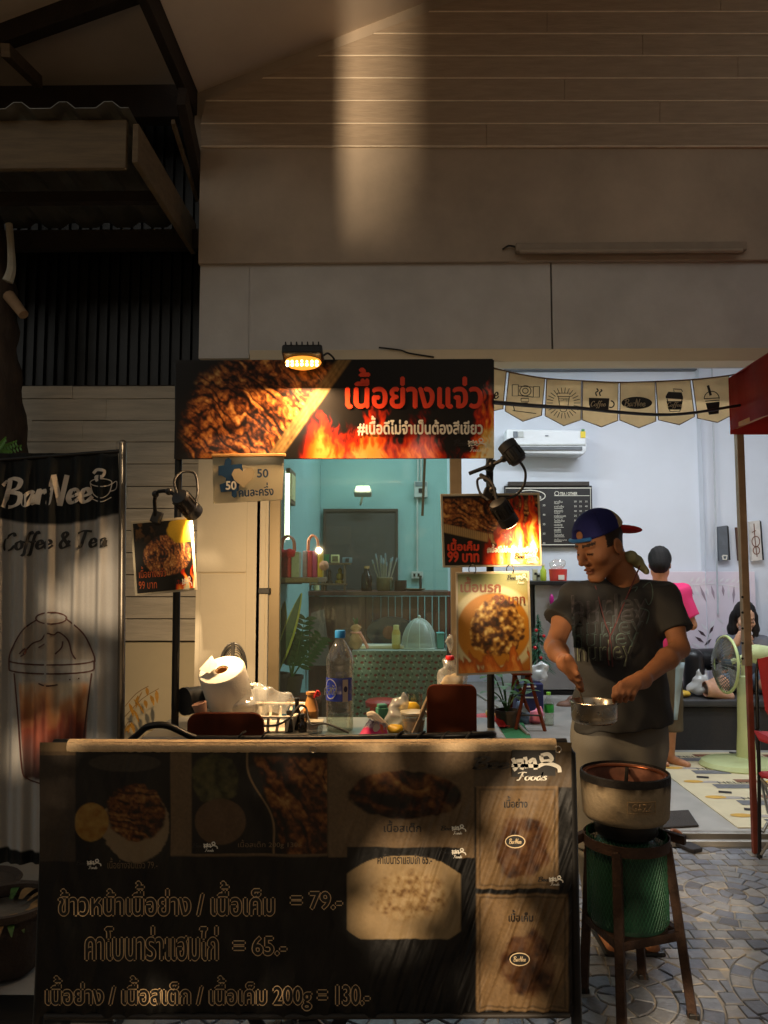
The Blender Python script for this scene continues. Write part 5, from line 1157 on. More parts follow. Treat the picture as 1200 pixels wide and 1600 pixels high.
script('ee', (764, 780, 612, 624), Yd(0), m_ink, fl_o[0], w=.16)
tag(MB().tube([P(770, 628.6, 2.57), P(848, 635, 2.9), P(907, 638, 3.2), P(965, 644, 3.45), P(1031, 648, 3.7), P(1083, 645, 3.9), P(1145, 635, 4.1), P(1200, 626, 4.1), P(1300, 606, 4.1)], .0075, n=10, sm=6).build('sagging_cable', m_cable, smooth=True), 'thick black cable sagging from the long sign to the red tent', 'cable')
tn = thing('red_tent', 'red market tent with a two-stage square steel leg at the shop threshold', 'tent', (P(1172, 1316, 4.25).x, 4.25, 0))
m_tent = mat('tent_red', s(176, 34, 24), .6, var=.18, scale=5, bump=.2, bscale=30, transl=.3)
xt = P(1142, 630, 4.2).x; za, zb_ = P(1142, 590, 4.2).z, P(1142, 672, 4.2).z; vv = MB(); N = 40
for k in range(N + 1):
    y_ = 4.2 - 3.0 * k / N; dx = .012 * math.sin(k * .9); vv.v += [(xt + dx, y_, za), (xt + dx * 1.5, y_, zb_ + .01 * math.sin(k * .7))]
vv.f = [(2 * k, 2 * k + 2, 2 * k + 3, 2 * k + 1) for k in range(N)]; vv.build('side_valance', m_tent, tn, smooth=True, solid=.003)
vv = MB()
for k in range(N + 1):
    x_ = xt + 3.0 * k / N; dy = .012 * math.sin(k * .8); vv.v += [(x_, 4.22 + dy, za), (x_, 4.22 + dy, zb_ - .02)]
vv.f = [(2 * k, 2 * k + 2, 2 * k + 3, 2 * k + 1) for k in range(N)]; vv.build('rear_valance', m_tent, tn, smooth=True, solid=.003)
MB().add([(xt, 4.22, za), (xt + 3, 4.22, za), (xt + 3, 1.2, za), (xt, 1.2, za), (xt + 1.5, 2.7, za + 1.0)], [(0, 1, 4), (1, 2, 4), (2, 3, 4), (3, 0, 4)]).build('canopy', m_tent, tn, solid=.004)
m_tpole = mat('tent_steel', s(150, 128, 104), .45, metal=.35, var=.2, scale=10); m_rust = mat('tent_red_steel', s(128, 62, 46), .5, metal=.2, var=.3, scale=9)
xp = P(1157, 700, 4.25).x; z1_, z2_ = P(1162, 1040, 4.25).z, P(1157, 670, 4.25).z
MB().bx(xp - .026, xp + .014, 4.23, 4.27, z1_, z2_ + .25).build('upper_leg', m_tpole, tn, bevel=.003)
MB().bx(xp - .014, xp + .014, 4.236, 4.264, .01, z1_ + .03).build('lower_leg', m_rust, tn, bevel=.002)
MB().bx(xp - .04, xp + .04, 4.21, 4.29, .0, .012).build('foot_plate', m_rail, tn, bevel=.002)
for y_ in (933, 957, 982, 1005, 1029):
    qh = P(1160, y_, 4.229); MB().cyl(qh, qh + Vector((0, -.0015, 0)), .0065, n=10).build('pin_hole', m_ink, tn)
MB().bar((xt + .02, 4.2, zb_ + .02), (xt + .02, 1.2, zb_ + .02), .02, .025).build('frame_bar', mat('orange_bar', s(190, 120, 44), .5), tn)
for xx, yy in ((xt + 2.95, 4.22), (xt + .05, 1.2), (xt + 2.95, 1.2)): MB().bx(xx - .02, xx + .02, yy - .02, yy + .02, 0, za).build('leg', m_tpole, tn)
ch = thing('camping_chair', 'red folding camping chair at the right edge by the tent leg', 'chair', G(1205, 1345))
g0 = G(1186, 1342); Yc = g0.y; m_cf = mat('chair_red', s(170, 26, 34), .7, var=.15, bump=.3, bscale=150)
def C_(px, py, dy=0): return P(px, py, Yc + dy)
MB().tube([C_(1187, 1345), C_(1186, 1200), C_(1182, 1050), C_(1186, 1030, .02)], .0095, n=10).build('post', m_post, ch, smooth=True)
MB().tube([C_(1180, 1140), C_(1210, 1158, -.05), C_(1290, 1200, -.3)], .011, n=10).build('arm_bar', m_post, ch, smooth=True)
for (a, b) in (((1187, 1338, 0), (1300, 1180, -.3)), ((1187, 1215, 0), (1300, 1330, -.3)), ((1192, 1300, 0), (1250, 1195, .25)), ((1200, 1270, .28), (1187, 1210, 0)), ((1188, 1210, 0), (1215, 1280, .3))): MB().tube([C_(*a), C_(*b)], .008, n=8).build('cross_tube', m_rail, ch, smooth=True)
MB().tube([C_(1300, 1360, -.3), C_(1296, 1050, -.3)], .0095, n=8).build('post', m_post, ch, smooth=True)
MB().prism([C_(1184, 1030), C_(1300, 1000, -.25), C_(1300, 1150, -.3), C_(1215, 1140, -.1), C_(1196, 1110, -.04)], (0, .006, 0)).build('backrest', m_cf, ch, bevel=.002)
MB().prism([C_(1178, 1144, -.02), C_(1200, 1146, .0), C_(1290, 1180, -.25), C_(1290, 1196, -.3), C_(1186, 1158, -.06)], (0, 0, .012)).build('armrest', m_cf, ch, bevel=.004)
MB().prism([C_(1184, 1208), C_(1250, 1206, .3), C_(1320, 1222, 0), C_(1300, 1240, -.35), C_(1190, 1216, -.03)], (0, 0, .012)).build('seat', m_cf, ch, bevel=.004)
for p_ in (C_(1187, 1345), C_(1215, 1282, .3)): MB().cyl(p_ - Vector((0, 0, .01)), p_ + Vector((0, 0, .035)), .017, .014, n=12).build('foot', m_plas, ch, smooth=True)
# sandal
sd = G(1062, 1322); sn = thing('sandal', 'dark flip flop sandal lying in front of the threshold', 'sandal', sd)
sole = [(-.045, -.12), (-.03, -.135), (.03, -.135), (.045, -.1), (.038, 0), (.052, .08), (.04, .125), (0, .14), (-.04, .12), (-.05, .06), (-.038, 0)]
rt = Matrix.Rotation(R(24), 3, 'Z'); MB().prism([sd + rt @ Vector((x, y, .008)) for x, y in sole], (0, 0, .022)).build('sole', mat('sandal_dark', s(44, 40, 40), .7), sn, bevel=.005)
MB().tube([sd + rt @ Vector(v) for v in ((-.045, .0, .02), (-.03, .03, .06), (0, .05, .07), (.03, .03, .06), (.045, 0, .02))], .009, n=8, sm=4).build('strap', mat('sandal_tan', s(150, 96, 66), .6), sn, smooth=True)
# ================================================================== left corner: planter, fern, dry weeds
def leaf(mb, p, d, L, w, droop=.3, n=5, up=(0, 0, 1)):
    p, d = Vector(p), Vector(d).normalized(); sd_ = d.cross(Vector(up)); sd_ = sd_.normalized() if sd_.length > 1e-3 else Vector((1, 0, 0)); k = len(mb.v)
    for i in range(n + 1):
        t = i / n; c = p + d * L * t + Vector((0, 0, -droop * L * t * t)); ww = w * math.sin(math.pi * (t * .92 + .06)) ** .8 / 2; mb.v += [tuple(c + sd_ * ww), tuple(c - sd_ * ww)]
    mb.f += [(k + 2 * i, k + 2 * i + 2, k + 2 * i + 3, k + 2 * i + 1) for i in range(n)]
pg = G(8, 1512); pl = thing('clay_planter', 'dark clay planter with dry leaves at the lower left corner', 'planter', pg)
MB().lathe([(.11, .0), (.13, .02), (.165, .22), (.175, .225), (.175, .25), (.155, .25), (.15, .21)], pg, 32, caps=False).build('pot', mat('clay_dark', s(62, 50, 42), .85, var=.3, bump=.4), pl, smooth=True)
MB().lathe([(.0, .2), (.152, .205), (.153, .2)], pg, 24).build('earth', m_soil, pl)
rp = random.Random(3)
for k in range(26):
    mb = MB(); a = rp.uniform(0, 6.28); leaf(mb, pg + Vector((math.cos(a) * .08, math.sin(a) * .08, .22)), (math.cos(a), math.sin(a), rp.uniform(.1, .8)), rp.uniform(.08, .17), .03, .6); mb.build('leaf', mat('dry_leaf', s(132, 100, 58), .8, var=.35) if k % 4 else m_leaf, pl)
pg2 = G(-30, 1440); pl2 = thing('clay_planter', 'second clay planter half cut off by the left edge behind the first', 'planter', pg2)
MB().lathe([(.11, .0), (.15, .16), (.16, .17), (.15, .18), (.13, .16)], pg2, 28).build('pot', MATS['clay_dark'], pl2, smooth=True)
MB().tube([G(-40, 1395), G(20, 1388), G(90, 1392)], .04, n=10).build('kerb_log', MATS['clay_dark'], pl2, smooth=True)
fe = thing('fern', 'bright green fern leaf growing from the old tree trunk', 'fern', P(-6, 712, 4.1))
for k, (a, b) in enumerate(((36, 698), (28, 690), (20, 708), (10, 684))):
    mb = MB(); p0, p1 = P(-10, 706, 4.12), P(a, b, 4.0)
    for i in range(9):
        t = i / 9; c = p0.lerp(p1, t); dd = (p1 - p0).normalized()
        for sg_ in (-1, 1): leaf(mb, c, (dd + Vector((0, 0, sg_ * .9))).normalized(), .05 * (1 - t * .6), .012, .2, n=3, up=(0, 1, 0))
    mb.build('frond', mat('fern_green', s(80, 130, 44), .5, var=.2), fe)
for k, (st_, en) in enumerate((((192, 1108), (232, 1072)), ((195, 1120), (248, 1076)), ((194, 1140), (206, 1128)), ((205, 1152), (252, 1142)))):
    wd = thing('dry_weed', ['tallest dry weed stem beside the banner pole', 'long bent weed stem with brown leaf below the tallest one', 'short yellow weed tuft at the banner pole', 'lowest weed stem just above the menu sign'][k], 'weed', P(*st_, 4.35))
    p0, p1 = P(*st_, 4.35), P(*en, 4.35); MB().tube([p0, p0.lerp(p1, .5) + Vector((0, 0, .02)), p1], .0022, n=5, sm=3).build('stem', MATS['dry_leaf'], wd)
    for i in range(5):
        mb = MB(); c = p0.lerp(p1, .25 + .17 * i); leaf(mb, c, (rp.uniform(-.5, .8), -.3, rp.uniform(-1, .4)), rp.uniform(.03, .06), .022, .5, n=3); mb.build('leaf', mat('yellow_leaf', s(170, 124, 40), .7, var=.3), wd)
# ================================================================== inside the room, left part behind the glass
def flatbox(name, label, cat, px0, py0, px1, py1, Y, depth, m, bevel=.004):
    t = MB().pbox(px0, py0, px1, py1, Y, depth).build(name, m, bevel=bevel); return tag(t, label, cat)
bd = thing('wall_board', 'large dark grey board in a thin frame on the wall behind the bar', 'board', P(563, 920, 7.46))
MB().pbox(505, 795, 622, 921, 7.455, .03).build('panel', mat('slate_board', s(70, 64, 60), .6, var=.12, scale=3), bd)
for q in ((505, 795, 622, 799.5), (505, 799.5, 508.5, 921), (618.5, 799.5, 622, 921)): MB().pbox(*q, 7.44, .03).build('frame', mat('frame_brown', s(70, 54, 44), .5), bd, bevel=.003)
wl = thing('wall_lamp', 'small lit spotlight on a bent arm above the dark board', 'wall lamp', P(565, 790, 7.42))
MB().box(P(567, 770, 7.3), (.17, .1, .05), (-25, 0, 0)).build('lamp_head', mat('lamp_white', s(214, 208, 190), .4), wl, bevel=.015)
MB().box(P(567, 763, 7.25), (.13, .02, .045), (-25, 0, 0)).build('lens', mat_emit('lamp_lens', (1, .86, .56), 9), wl, bevel=.008)
MB().tube([P(566, 776, 7.32), P(564, 786, 7.36), P(563, 788, 7.44)], .012, sm=3).build('arm', MATS['lamp_white'], wl, smooth=True)
l = bpy.data.lights.new('lamp_glow', 'POINT'); l.energy = 1.2; l.color = (1, .85, .6); l.shadow_soft_size = .05; o = bpy.data.objects.new('lamp_glow', l); o.location = P(567, 755, 7.15); link(o, wl)
fz = thing('fuse_box', 'small white fuse box on the wall right of the dark board', 'fuse box', P(657, 777, 7.44))
MB().pbox(647, 752, 668, 777, 7.43, .07).build('case', mat('grey_plastic', s(186, 188, 184), .5), fz, bevel=.006); MB().pbox(649, 753, 667, 760, 7.424, .01).build('flap', mat('flap_grey', s(120, 130, 134), .4), fz); MB().pbox(654, 763, 662, 770, 7.424, .008).build('breaker', m_plas, fz)
for x in (653, 658): MB().cyl(P(x, 690, 7.47), P(x, 752, 7.47), .009, n=8).build('conduit', MATS['grey_plastic'], fz, smooth=True)
MB().cyl(P(652, 777, 7.47), P(652, 893, 7.47), .009, n=8).build('conduit', MATS['grey_plastic'], fz, smooth=True)
sk = thing('wall_socket', 'white double power socket below the fuse box', 'socket', P(652, 904, 7.45)); MB().pbox(643, 893, 661, 904, 7.45, .03).build('plate', MATS['grey_plastic'], sk, bevel=.004)
for x in (647.5, 654): MB().pbox(x - 1.6, 896, x + 1.6, 901, 7.444, .008).build('outlet', m_plas, sk)
tag(MB().cyl(P(664, 712, 5.2), P(660, 806, 5.2), .009, n=8).build('hanging_rod', mat('rod_brown', s(96, 70, 46), .6), smooth=True), 'thin brown rod hanging behind the glass', 'rod')
m_bar = mat('bar_wood', s(84, 44, 30), .45, var=.35, scale=7, bump=.15, stretch=(3, 1, .25))
YBr = 6.55; br = thing('bar_counter', 'tall dark wooden bar counter with plank front behind the glass', 'bar counter', P(590, 1330, YBr))
MB().pbox(465, 924, 706, 931, YBr - .05, .6).build('counter_top', m_bar, br, bevel=.006)
x = 471
while x < 704:
    w_ = 11 + rnd.uniform(-1, 2); MB().pbox(x + .3, 932, x + w_ - .3, 1160, YBr + rnd.uniform(0, .006), .03).build('plank', m_bar, br, bevel=.003); x += w_
def on_bar(px, dy=0): q = P(px, 924, YBr + .1 + dy); return Vector((q.x, YBr + .1 + dy, P(600, 924, YBr - .05).z + .002))
m_tray = mat('tier_wood', s(120, 88, 58), .6, var=.2)
tier = thing('tier_shelf', 'small two-tier wooden display shelf on the left end of the bar', 'shelf', on_bar(510))
ub = .0055 * 1.0
def bpx(n): return n * YBr / FPX
q = on_bar(508)
for hh in (.055, .23): MB().box(q + Vector((-.01 if hh < .1 else .06, 0, hh)), (.4 if hh < .1 else .32, .16, .015)).build('board', m_tray, tier, bevel=.002)
for dx in (-.19, -.02, .0, .17): MB().box(q + Vector((dx, 0, .115)), (.014, .15, .23)).build('upright', m_tray, tier, bevel=.002)
def small(name, label, cat, pos, prof, m, n=16, extra=None):
    t = thing(name, label, cat, pos); MB().lathe(prof, pos, n).build('body', m, t, smooth=True)
    if extra: extra(t, pos)
    return t
m_gold = mat('gold_paint', s(180, 140, 60), .35, metal=.6); m_ivory = mat('ivory', s(222, 208, 150), .6, var=.15); m_cer = mat('ceramic_brown', s(110, 92, 60), .4)
small('figurine', 'small golden seated figurine on the tier shelf', 'figurine', q + Vector((.13, -.03, .063)), [(.04, 0), (.045, .02), (.022, .03), (.035, .05), (.03, .08), (.015, .09), (.022, .11), (.004, .135)], m_gold)
small('figurine', 'small dark standing figurine with white base on the tier shelf', 'figurine', q + Vector((.04, -.03, .063)), [(.028, 0), (.03, .025), (.014, .03), (.018, .06), (.012, .08), (.017, .1), (.004, .12)], mat('figurine_dark', s(70, 52, 34), .4))
lump('shell_heap', 'heap of pale yellow shell soaps on the low left tier', 'ornament', [(q + Vector((-.13, -.04, .1)), (.045, .04, .04)), (q + Vector((-.09, -.04, .12)), (.04, .035, .04)), (q + Vector((-.06, -.03, .095)), (.03, .03, .03))], m_ivory, h=.01, noise=.01)
small('toy_figure', 'tiny red and white toy figure at the left end of the bar', 'toy', q + Vector((-.175, -.06, .063)), [(.02, 0), (.024, .03), (.014, .045), (.02, .065), (.004, .085)], mat('toy_red', s(196, 110, 84), .5))
small('green_cup', 'small green cup on the upper tier', 'cup', q + Vector((.0, 0, .238)), [(.028, 0), (.036, .075), (.032, .075), (.026, .01)], mat('cup_green', s(40, 120, 72), .4))
t = thing('photo_frame', 'tiny cream photo frame on the upper tier', 'photo frame', q + Vector((.085, 0, .238))); MB().box(q + Vector((.085, 0, .275)), (.075, .012, .07)).build('frame', m_ivory, t, bevel=.004); MB().box(q + Vector((.085, -.007, .275)), (.05, .004, .045)).build('photo', m_cer, t)
t = thing('card_stand', 'small blue grey card stand on the upper tier', 'card', q + Vector((.2, 0, .238))); MB().box(q + Vector((.19, 0, .262)), (.085, .012, .046)).build('card', mat('card_blue', s(110, 130, 140), .5), t, bevel=.003); MB().box(q + Vector((.19, -.007, .262)), (.03, .004, .03)).build('picture', m_plas, t)
q2 = on_bar(573, -.03); t = small('corked_bottle', 'dark bottle with cork on the bar in front of the board', 'bottle', q2, [(.045, 0), (.05, .02), (.048, .13), (.025, .165), (.022, .19)], mat('bottle_brown', s(40, 24, 16), .15)); MB().cyl(q2 + Vector((0, 0, .19)), q2 + Vector((0, 0, .212)), .024).build('cork', mat('cork', s(186, 142, 92), .8), t, smooth=True)
q3 = on_bar(601, -.02); t = small('brush_jar', 'ceramic jar with heart mark full of paint brushes on the bar', 'jar', q3, [(.06, 0), (.07, .02), (.072, .11), (.066, .115), (.06, .1), (.05, .02)], m_cer)
for k in range(15):
    a = rnd.uniform(0, 6.28); r_ = rnd.uniform(.15, .55); tp = q3 + Vector((math.cos(a) * .13 * r_ * 1.7, math.sin(a) * .06, rnd.uniform(.2, .3))); bt = q3 + Vector((math.cos(a) * .03, math.sin(a) * .03, .03))
    b_ = MB().cyl(bt, tp, .005, .006, n=6); b_.build('handle', mat('brush_handle', s(150, 140, 124), .5), t); MB().cyl(tp, tp + (tp - bt).normalized() * .035, .009, .006, n=7).build('bristle', mat('bristle_grey', s(130, 140, 144), .7), t)
q4 = on_bar(625, -.02); small('dark_mug', 'dark brown mug beside the brush jar', 'mug', q4, [(.05, 0), (.056, .01), (.058, .09), (.053, .09), (.048, .01)], mat('mug_dark', s(62, 40, 30), .4)); small('drinking_glass', 'small clear glass between jar and mug on the bar', 'glass', on_bar(613, -.08), [(.025, 0), (.032, .09), (.03, .09), (.024, .005)], MATS['glass_clear'])
q5 = on_bar(648, -.02); t = thing('ashtray_dish', 'flat green dish with a dark pen standing beside it on the bar', 'dish', q5); MB().lathe([(.06, 0), (.1, .018), (.094, .02), (.055, .006)], q5, 24, sq=(1, .7)).build('dish', m_cer, t, smooth=True); MB().cyl(q5 + Vector((.05, 0, .01)), q5 + Vector((.05, 0, .13)), .011, .012).build('pen', m_plas, t, smooth=True)
# reclining dark board and dark round sign in front of the bar
tag(MB().prism([P(482, 1040, 6.3), P(516, 1040, 6.3), P(506, 952, 6.45), P(486, 958, 6.45)], (0, .03, 0)).build('leaning_board', mat('worn_board', s(96, 80, 66), .7, var=.2)), 'worn board leaning against the front of the bar', 'board')
rs_ = thing('round_sign', 'dark round sign with brown emblem against the bar front', 'sign', P(612, 1015, 6.45)); c = P(612, 988, 6.45); MB().lathe([(.205, 0), (.21, .01), (.205, .025)], c, 40, (0, -1, .05), sq=(1, .62)).build('disc', mat('sign_navy', s(28, 32, 44), .4), rs_, smooth=True)
MB().lathe([(.05, 0), (.055, .01), (.03, .014)], c + Vector((-.02, -.027, .0)), 24, (0, -1, .05)).build('emblem', mat('emblem_brown', s(120, 66, 40), .5), rs_, smooth=True)
# table with flowered cloth
YT = 5.3; tz = P(600, 1018, YT).z; xa, xb = P(551, 1018, YT).x, P(697, 1018, YT).x
tt = thing('side_table', 'table with teal flowered cloth behind the glass', 'table', ((xa + xb) / 2, YT + .3, .02))
MB().bx(xa + .01, xb - .01, YT + .02, YT + .55, tz - .03, tz - .004).build('table_top', m_tray, tt)
for x_ in (xa + .05, xb - .05):
    for y_ in (YT + .07, YT + .5): MB().bx(x_ - .02, x_ + .02, y_ - .02, y_ + .02, .02, tz - .03).build('leg', m_tray, tt)
def paint_cloth(px, py):
    c = np.zeros(px.shape + (3,)) + sa(122, 130, 122) * (.9 + .2 * fbm(px / 20, py / 20))[..., None]
    u, v = px + (py * .25), py * 1.05; gx, gy = np.floor(u / 13), np.floor(v / 10.5); uu = (u / 13 - gx - .5) * 13; vv_ = (v / 10.5 - gy - .5) * 10.5
    j = ((gx * 7 + gy * 13) % 5 - 2) * .4
    c = mixc(c, np.zeros_like(c) + sa(120, 40, 34), sst(1, .7, np.hypot((uu + 2 + j) / 3.2, vv_ / 2.4))); c = mixc(c, np.zeros_like(c) + sa(22, 22, 24), sst(1, .7, np.hypot((uu - 4) / 1.6, (vv_ + 2) / 1.6))); return mixc(c, np.zeros_like(c) + sa(210, 214, 206), sst(1, .6, np.hypot((uu - 2) / 1.1, (vv_ - 3.6) / 1.1)))
fold = lambda a, b: .012 * np.sin(a / 7) * sst(1018, 1090, b) - .0
print_sheet('cloth', tt, 550, 698, 1017, 1230, YT, paint_cloth, mat_col('cloth_print', rough=.8, spec=.1, bump=.1), step=1.2, disp=fold)
MB().bx(xa - .004, xb + .004, YT + .001, YT + .56, tz - .003, tz + .003).build('cloth_top', mat('cloth_teal', s(140, 148, 138), .8, var=.2, scale=40), tt)
def on_t(px, dy=.12): q = P(px, 1010, YT + dy); return Vector((q.x, YT + dy, tz + .004))
dm = thing('food_cover', 'pale net food cover dome on the flowered table', 'food cover', on_t(655, .2)); c = on_t(655, .2)
prof = [(.125 * math.cos(t), .21 * math.sin(t)) for t in np.linspace(0, 1.5, 12)]
MB().lathe(prof, c, 32, caps=False).build('net', mat_clear('net_white', (.8, .84, .82), gloss=.02, rough=.4, haze=.42), dm, smooth=True)
for k in range(8):
    a = k * math.pi / 4; MB().tube([c + Vector((math.cos(a) * r_, math.sin(a) * r_, z)) for r_, z in prof], .003, n=5).build('rib', mat('rib_white', s(200, 206, 202), .6), dm)
MB().tube([c + Vector((.126 * math.cos(t), .126 * math.sin(t), .004)) for t in np.linspace(0, 6.28, 33)[:-1]], .006, n=6, closed=True).build('rim', MATS['rib_white'], dm); MB().sph(c + Vector((0, 0, .22)), .012, 8, 6).build('knob', MATS['rib_white'], dm, smooth=True)
def squ(t, p):
    MB().cyl(p + Vector((0, 0, .135)), p + Vector((0, 0, .165)), .02).build('cap', m_ivory, t, smooth=True); MB().lathe([(.0305, .03), (.0305, .1)], p, 20).build('label', mat('label_cream', s(214, 196, 128), .5), t, smooth=True)
small('squeeze_bottle', 'cream sauce bottle with label beside the food cover', 'bottle', on_t(619, .15), [(.026, 0), (.03, .01), (.03, .11), (.02, .135)], mat('bottle_yellow', s(206, 176, 90), .4), extra=squ)
gbp = on_t(556, .12); gbag = thing('gift_bag', 'brown paper gift bag tied with pink ribbon on the flowered table', 'gift bag', gbp)
lump('bag', '', '', [(gbp + Vector((0, 0, .05)), (.05, .04, .06)), (gbp + Vector((0, 0, .11)), (.03, .025, .03)), (gbp + Vector((.0, 0, .15)), (.04, .02, .03))], mat('brown_paper', s(166, 124, 90), .8, var=.2), h=.008, noise=.006, parent=gbag, tag_=False)
MB().tube([gbp + Vector((math.cos(t) * .033, math.sin(t) * .028, .115)) for t in np.linspace(0, 6.28, 17)[:-1]], .007, n=6, closed=True).build('ribbon', mat('pink_ribbon', s(206, 130, 110), .6), gbag); MB().tube([gbp + Vector((.03, -.03, .11)), gbp + Vector((.06, -.03, .06)), gbp + Vector((.085, -.03, .01))], .011, sm=4).build('ribbon_tail', MATS['pink_ribbon'], gbag, smooth=True)
for k in range(5): mb = MB(); a = k * 1.25; leaf(mb, gbp + Vector((0, 0, .16)), (math.cos(a) * .4, math.sin(a) * .4, 1), .07, .025, .1); mb.build('leaf', m_leaf, gbag)
t = thing('teal_box', 'small teal storage box at the right end of the flowered table', 'box', on_t(688, .2)); MB().box(on_t(688, .2) + Vector((0, 0, .05)), (.05, .1, .1)).build('box', mat('box_teal', s(90, 160, 160), .5), t, bevel=.006); MB().box(on_t(688, .2) + Vector((0, 0, .105)), (.056, .106, .012)).build('lid', MATS['box_teal'], t, bevel=.004)
flatbox('white_tray', 'long white tray lying along the flowered table', 'tray', 560, 1009, 632, 1014, YT + .14, .12, m_bas)
rsx = P(597, 1096, 4.85); rst = thing('red_stool', 'round red plastic stool in front of the flowered table', 'stool', (rsx.x, 4.85, .02))
MB().lathe([(.09, -.03), (.105, -.02), (.105, .0), (.09, .012), (.0, .014)], rsx, 32).build('seat', mat('stool_red', s(190, 44, 38), .4), rst, smooth=True)
for k in range(4): a = math.pi / 4 + k * math.pi / 2; MB().cyl(rsx + Vector((math.cos(a) * .08, math.sin(a) * .08, -.02)), Vector((rsx.x + math.cos(a) * .13, rsx.y + math.sin(a) * .13, .02)), .018, .014, n=10).build('leg', MATS['stool_red'], rst, smooth=True)
# left wall: shelf with bags, light strip, frame
sh_z = P(450, 902, 5.0).z; shf = thing('wall_shelf', 'dark wall shelf carrying handbags behind the left stile', 'shelf', (XL + .12, 4.95, sh_z)); MB().bx(XL + .002, XL + .27, 4.66, 5.25, sh_z - .03, sh_z).build('board', m_tray, shf, bevel=.003)
for y_ in (4.75, 5.15): MB().bar((XL + .01, y_, sh_z - .03), (XL + .16, y_, sh_z - .03), .02, .02).build('bracket', m_black, shf)
def handbag(label, c, w, d_, h, cols, pom=None):
    t = thing('handbag', label, 'handbag', c); n = len(cols)
    for i, m_ in enumerate(cols): MB().box(c + Vector((-w / 2 + w * (i + .5) / n, 0, h / 2)), (w / n - .001, d_, h), taper=.96).build('panel', m_, t, bevel=.006)
    for dy in (-d_ * .35, d_ * .35): MB().tube([c + Vector((-w * .25, dy, h)), c + Vector((-w * .22, dy, h + .07)), c + Vector((0, dy, h + .1)), c + Vector((w * .22, dy, h + .07)), c + Vector((w * .25, dy, h))], .0065, n=8, sm=5).build('handle', mat('bag_handle', s(206, 120, 90), .5), t, smooth=True)
    return t
mk = lambda n, c: mat(n, c, .6, var=.2, scale=60, bump=.3, bscale=250)
q = Vector((P(489, 900, 4.98).x, 4.98, sh_z)); hb = handbag('striped woven handbag in pink red and yellow on the wall shelf', q, .13, .09, .17, [mk('bag_lilac', s(150, 120, 130)), mk('bag_red', s(190, 30, 50)), mk('bag_magenta', s(170, 30, 96)), mk('bag_yellow', s(206, 160, 30))])
lump('pompom', '', '', [(q + Vector((.075, -.04, .075)), (.033, .033, .033))], mat('pom_pink', s(214, 150, 130), .9, var=.2, bump=1, bscale=200), h=.007, noise=.003, parent=hb, tag_=False)
q = Vector((P(449, 900, 4.8).x, 4.82, sh_z)); hb2 = handbag('bright red handbag with fluffy trim on the wall shelf', q, .16, .1, .16, [mk('bag_scarlet', s(196, 24, 34)), mk('bag_scarlet', s(196, 24, 34)), mk('bag_grey', s(170, 164, 140))])
lump('fur_trim', '', '', [(q + Vector((-.05, -.05, .15)), (.05, .03, .03)), (q + Vector((.02, -.05, .15)), (.035, .03, .03))], mat('fur_red', s(222, 30, 40), .95, bump=1, bscale=180), h=.008, noise=.004, parent=hb2, tag_=False)
t = thing('light_strip', 'lit vertical tube lamp on the side wall behind the glass', 'tube lamp', (XL + .04, 4.9, P(450, 845, 4.9).z)); za_, zb2 = P(450, 848, 4.9).z, P(450, 735, 4.9).z
MB().bx(XL + .002, XL + .03, 4.87, 4.93, za_, zb2).build('tray', m_white, t); MB().cyl((XL + .045, 4.9, za_ + .02), (XL + .045, 4.9, zb2 - .02), .013).build('tube', mat_emit('strip_glow', (1, .9, .6), 5), t, smooth=True)
l = bpy.data.lights.new('strip_light', 'AREA'); l.shape = 'RECTANGLE'; l.size = .04; l.size_y = zb2 - za_; l.energy = 2.5; l.color = (1, .92, .7); o = bpy.data.objects.new('strip_light', l); o.location = (XL + .075, 4.9, (za_ + zb2) / 2); o.rotation_euler = (R(90), 0, R(90)); o.rotation_euler = Vector((1, 0, 0)).to_track_quat('-Z', 'Y').to_euler(); link(o, t)
t = thing('picture_frame', 'small wooden picture frame high on the side wall', 'picture', (XL + .02, 5.25, P(470, 790, 5.2).z)); zf0, zf1 = P(470, 788, 5.25).z, P(470, 735, 5.25).z; MB().bx(XL + .002, XL + .03, 5.12, 5.4, zf0, zf1).build('frame', m_tray, t, bevel=.004); MB().bx(XL + .028, XL + .034, 5.16, 5.36, zf0 + .03, zf1 - .03).build('picture', m_ivory, t)
tag(MB().cyl(P(494, 905, 6.9), P(503, 1062, 6.9), .025, n=10).build('pale_pipe', m_ivory, smooth=True), 'pale drain pipe in the corner behind the handbags', 'pipe')
# plants behind the glass
def potted(name, label, base, leaves, potr, poth, m_pot, mk_leaf):
    t = thing(name, label, 'plant', base); MB().lathe([(potr * .75, 0), (potr, poth), (potr * 1.08, poth), (potr * 1.08, poth + .02), (potr * .95, poth + .02), (potr * .9, poth - .02)], base, 28).build('pot', m_pot, t, smooth=True); mk_leaf(t, base + Vector((0, 0, poth)), leaves); return t
m_snake = mat('snake_leaf', s(56, 78, 38), .45, var=.3, scale=25); m_edge = mat('snake_edge', s(176, 170, 60), .5)
def snake(t, b, leaves):
    for dx, dy, dz, L, w in leaves:
        mb = MB(); leaf(mb, b, (dx, dy, dz), L, w, -.02, n=8, up=(0, 1, .2)); mb.build('leaf', m_edge, t, solid=.003); mb = MB(); leaf(mb, b + Vector((0, -.003, .01)), (dx, dy, dz), L * .97, w * .72, -.02, n=8, up=(0, 1, .2)); mb.build('leaf_face', m_snake, t, solid=.004)
sb = Vector((P(424, 1100, 4.72).x, 4.72, .5)); stand_z = .5
potted('snake_plant', 'snake plant with yellow edged leaves behind the left stile', Vector((P(428, 1100, 4.72).x, 4.72, .75)), [(.28, 0, .85, .52, .078), (-.02, .05, 1, .72, .07), (.12, .1, 1, .45, .08), (-.1, .0, 1, .55, .07)], .09, .12, MATS['clay_dark'], snake)
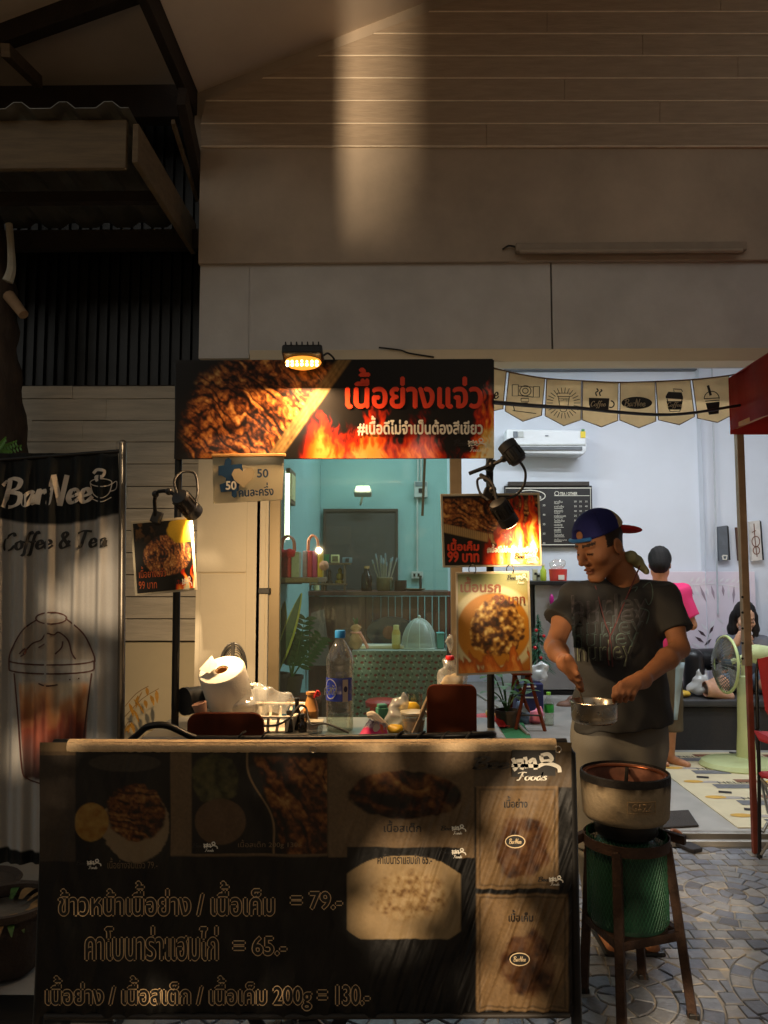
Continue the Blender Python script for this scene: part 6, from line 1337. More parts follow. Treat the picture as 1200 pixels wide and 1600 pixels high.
pst = thing('plant_stand', 'dark plant stand below the snake plant', 'plant stand', (sb.x + .08, 4.76, .02)); MB().bx(sb.x - .09, sb.x + .3, 4.64, 4.9, .72, .748).build('top', m_board, pst, bevel=.003)
for x_ in (sb.x - .07, sb.x + .28):
    for y_ in (4.66, 4.88): MB().bx(x_ - .012, x_ + .012, y_ - .012, y_ + .012, .02, .72).build('leg', m_board, pst)
def zz_plant(t, b, leaves):
    for dx, dy, dz, L in leaves:
        d_ = Vector((dx, dy, dz)).normalized(); pts = [b + d_ * L * u + Vector((0, 0, -.12 * L * u * u)) for u in np.linspace(0, 1, 12)]; MB().tube(pts, [.006, .002], n=6).build('stem', m_leaf, t, smooth=True); mb = MB()
        for i in range(3, 12):
            sd_ = d_.cross(Vector((0, 1, 0))).normalized()
            for sg_ in (-1, 1): leaf(mb, pts[i], d_ * .5 + sd_ * sg_ + Vector((0, -.2, 0)), .075, .028, .15, n=4, up=(0, 1, 0))
        mb.build('leaves', mat('zz_leaf', s(44, 74, 40), .35, var=.3), t)
potted('zz_plant', 'feathery green pot plant beside the snake plant', Vector((P(455, 1100, 4.78).x, 4.78, .75)), [(.2, 0, 1, .42), (-.15, .1, 1, .36), (.5, -.05, .8, .34), (.05, .1, 1, .3)], .07, .1, MATS['clay_dark'], zz_plant)
# ================================================================== right part of the room
m_acw = mat('ac_white', s(226, 228, 230), .35, var=.02)
ac = thing('air_conditioner', 'white wall air conditioner with yellow energy label above the menu board', 'air conditioner', P(853, 712, 7.3))
MB().pprism([(791, 670), (917, 672), (917, 704), (912, 711), (796, 708), (791, 700)], 7.26, .2).build('housing', m_acw, ac, bevel=.02, seg=3)
MB().pbox(800, 698, 910, 703, 7.245, .03).build('outlet', mat('outlet_dark', s(90, 94, 98), .4), ac); MB().pbox(793, 693.5, 915, 695.5, 7.25, .02).build('seam', MATS['grey_plastic'], ac)
for (x0, y0, x1, y1, m_) in ((802, 674, 809, 684, mat('label_grey', s(110, 116, 124), .5)), (810, 674, 818, 683, MATS['grey_plastic']), (907, 674, 915, 684, mat('label_yellow', s(230, 200, 40), .5))): MB().pbox(x0, y0, x1, y1, 7.252, .004).build('sticker', m_, ac)
MB().pbox(908.5, 670.5, 913.5, 674, 7.251, .003).build('sticker', mat('sticker_green', s(60, 130, 70), .5), ac)
MB().pbox(852, 680, 857, 681.5, 7.252, .004).build('badge', MATS['label_grey'], ac)
mn = thing('menu_board', 'black menu board with white printed lists on the back wall', 'menu board', P(857, 856, 7.44))
MB().pbox(788, 759, 927, 855, 7.45, .03).build('board', mat('menu_black', s(32, 28, 27), .45), mn, bevel=.003)
MB().pbox(794, 752.5, 921, 759, 7.43, .05).build('ledge', mat('ledge_dark', s(62, 56, 50), .4, metal=.3), mn, bevel=.003)
for q in ((790, 762, 924, 763.2), (790, 850.5, 924, 851.7), (789.5, 763, 790.7, 851), (922.8, 763, 924, 851)): MB().pbox(*q, 7.446, .004).build('border', m_wht, mn)
draw([ell(828, 775, 24, 9)], 7.45, m_wht, mn, w=1.4, name='oval', lift=.004); script('BarNee', (808, 846, 770, 781), 7.45, m_wht, mn, w=.16)
letter('TEA / OTHER', (875, 902, 769, 773.5), 7.45, m_wht, mn, bold=.15); draw([[(866, 774.5), (921, 774.5)]], 7.45, m_wht, mn, w=1, sm=1, name='rule'); draw([ell(870, 771, 3.4, 3)], 7.45, m_wht, mn, w=.9, name='cup_mark')
items = ['ชาเย็น', 'ชาดำเย็น', 'ชามะนาว', 'ชาเขียวนมสด', 'โกโก้เย็น', 'นมชมพู', 'นมสด', 'โอวัลติน', 'น้ำผึ้งมะนาว']
for i, t_ in enumerate(items):
    y_ = 782 + i * 7.4; letter(t_, (866, 872 + len(t_) * 1.1, y_, y_ + 3.6), 7.45, m_wht, mn); draw([[(866, y_ + 5), (874 + (i * 5) % 9, y_ + 5)]], 7.45, m_wht, mn, w=.6, sm=1, name='rule')
    for x_ in (897, 905, 914): letter(str(25 + 5 * ((i + int(x_)) % 4)), (x_, x_ + 4, y_ + .3, y_ + 3), 7.45, m_wht, mn)
    if i % 2 == 0: letter(str(30 + 5 * (i % 3)), (848, 852, y_ + 6, y_ + 9), 7.45, m_wht, mn)
for (px0, py0, px1, py1, r_, lab, bg_) in ((1121, 822, 1136, 876, 3, 'narrow dark picture with a white cup on the white wall', s(96, 100, 106)), (1171, 814, 1187, 876, 4, 'narrow pale picture with a brown sketch at the right edge', s(206, 198, 190))):
    t = thing('wall_picture', lab, 'picture', P((px0 + px1) / 2, py1, 7.43)); mx_ = (py1 - py0) * math.tan(R(r_)); qd = [(px0, py0 + 1), (px1, py0 - 1), (px1 + mx_, py1 - 1), (px0 + mx_, py1 + 1)]; MB().pprism(qd, 7.44, .04).build('canvas', mat('canvas_%d' % r_, bg_, .7, var=.15, scale=14), t, bevel=.002); MB().pprism([(qd[1][0], qd[1][1]), (qd[1][0] + 2.5, qd[1][1] + 2), (qd[2][0] + 2.5, qd[2][1]), qd[2]], 7.445, .035).build('edge', m_plas, t)
    if r_ == 3: draw([[(1129, 868), (1136, 868), (1135, 874), (1130, 874), (1129, 868)]], 7.44, m_wht, t, w=2.5, sm=1)
    else: draw([[(1178, 818), (1180, 845), (1183, 870)], [(1175, 832), (1181, 829)], ell(1181, 846, 6, 8), ell(1182, 860, 5, 6)], 7.44, mat('sketch_brown', s(120, 76, 56), .6), t, w=1.5, sm=2)
tag(MB().pprism([(1150, 824), (1153, 824), (1160, 876), (1154, 876)], 7.44, .03).build('wall_picture', mat('canvas_brown', s(90, 60, 44), .7)), 'sliver of a brown picture behind the tent leg', 'picture')
mu = thing('mural_panel', 'lavender wall panel painted with white and dark leaves behind the seated woman', 'mural', P(1090, 1090, 7.4))
MB().pbox(930, 893, 1188, 1120, 7.41, .06).build('panel', mat('mural_lavender', s(222, 208, 218), .6, var=.1, scale=1.5), mu, bevel=.004)
m_ld = mat('mural_dark', s(76, 54, 62), .6); m_lw = mat('mural_pale', s(224, 218, 222), .6)
def lf(x, y, a, L, w, m_): 
    c_, s_ = math.cos(R(a)), math.sin(R(a)); flat([(x, y), (x + c_ * L * .5 - s_ * w, y + s_ * L * .5 + c_ * w), (x + c_ * L, y + s_ * L), (x + c_ * L * .5 + s_ * w, y + s_ * L * .5 - c_ * w)], 7.41, m_, mu, name='painted_leaf', lift=.003)
draw([[(1070, 916), (1110, 912), (1160, 918)]], 7.41, m_lw, mu, w=1.6, name='painted_stem'); draw([[(1090, 1040), (1105, 1000), (1112, 970)]], 7.41, m_lw, mu, w=1.6, name='painted_stem')
for i in range(9): lf(1075 + i * 9, 914, 60 + i * 4, 18 + 6 * (i % 3), 2.2, m_lw if i % 2 else mat('mural_mauve', s(160, 140, 152), .6)); lf(1078 + i * 9, 911, -60 + i * 3, 12, 2, m_lw)
for i in range(7): lf(1086 + i * 3.5, 1040 - i * 9, 190 + i * 6, 17, 2.4, m_ld if i % 3 else m_lw); lf(1090 + i * 3.5, 1036 - i * 9, -20 - i * 8, 16, 2.4, m_ld if i % 2 else m_lw)
for i in range(6): lf(1120 + i * 8, 965 + (i % 3) * 14, 40 + 25 * i, 14, 2.2, m_lw)
# bench, cushion, bags
bn2 = thing('bench_seat', 'long black upholstered bench along the back of the room', 'bench', P(1150, 1165, 6.6)); m_fab = mat('bench_black', s(50, 47, 45), .8, var=.2, scale=30, bump=.3, bscale=200)
MB().bx(P(1030, 1100, 6.6).x, 4.5, 6.6, 7.38, .02, .37).build('base', m_fab, bn2, bevel=.006); MB().bx(P(1028, 1100, 6.58).x, 4.5, 6.57, 7.38, .375, .44).build('cushion', mat('bench_vinyl', s(62, 60, 60), .45, var=.12), bn2, bevel=.02, seg=3)
so = thing('black_armchair', 'low black leather armchair back behind the white food bag', 'armchair', P(1095, 1090, 6.95)); S = SDF((2.4, 6.75, .4), (4.6, 7.4, 1.0), .014)
cA = P(1095, 1060, 6.95); S.cap((cA.x - .06, 6.95, .5), (cA.x - .06, 6.95, .74), .09, .09); S.cap((cA.x - .05, 7.15, .7), (cA.x + 1.0, 7.2, .74), .1, .1, k=.05); S.cap((cA.x + .95, 6.95, .5), (cA.x + .95, 7.0, .74), .1, .1); S.build('backrest', mat('leather_black', s(30, 29, 30), .35, var=.2, bump=.2), so)
MB().bx(cA.x - .1, cA.x + 1.0, 6.9, 7.3, .442, .5).build('seat', MATS['leather_black'], so, bevel=.02)
qb = P(1098, 1086, 6.75); fb = thing('food_bag', 'white plastic carrier bag with food on the black bench', 'carrier bag', (qb.x, 6.75, .442))
lump('bag', '', '', [((qb.x, 6.75, .51), (.14, .08, .07)), ((qb.x - .02, 6.75, .57), (.08, .05, .05)), ((qb.x - .03, 6.74, .64), (.025, .02, .05)), ((qb.x + .03, 6.74, .63), (.02, .02, .05))], mat_clear('bag_white', (.9, .9, .9), gloss=.04, rough=.2, haze=.62), h=.011, noise=.012, parent=fb, tag_=False)
lump('food', '', '', [((qb.x + .02, 6.74, .49), (.06, .05, .035))], mat('food_green', s(160, 170, 60), .6), h=.012, noise=.008, parent=fb, tag_=False); lump('food', '', '', [((qb.x + .1, 6.72, .485), (.05, .05, .035))], mat('food_orange', s(210, 110, 70), .6), h=.012, noise=.008, parent=fb, tag_=False)
lump('yellow_packet', 'yellow snack packet on the bench beside the white bag', 'snack bag', [(P(1066, 1084, 6.7), (.07, .05, .035)), (P(1060, 1078, 6.7), (.03, .03, .04))], mat('packet_yellow', s(220, 176, 60), .4, var=.2), h=.011, noise=.006)
# standing fan
fnp = Vector((P(1166, 1175, 6.05).x, 6.05, .02)); fn = thing('standing_fan', 'pale green standing fan beside the tent leg', 'fan', fnp); m_fg = mat('fan_green', s(196, 206, 150), .4, var=.06)
MB().lathe([(.29, 0), (.3, .015), (.28, .045), (.1, .07), (.05, .075)], fnp + Vector((-.05, 0, 0)), 40, sq=(1, .85)).build('base', m_fg, fn, smooth=True)
zc = P(1166, 1020, 6.05).z; MB().lathe([(.075, .06), (.06, .3), (.05, zc - .2), (.032, zc - .19), (.032, zc - .06)], fnp, 24, sq=(1.0, .7)).build('column', m_fg, fn, smooth=True)
hc = P(1172, 1022, 6.05); MB().lathe([(.03, -.18), (.065, -.14), (.075, -.05), (.06, .03), (.03, .05)], hc, 24, (-1, -.15, .02)).build('motor', m_fg, fn, smooth=True)
gc = P(1134, 1038, 6.0); axd = Vector((-1, -.02, .04)).normalized(); m_ = rot_to(axd); m_fw = mat('fan_wire', s(110, 116, 110), .4, metal=.4)
MB().tube([gc + m_ @ Vector((.212 * math.cos(t), .212 * math.sin(t), 0)) for t in np.linspace(0, 6.28, 49)[:-1]], .011, n=8, closed=True).build('rim', mat('fan_lime', s(190, 208, 140), .4), fn, smooth=True)
for sgn in (-1, 1):
    for k in range(36):
        a = 2 * math.pi * k / 36; MB().tube([gc + m_ @ Vector((r_ * math.cos(a + tw), r_ * math.sin(a + tw), sgn * .075 * (1 - (r_ / .212) ** 3))) for r_, tw in ((.212, 0), (.19, .06), (.12, .12), (.05, .16))], .0034, n=4).build('cage_wire', m_fw, fn)
for k in range(3):
    a = 2.09 * k; bp_ = MB(); pts = [(.04, -.25), (.12, -.5), (.2, -.35), (.21, .1), (.15, .35), (.05, .3)]
    bp_.add([gc + m_ @ Vector((r_ * math.cos(a + t), r_ * math.sin(a + t), .02 * t)) for r_, t in pts], [tuple(range(6))]); bp_.build('blade', mat_clear('blade_clear', (.55, .62, .62), gloss=.08, rough=.2, haze=.35), fn, solid=.003)
MB().lathe([(.04, -.03), (.045, .02), (.02, .03)], gc, 20, axd).build('hub', mat('hub_grey', s(80, 90, 96), .4), fn, smooth=True); MB().cyl(gc, hc, .02).build('shaft', m_fg, fn)
# printed floor mat and door mat
XM0, XM1, YM0, YM1 = 1.98, 4.3, 4.62, 6.5; pm = thing('printed_floor_mat', 'cream floor mat printed with cups pictures and HELLO lettering', 'floor mat', (2.6, 5.5, .02)); MB().bx(XM0, XM1, YM0, YM1, .021, .026).build('sheet', mat('mat_cream', s(214, 200, 164), .6, var=.06), pm)
def gp(name, pts, m_, z=.0285): MB().add([(x, y, z) for x, y in pts], [tuple(range(len(pts)))]).build(name, m_, pm)
m_pg = mat('mat_grey', s(110, 110, 112), .6, var=.2, scale=40); m_pb = mat('mat_brown', s(130, 84, 62), .6, var=.5, scale=50); m_py = mat('mat_yellow', s(206, 160, 70), .6); m_pk = mat('mat_ink', s(40, 36, 36), .6); m_pw = mat('mat_silver', s(170, 160, 150), .6)
V, F = text2d('HELLO'); lo, hi = V.min(0), V.max(0)
for i in range(4):
    for j in range(5):
        bx_, by_ = XM0 + .06 + i * .56 + (j % 2) * .0, YM0 + .08 + j * .38
        if bx_ > 4.0: continue
        gp('grey_block', [(bx_ + .16, by_ - .03), (bx_ + .42, by_ - .03), (bx_ + .42, by_ + .07), (bx_ + .16, by_ + .07)], m_pg); gp('brown_block', [(bx_ + .36, by_ + .12), (bx_ + .52, by_ + .12), (bx_ + .52, by_ + .2), (bx_ + .36, by_ + .2)], m_pb)
        gp('yellow_cup', [(bx_ + .06 + .07 * math.cos(t), by_ + .14 + .035 * math.sin(t)) for t in np.linspace(0, 6.28, 15)[:-1]], m_py); gp('cup_shadow', [(bx_ + .16 + .09 * math.cos(t), by_ + .13 + .03 * math.sin(t)) for t in np.linspace(0, 6.28, 15)[:-1]], m_pw, z=.0278)
        gp('black_cup', [(bx_ + .12, by_ + .24), (bx_ + .2, by_ + .22), (bx_ + .22, by_ + .27), (bx_ + .14, by_ + .29)], m_pk)
        MB().add([(bx_ + .22 + (u - lo[0]) / (hi[0] - lo[0]) * .26, by_ + .085 + (v - lo[1]) / (hi[1] - lo[1]) * .055, .0285) for u, v in V], F).build('lettering', m_pk, pm)
tag(MB().prism([G(1000, 1298, .022), G(1092, 1292, .022), G(1076, 1268, .022), G(1000, 1272, .022)], (0, 0, .012)).build('door_mat', mat('mat_dark', s(66, 60, 56), .95, var=.2, bump=.6, bscale=200), bevel=.004), 'dark grey bristle door mat just inside the threshold', 'door mat')
# raised concrete step with plants and bags
zp = P(800, 1150, 4.9).z; stp = struct(MB().prism([(.43, 4.64, .02), (1.24, 4.64, .02), (1.78, 6.6, .02), (1.78, 7.3, .02), (.43, 7.3, .02)], (0, 0, zp - .02)).build('concrete_step', m_conc, bevel=.006))
def on_s(px, py): q = G(px, py, zp); return Vector((q.x, q.y, zp + .001))
tag(MB().prism([on_s(760, 1168), on_s(832, 1160), on_s(815, 1128), on_s(752, 1132)], (0, 0, .012)).build('turf_mat', mat('turf', s(40, 110, 62), .95, var=.25, scale=120, bump=.8, bscale=300)), 'bright green artificial turf mat on the concrete step', 'turf mat')
b = on_s(792, 1138); m_rub = mat('rubber_leaf', s(56, 92, 50), .35, var=.3)
def broad(t, b_, leaves):
    for k in range(7):
        a = k * .9; tp = b_ + Vector((math.cos(a) * .1, math.sin(a) * .06, .14 + .04 * (k % 4))); MB().tube([b_, b_.lerp(tp, .5) + Vector((0, 0, .03)), tp], .005, n=6, sm=3).build('stem', m_leaf, t, smooth=True)
        for q in range(3): mb = MB(); leaf(mb, tp - Vector((0, 0, .03 * q)), (math.cos(a + q), math.sin(a + q) - .3, .35), .13, .055, .3, n=6); mb.build('leaf', m_rub, t)
potted('rubber_plant', 'broad leaved pot plant on the concrete step behind the cart post', b, None, .075, .1, MATS['clay_dark'], broad)
b = on_s(770, 1135); rc = thing('red_tray', 'round red bottle-cap shaped tray on the turf mat', 'tray', b); MB().lathe([(.13, 0), (.15, .012), (.13, .05), (.1, .055), (.0, .055)], b + Vector((0, 0, .013)), 48, rfun=lambda a, z: 1 + .035 * math.cos(a * 21) * (1 if z < .03 else .2)).build('tray', mat('tray_red', s(214, 40, 36), .3), rc, smooth=True)
lump('trinkets', '', '', [(b + Vector((-.03, 0, .085)), (.02, .02, .025)), (b + Vector((.02, .0, .08)), (.018, .02, .02))], m_ivory, h=.007, parent=rc, tag_=False)
tag(MB().tube([on_s(745, 1100) + Vector((0, -.05, .08)), on_s(790, 1122) + Vector((0, -.1, .05)), on_s(826, 1152) + Vector((0, 0, .012))], .011, n=8).build('metal_tube', MATS['track_metal'], smooth=True), 'pale metal tube lying across the turf mat', 'tube')
eb = on_s(835, 1138); es_ = thing('folding_stool', 'brown wooden folding stool with splayed legs on the concrete step', 'stool', eb)
for (a, b_, dy) in (((803, 1055), (797, 1120), .15), ((826, 1052), (852, 1144), -.1), ((805, 1056), (835, 1136), .2), ((824, 1054), (806, 1140), -.12)): MB().bar(P(*a, 5.15), P(b_[0], b_[1], 5.15 + dy), .018, .018).build('leg', m_board, es_, bevel=.002)
MB().box(P(814, 1052, 5.15), (.13, .12, .015)).build('seat', m_board, es_, bevel=.003); MB().tube([P(803, 1117, 5.1), P(845, 1118, 5.05)], .006).build('stretcher', m_black, es_)
lump('blue_bag', 'grey blue cloth bag under the folding stool', 'bag', [(P(818, 1118, 5.3), (.055, .04, .075)), (P(814, 1104, 5.3), (.04, .03, .04))], mat('cloth_bluegrey', s(110, 128, 150), .8, var=.2), h=.009, noise=.006); lump('pink_bag', 'pink and white bag beside the grey blue bag', 'bag', [(P(836, 1120, 5.3), (.06, .04, .05)), (P(843, 1112, 5.32), (.03, .03, .04))], mat('bag_pinkw', s(214, 120, 140), .6, var=.35, scale=14), h=.009, noise=.007)
cn = thing('crate_bin', 'dark blue bin with white frame lines behind the folding stool', 'bin', P(830, 1110, 5.75)); MB().pbox(806, 1068, 850, 1122, 5.75, .2).build('bin', mat('bin_blue', s(34, 36, 84), .5), cn, bevel=.01)
for q in ((815, 1072, 838, 1074), (812, 1089, 840, 1091), (815, 1074, 817, 1090), (812, 1091, 814, 1112)): MB().pbox(*q, 5.74, .012).build('frame_line', m_wht, cn)
lump('white_bag', 'bunched white plastic bag above the dark blue bin', 'plastic bag', [(P(840, 1056, 5.85), (.08, .06, .05)), (P(848, 1044, 5.85), (.05, .04, .05)), (P(834, 1046, 5.85), (.04, .04, .04))], mat_clear('bag_white2', (.9, .9, .92), gloss=.04, rough=.2, haze=.6), h=.009, noise=.008)
b = on_s(858, 1133); wb2 = thing('small_water_bottle', 'small clear water bottle with green label on the concrete step', 'bottle', b)
MB().lathe([(.028, 0), (.033, .006), (.033, .06), (.031, .064), (.033, .068), (.033, .14), (.03, .155), (.014, .185), (.012, .2)], b, 28).build('bottle_wall', m_pet, wb2, smooth=True); MB().lathe([(.0335, .085), (.0335, .135)], b, 28, caps=False).build('label', mat('label_green', s(40, 150, 60), .4, var=.3, scale=40), wb2, smooth=True); MB().lathe([(.0145, .198), (.0145, .216)], b, 20).build('cap', mat('cap_green', s(130, 200, 70), .4), wb2, smooth=True); MB().lathe([(.031, .004), (.031, .08)], b, 24).build('water', MATS['water'], wb2, smooth=True)
lump('dark_shoe', 'brown shoe on the concrete step behind the man', 'shoe', [(P(885, 1103, 6.0), (.08, .05, .04)), (P(893, 1096, 6.0), (.035, .04, .045))], mat('shoe_brown', s(110, 74, 54), .6), h=.012)
# cabinet with tubs, little christmas tree
Yk = 6.5; kb = thing('grey_cabinet', 'grey metal cabinet with black top behind the man', 'cabinet', P(870, 1095, Yk)); MB().pbox(836, 914, 1000, 1078, Yk, .5).build('body', mat('cab_grey', s(150, 146, 144), .45, metal=.3, var=.06), kb, bevel=.004); MB().pbox(828, 908, 1004, 914, Yk - .04, .56).build('top', m_plas, kb, bevel=.003); MB().pbox(836, 1079, 1000, 1096, Yk + .03, .45).build('plinth', m_plas, kb); MB().pbox(826, 914, 835.5, 1096, Yk + .02, .48).build('side_panel', m_black, kb)
kz = P(870, 908, Yk - .04).z
def on_k(px, dy=.08): q = P(px, 900, Yk + dy); return Vector((q.x, Yk + dy, kz + .001))
t = thing('red_tub', 'red tub wrapped in clear film on the grey cabinet', 'tub', on_k(872)); MB().lathe([(.07, 0), (.078, .1), (.07, .1)], on_k(872), 24).build('tub', mat('tub_red', s(210, 66, 54), .4), t, smooth=True); lump('film', '', '', [(on_k(873) + Vector((0, 0, .14)), (.07, .05, .05)), (on_k(868) + Vector((.0, 0, .12)), (.06, .05, .04))], m_film, h=.01, noise=.01, parent=t, tag_=False); MB().box(on_k(874) + Vector((0, -.078, .03)), (.05, .004, .04)).build('label', m_wht, t)
t = thing('soap_bottle', 'yellow green soap bottle on the grey cabinet', 'bottle', on_k(849)); MB().lathe([(.022, 0), (.026, .01), (.026, .09), (.012, .11), (.012, .13)], on_k(849), 18).build('bottle', mat('soap_green', s(176, 196, 60), .3), t, smooth=True); MB().lathe([(.014, .13), (.014, .145)], on_k(849), 14).build('cap', m_wht, t, smooth=True)
for x_, hh, c_, lb_ in ((841, .07, s(190, 190, 184), 'small white carton on the cabinet beside the soap bottle'), (836, .1, s(206, 200, 170), 'tall cream carton at the left end of the cabinet')):
    t = thing('carton', lb_, 'carton', on_k(x_, .16)); MB().box(on_k(x_, .16) + Vector((0, 0, hh / 2)), (.04, .04, hh)).build('box', mat('carton_%d' % x_, c_, .6), t, bevel=.002); MB().box(on_k(x_, .16) + Vector((0, -.0205, hh * .6)), (.02, .003, .02)).build('print', m_plas, t)
lump('magenta_ornament', 'shiny magenta ornament hanging on the grey cabinet front', 'ornament', [(P(862, 937, Yk - .03), (.02, .015, .05))], mat('magenta', s(170, 30, 120), .25), h=.008)
xt_ = P(842, 1045, 6.2); ct = thing('christmas_tree', 'tiny artificial christmas tree with red baubles beside the yellow poster', 'christmas tree', (xt_.x, 6.2, zp)); MB().cyl((xt_.x, 6.2, zp), (xt_.x, 6.2, P(842, 965, 6.2).z), .012, .006, n=8).build('trunk', m_bark, ct)
nd = MB(); z0_, z1_2 = P(842, 1042, 6.2).z, P(842, 960, 6.2).z
for k in range(420):
    u = rnd.random(); z_ = z0_ + (z1_2 - z0_) * u; a = rnd.uniform(0, 6.28); r_ = .13 * (1 - u) + .01; p_ = Vector((xt_.x + math.cos(a) * r_ * .2, 6.2 + math.sin(a) * r_ * .2, z_)); leaf(nd, p_, (math.cos(a), math.sin(a), -.25), r_, .012, .2, n=2)
nd.build('needles', mat('needle_green', s(34, 84, 56), .6, var=.3), ct)
for x_, y_ in ((850, 994), (836, 1012), (845, 1028), (838, 985)): MB().sph(P(x_, y_, 6.1), .014, 10, 8).build('bauble', mat('bauble_red', s(196, 30, 36), .2), ct, smooth=True)
# ================================================================== people
from mathutils.bvhtree import BVHTree
def nv(v): return np.array(Vector(v).normalized())
def arr(v): return np.array(v, float)
def head(S, O, f, u, sc=1.0, nose=1.0):
    """head volume in its own frame: f forward, u up, l to the person's left"""
    f = nv(f); u = nv(arr(u) - f * float(arr(u) @ f)); l = np.cross(u, f); O = arr(O); M = np.stack([f, l, u], 1)
    L = lambda a, b, c: O + sc * (f * a + l * b + u * c)
    E_ = lambda p, r, k=.02, cut=False: S.ell(L(*p), [q * sc for q in r], M, k * sc, cut)
    C_ = lambda a, b, ra, rb, k=.015: S.cap(L(*a), L(*b), ra * sc, rb * sc, k * sc)
    E_((-.004, 0, .03), (.098, .077, .094)); E_((.036, 0, -.05), (.056, .056, .072), .03)
    for sg in (-1, 1):
        C_((.0, sg * .054, -.068), (.066, sg * .018, -.118), .02, .018); E_((.06, sg * .043, -.036), (.03, .026, .026)); C_((.082, sg * .042, .014), (.09, sg * .01, .012), .009, .011, .012)
        E_((.102, sg * .031, -.008), (.018, .019, .013), .008, True); E_((.08, sg * .031, -.012), (.014, .017, .013), .006)
        E_((-.012, sg * .079, -.02), (.021, .008, .032), .006); E_((-.006, sg * .086, -.018), (.01, .005, .018), .004, True); E_((.1, sg * .013, -.05), (.011, .009, .008), .008)
    E_((.078, 0, -.114), (.022, .024, .018)); C_((.094, 0, .004), (.114 * nose + .002, 0, -.044), .009, .0125, .012)
    E_((.094, 0, -.078), (.013, .024, .0062), .005); E_((.091, 0, -.091), (.012, .02, .0072), .005); E_((.103, 0, -.0845), (.012, .022, .0016), .003, True)
    return L, M
def grip(S, wrist, h, axis, out, w, sp=.0212, r=.0084, thumb=True, point=None):
    """closed hand round a rod at h: fingers side by side along axis, knuckles on the out side, wrist on the w side"""
    a, o, w = nv(axis), nv(out), nv(w); h = arr(h); wr = arr(wrist); L = [.94, 1.05, 1.0, .82]
    for k in range(4):
        c = h + a * (k - 1.5) * sp; q = L[k]; kn = c + o * .024 + w * .026
        if point is not None and k == 0: S.chain([kn, kn + (arr(point) - kn) * .5 + o * .008, arr(point)], [r * 1.2, r * 1.05, r * .8], .005)
        else: S.chain([kn, c + o * .027 * q - w * .014, c - o * .004 - w * .026 * q, c - o * .02 * q - w * .008], [r * 1.22, r * 1.1, r, r * .85], .005)
        S.cap(wr, kn, .021, .0125, .014)
    S.cap(wr, h + w * .038 + o * .008, .026, .021, .02)
    if thumb: S.chain([h + w * .045 - a * .02, h + w * .018 - a * .045 + o * .006, h - w * .016 - a * .04 + o * .012], [.0155, .0125, .0095], .008)
skin = mat_col('skin', rough=.6, spec=.3, bump=.05, bscale=300, sss=.12)
def skin_col(V, base, feats=()):
    c = np.tile(np.array(base), (len(V), 1)); n = np.sin(V[:, 0] * 61 + 3 * np.sin(V[:, 2] * 47)) * np.sin(V[:, 1] * 53 + V[:, 2] * 39); c *= (1 + .06 * n)[:, None]
    for p, r, col, wgt in feats:
        d = np.sqrt((((V - p) / r) ** 2).sum(1)); k = np.clip(1.25 - d, 0, .5) * 2 * wgt; c = c * (1 - k[:, None]) + np.array(col) * k[:, None]
    return c
def local(V, O, M): return (V - arr(O)) @ M
# ---------------------------------------------------------------- the cook
Ym = 3.0
man = thing('person', 'man in backward blue cap and dark printed t-shirt stirring a small pot', 'person', (P(965, 1300, 3.05).x, 3.05, 0))
OH = P(938, 848, Ym); fH = nv((-.85, -.42, -.34)); uH = nv((-.28, -.14, 1))
S = SDF(P(835, 780, 3.0) - Vector((.03, .5, 0)), P(1110, 780, 3.0) + Vector((.03, .3, .05)), .0046) if False else None
lo = Vector((P(838, 900, Ym).x, 2.52, -.01)); hi = Vector((P(1095, 900, Ym).x, 3.32, 1.78))
S = SDF(lo, hi, .0046)
Lm, Mm = head(S, OH, fH, uH, 1.0)
nk = P(975, 908, 3.05); S.cap(Lm(-.03, 0, -.05), nk, .052, .06, .03)
sR, sL = P(895, 928, 3.02), P(1040, 930, 3.06)
S.cap(nk + Vector((0, 0, -.05)), sR, .032, .036, .03); S.cap(nk + Vector((0, 0, -.05)), sL, .032, .036, .03)
S.ell(P(966, 1000, 3.07), (.15, .09, .2), k=.06); S.ell(P(968, 1110, 3.08), (.14, .095, .14), k=.06)
eR, wR = P(866, 1010, 2.89), P(884, 1036, 2.69); eL, wL = P(1062, 1013, 2.94), P(1004, 1062, 2.745)
S.chain([sR, sR.lerp(eR, .5), eR], [.038, .041, .034], .02); S.chain([eR, eR.lerp(wR, .35), wR], [.034, .036, .024], .02)
S.chain([sL, sL.lerp(eL, .5), eL], [.038, .042, .034], .02); S.chain([eL, eL.lerp(wL, .35), wL], [.034, .037, .025], .02)
hR = P(899, 1056, 2.645); spt = P(910, 1100, 2.66); spa = nv(spt - hR)
grip(S, wR, hR, spa * -1 * -1, (-.25, -.9, .35), (-.55, .35, .75), point=P(904, 1076, 2.645))
hL = P(978, 1084, 2.69); pc = P(928, 1096, 2.66); hax = nv(Vector((pc.x, pc.y, 0)) - Vector((hL.x, hL.y, 0)))
grip(S, wL, hL, hax * -1, (-.1, -.75, .5), (.45, .35, .6))
for hp, kn_, an in ((P(935, 1150, 3.1), P(928, 1270, 3.06), P(942, 1420, 3.32)), (P(1005, 1150, 3.1), P(1002, 1270, 3.06), P(1000, 1420, 3.32))):
    an = Vector((an.x, an.y, .08)); kn_ = Vector((kn_.x, kn_.y, .46)); S.chain([hp, kn_], [.085, .055], .03); S.chain([kn_, kn_.lerp(an, .35), an], [.055, .055, .036], .03); S.cap(an + Vector((0, .02, -.04)), an + Vector((0, -.15, -.055)), .036, .028, .02)
bs_ = s(158, 106, 72); F_ = lambda p, r, col, w: (Lm(*p), np.array(r), col, w)
feats = [F_((.094, 0, -.084), (.022, .022, .013), s(120, 66, 52), .8)]
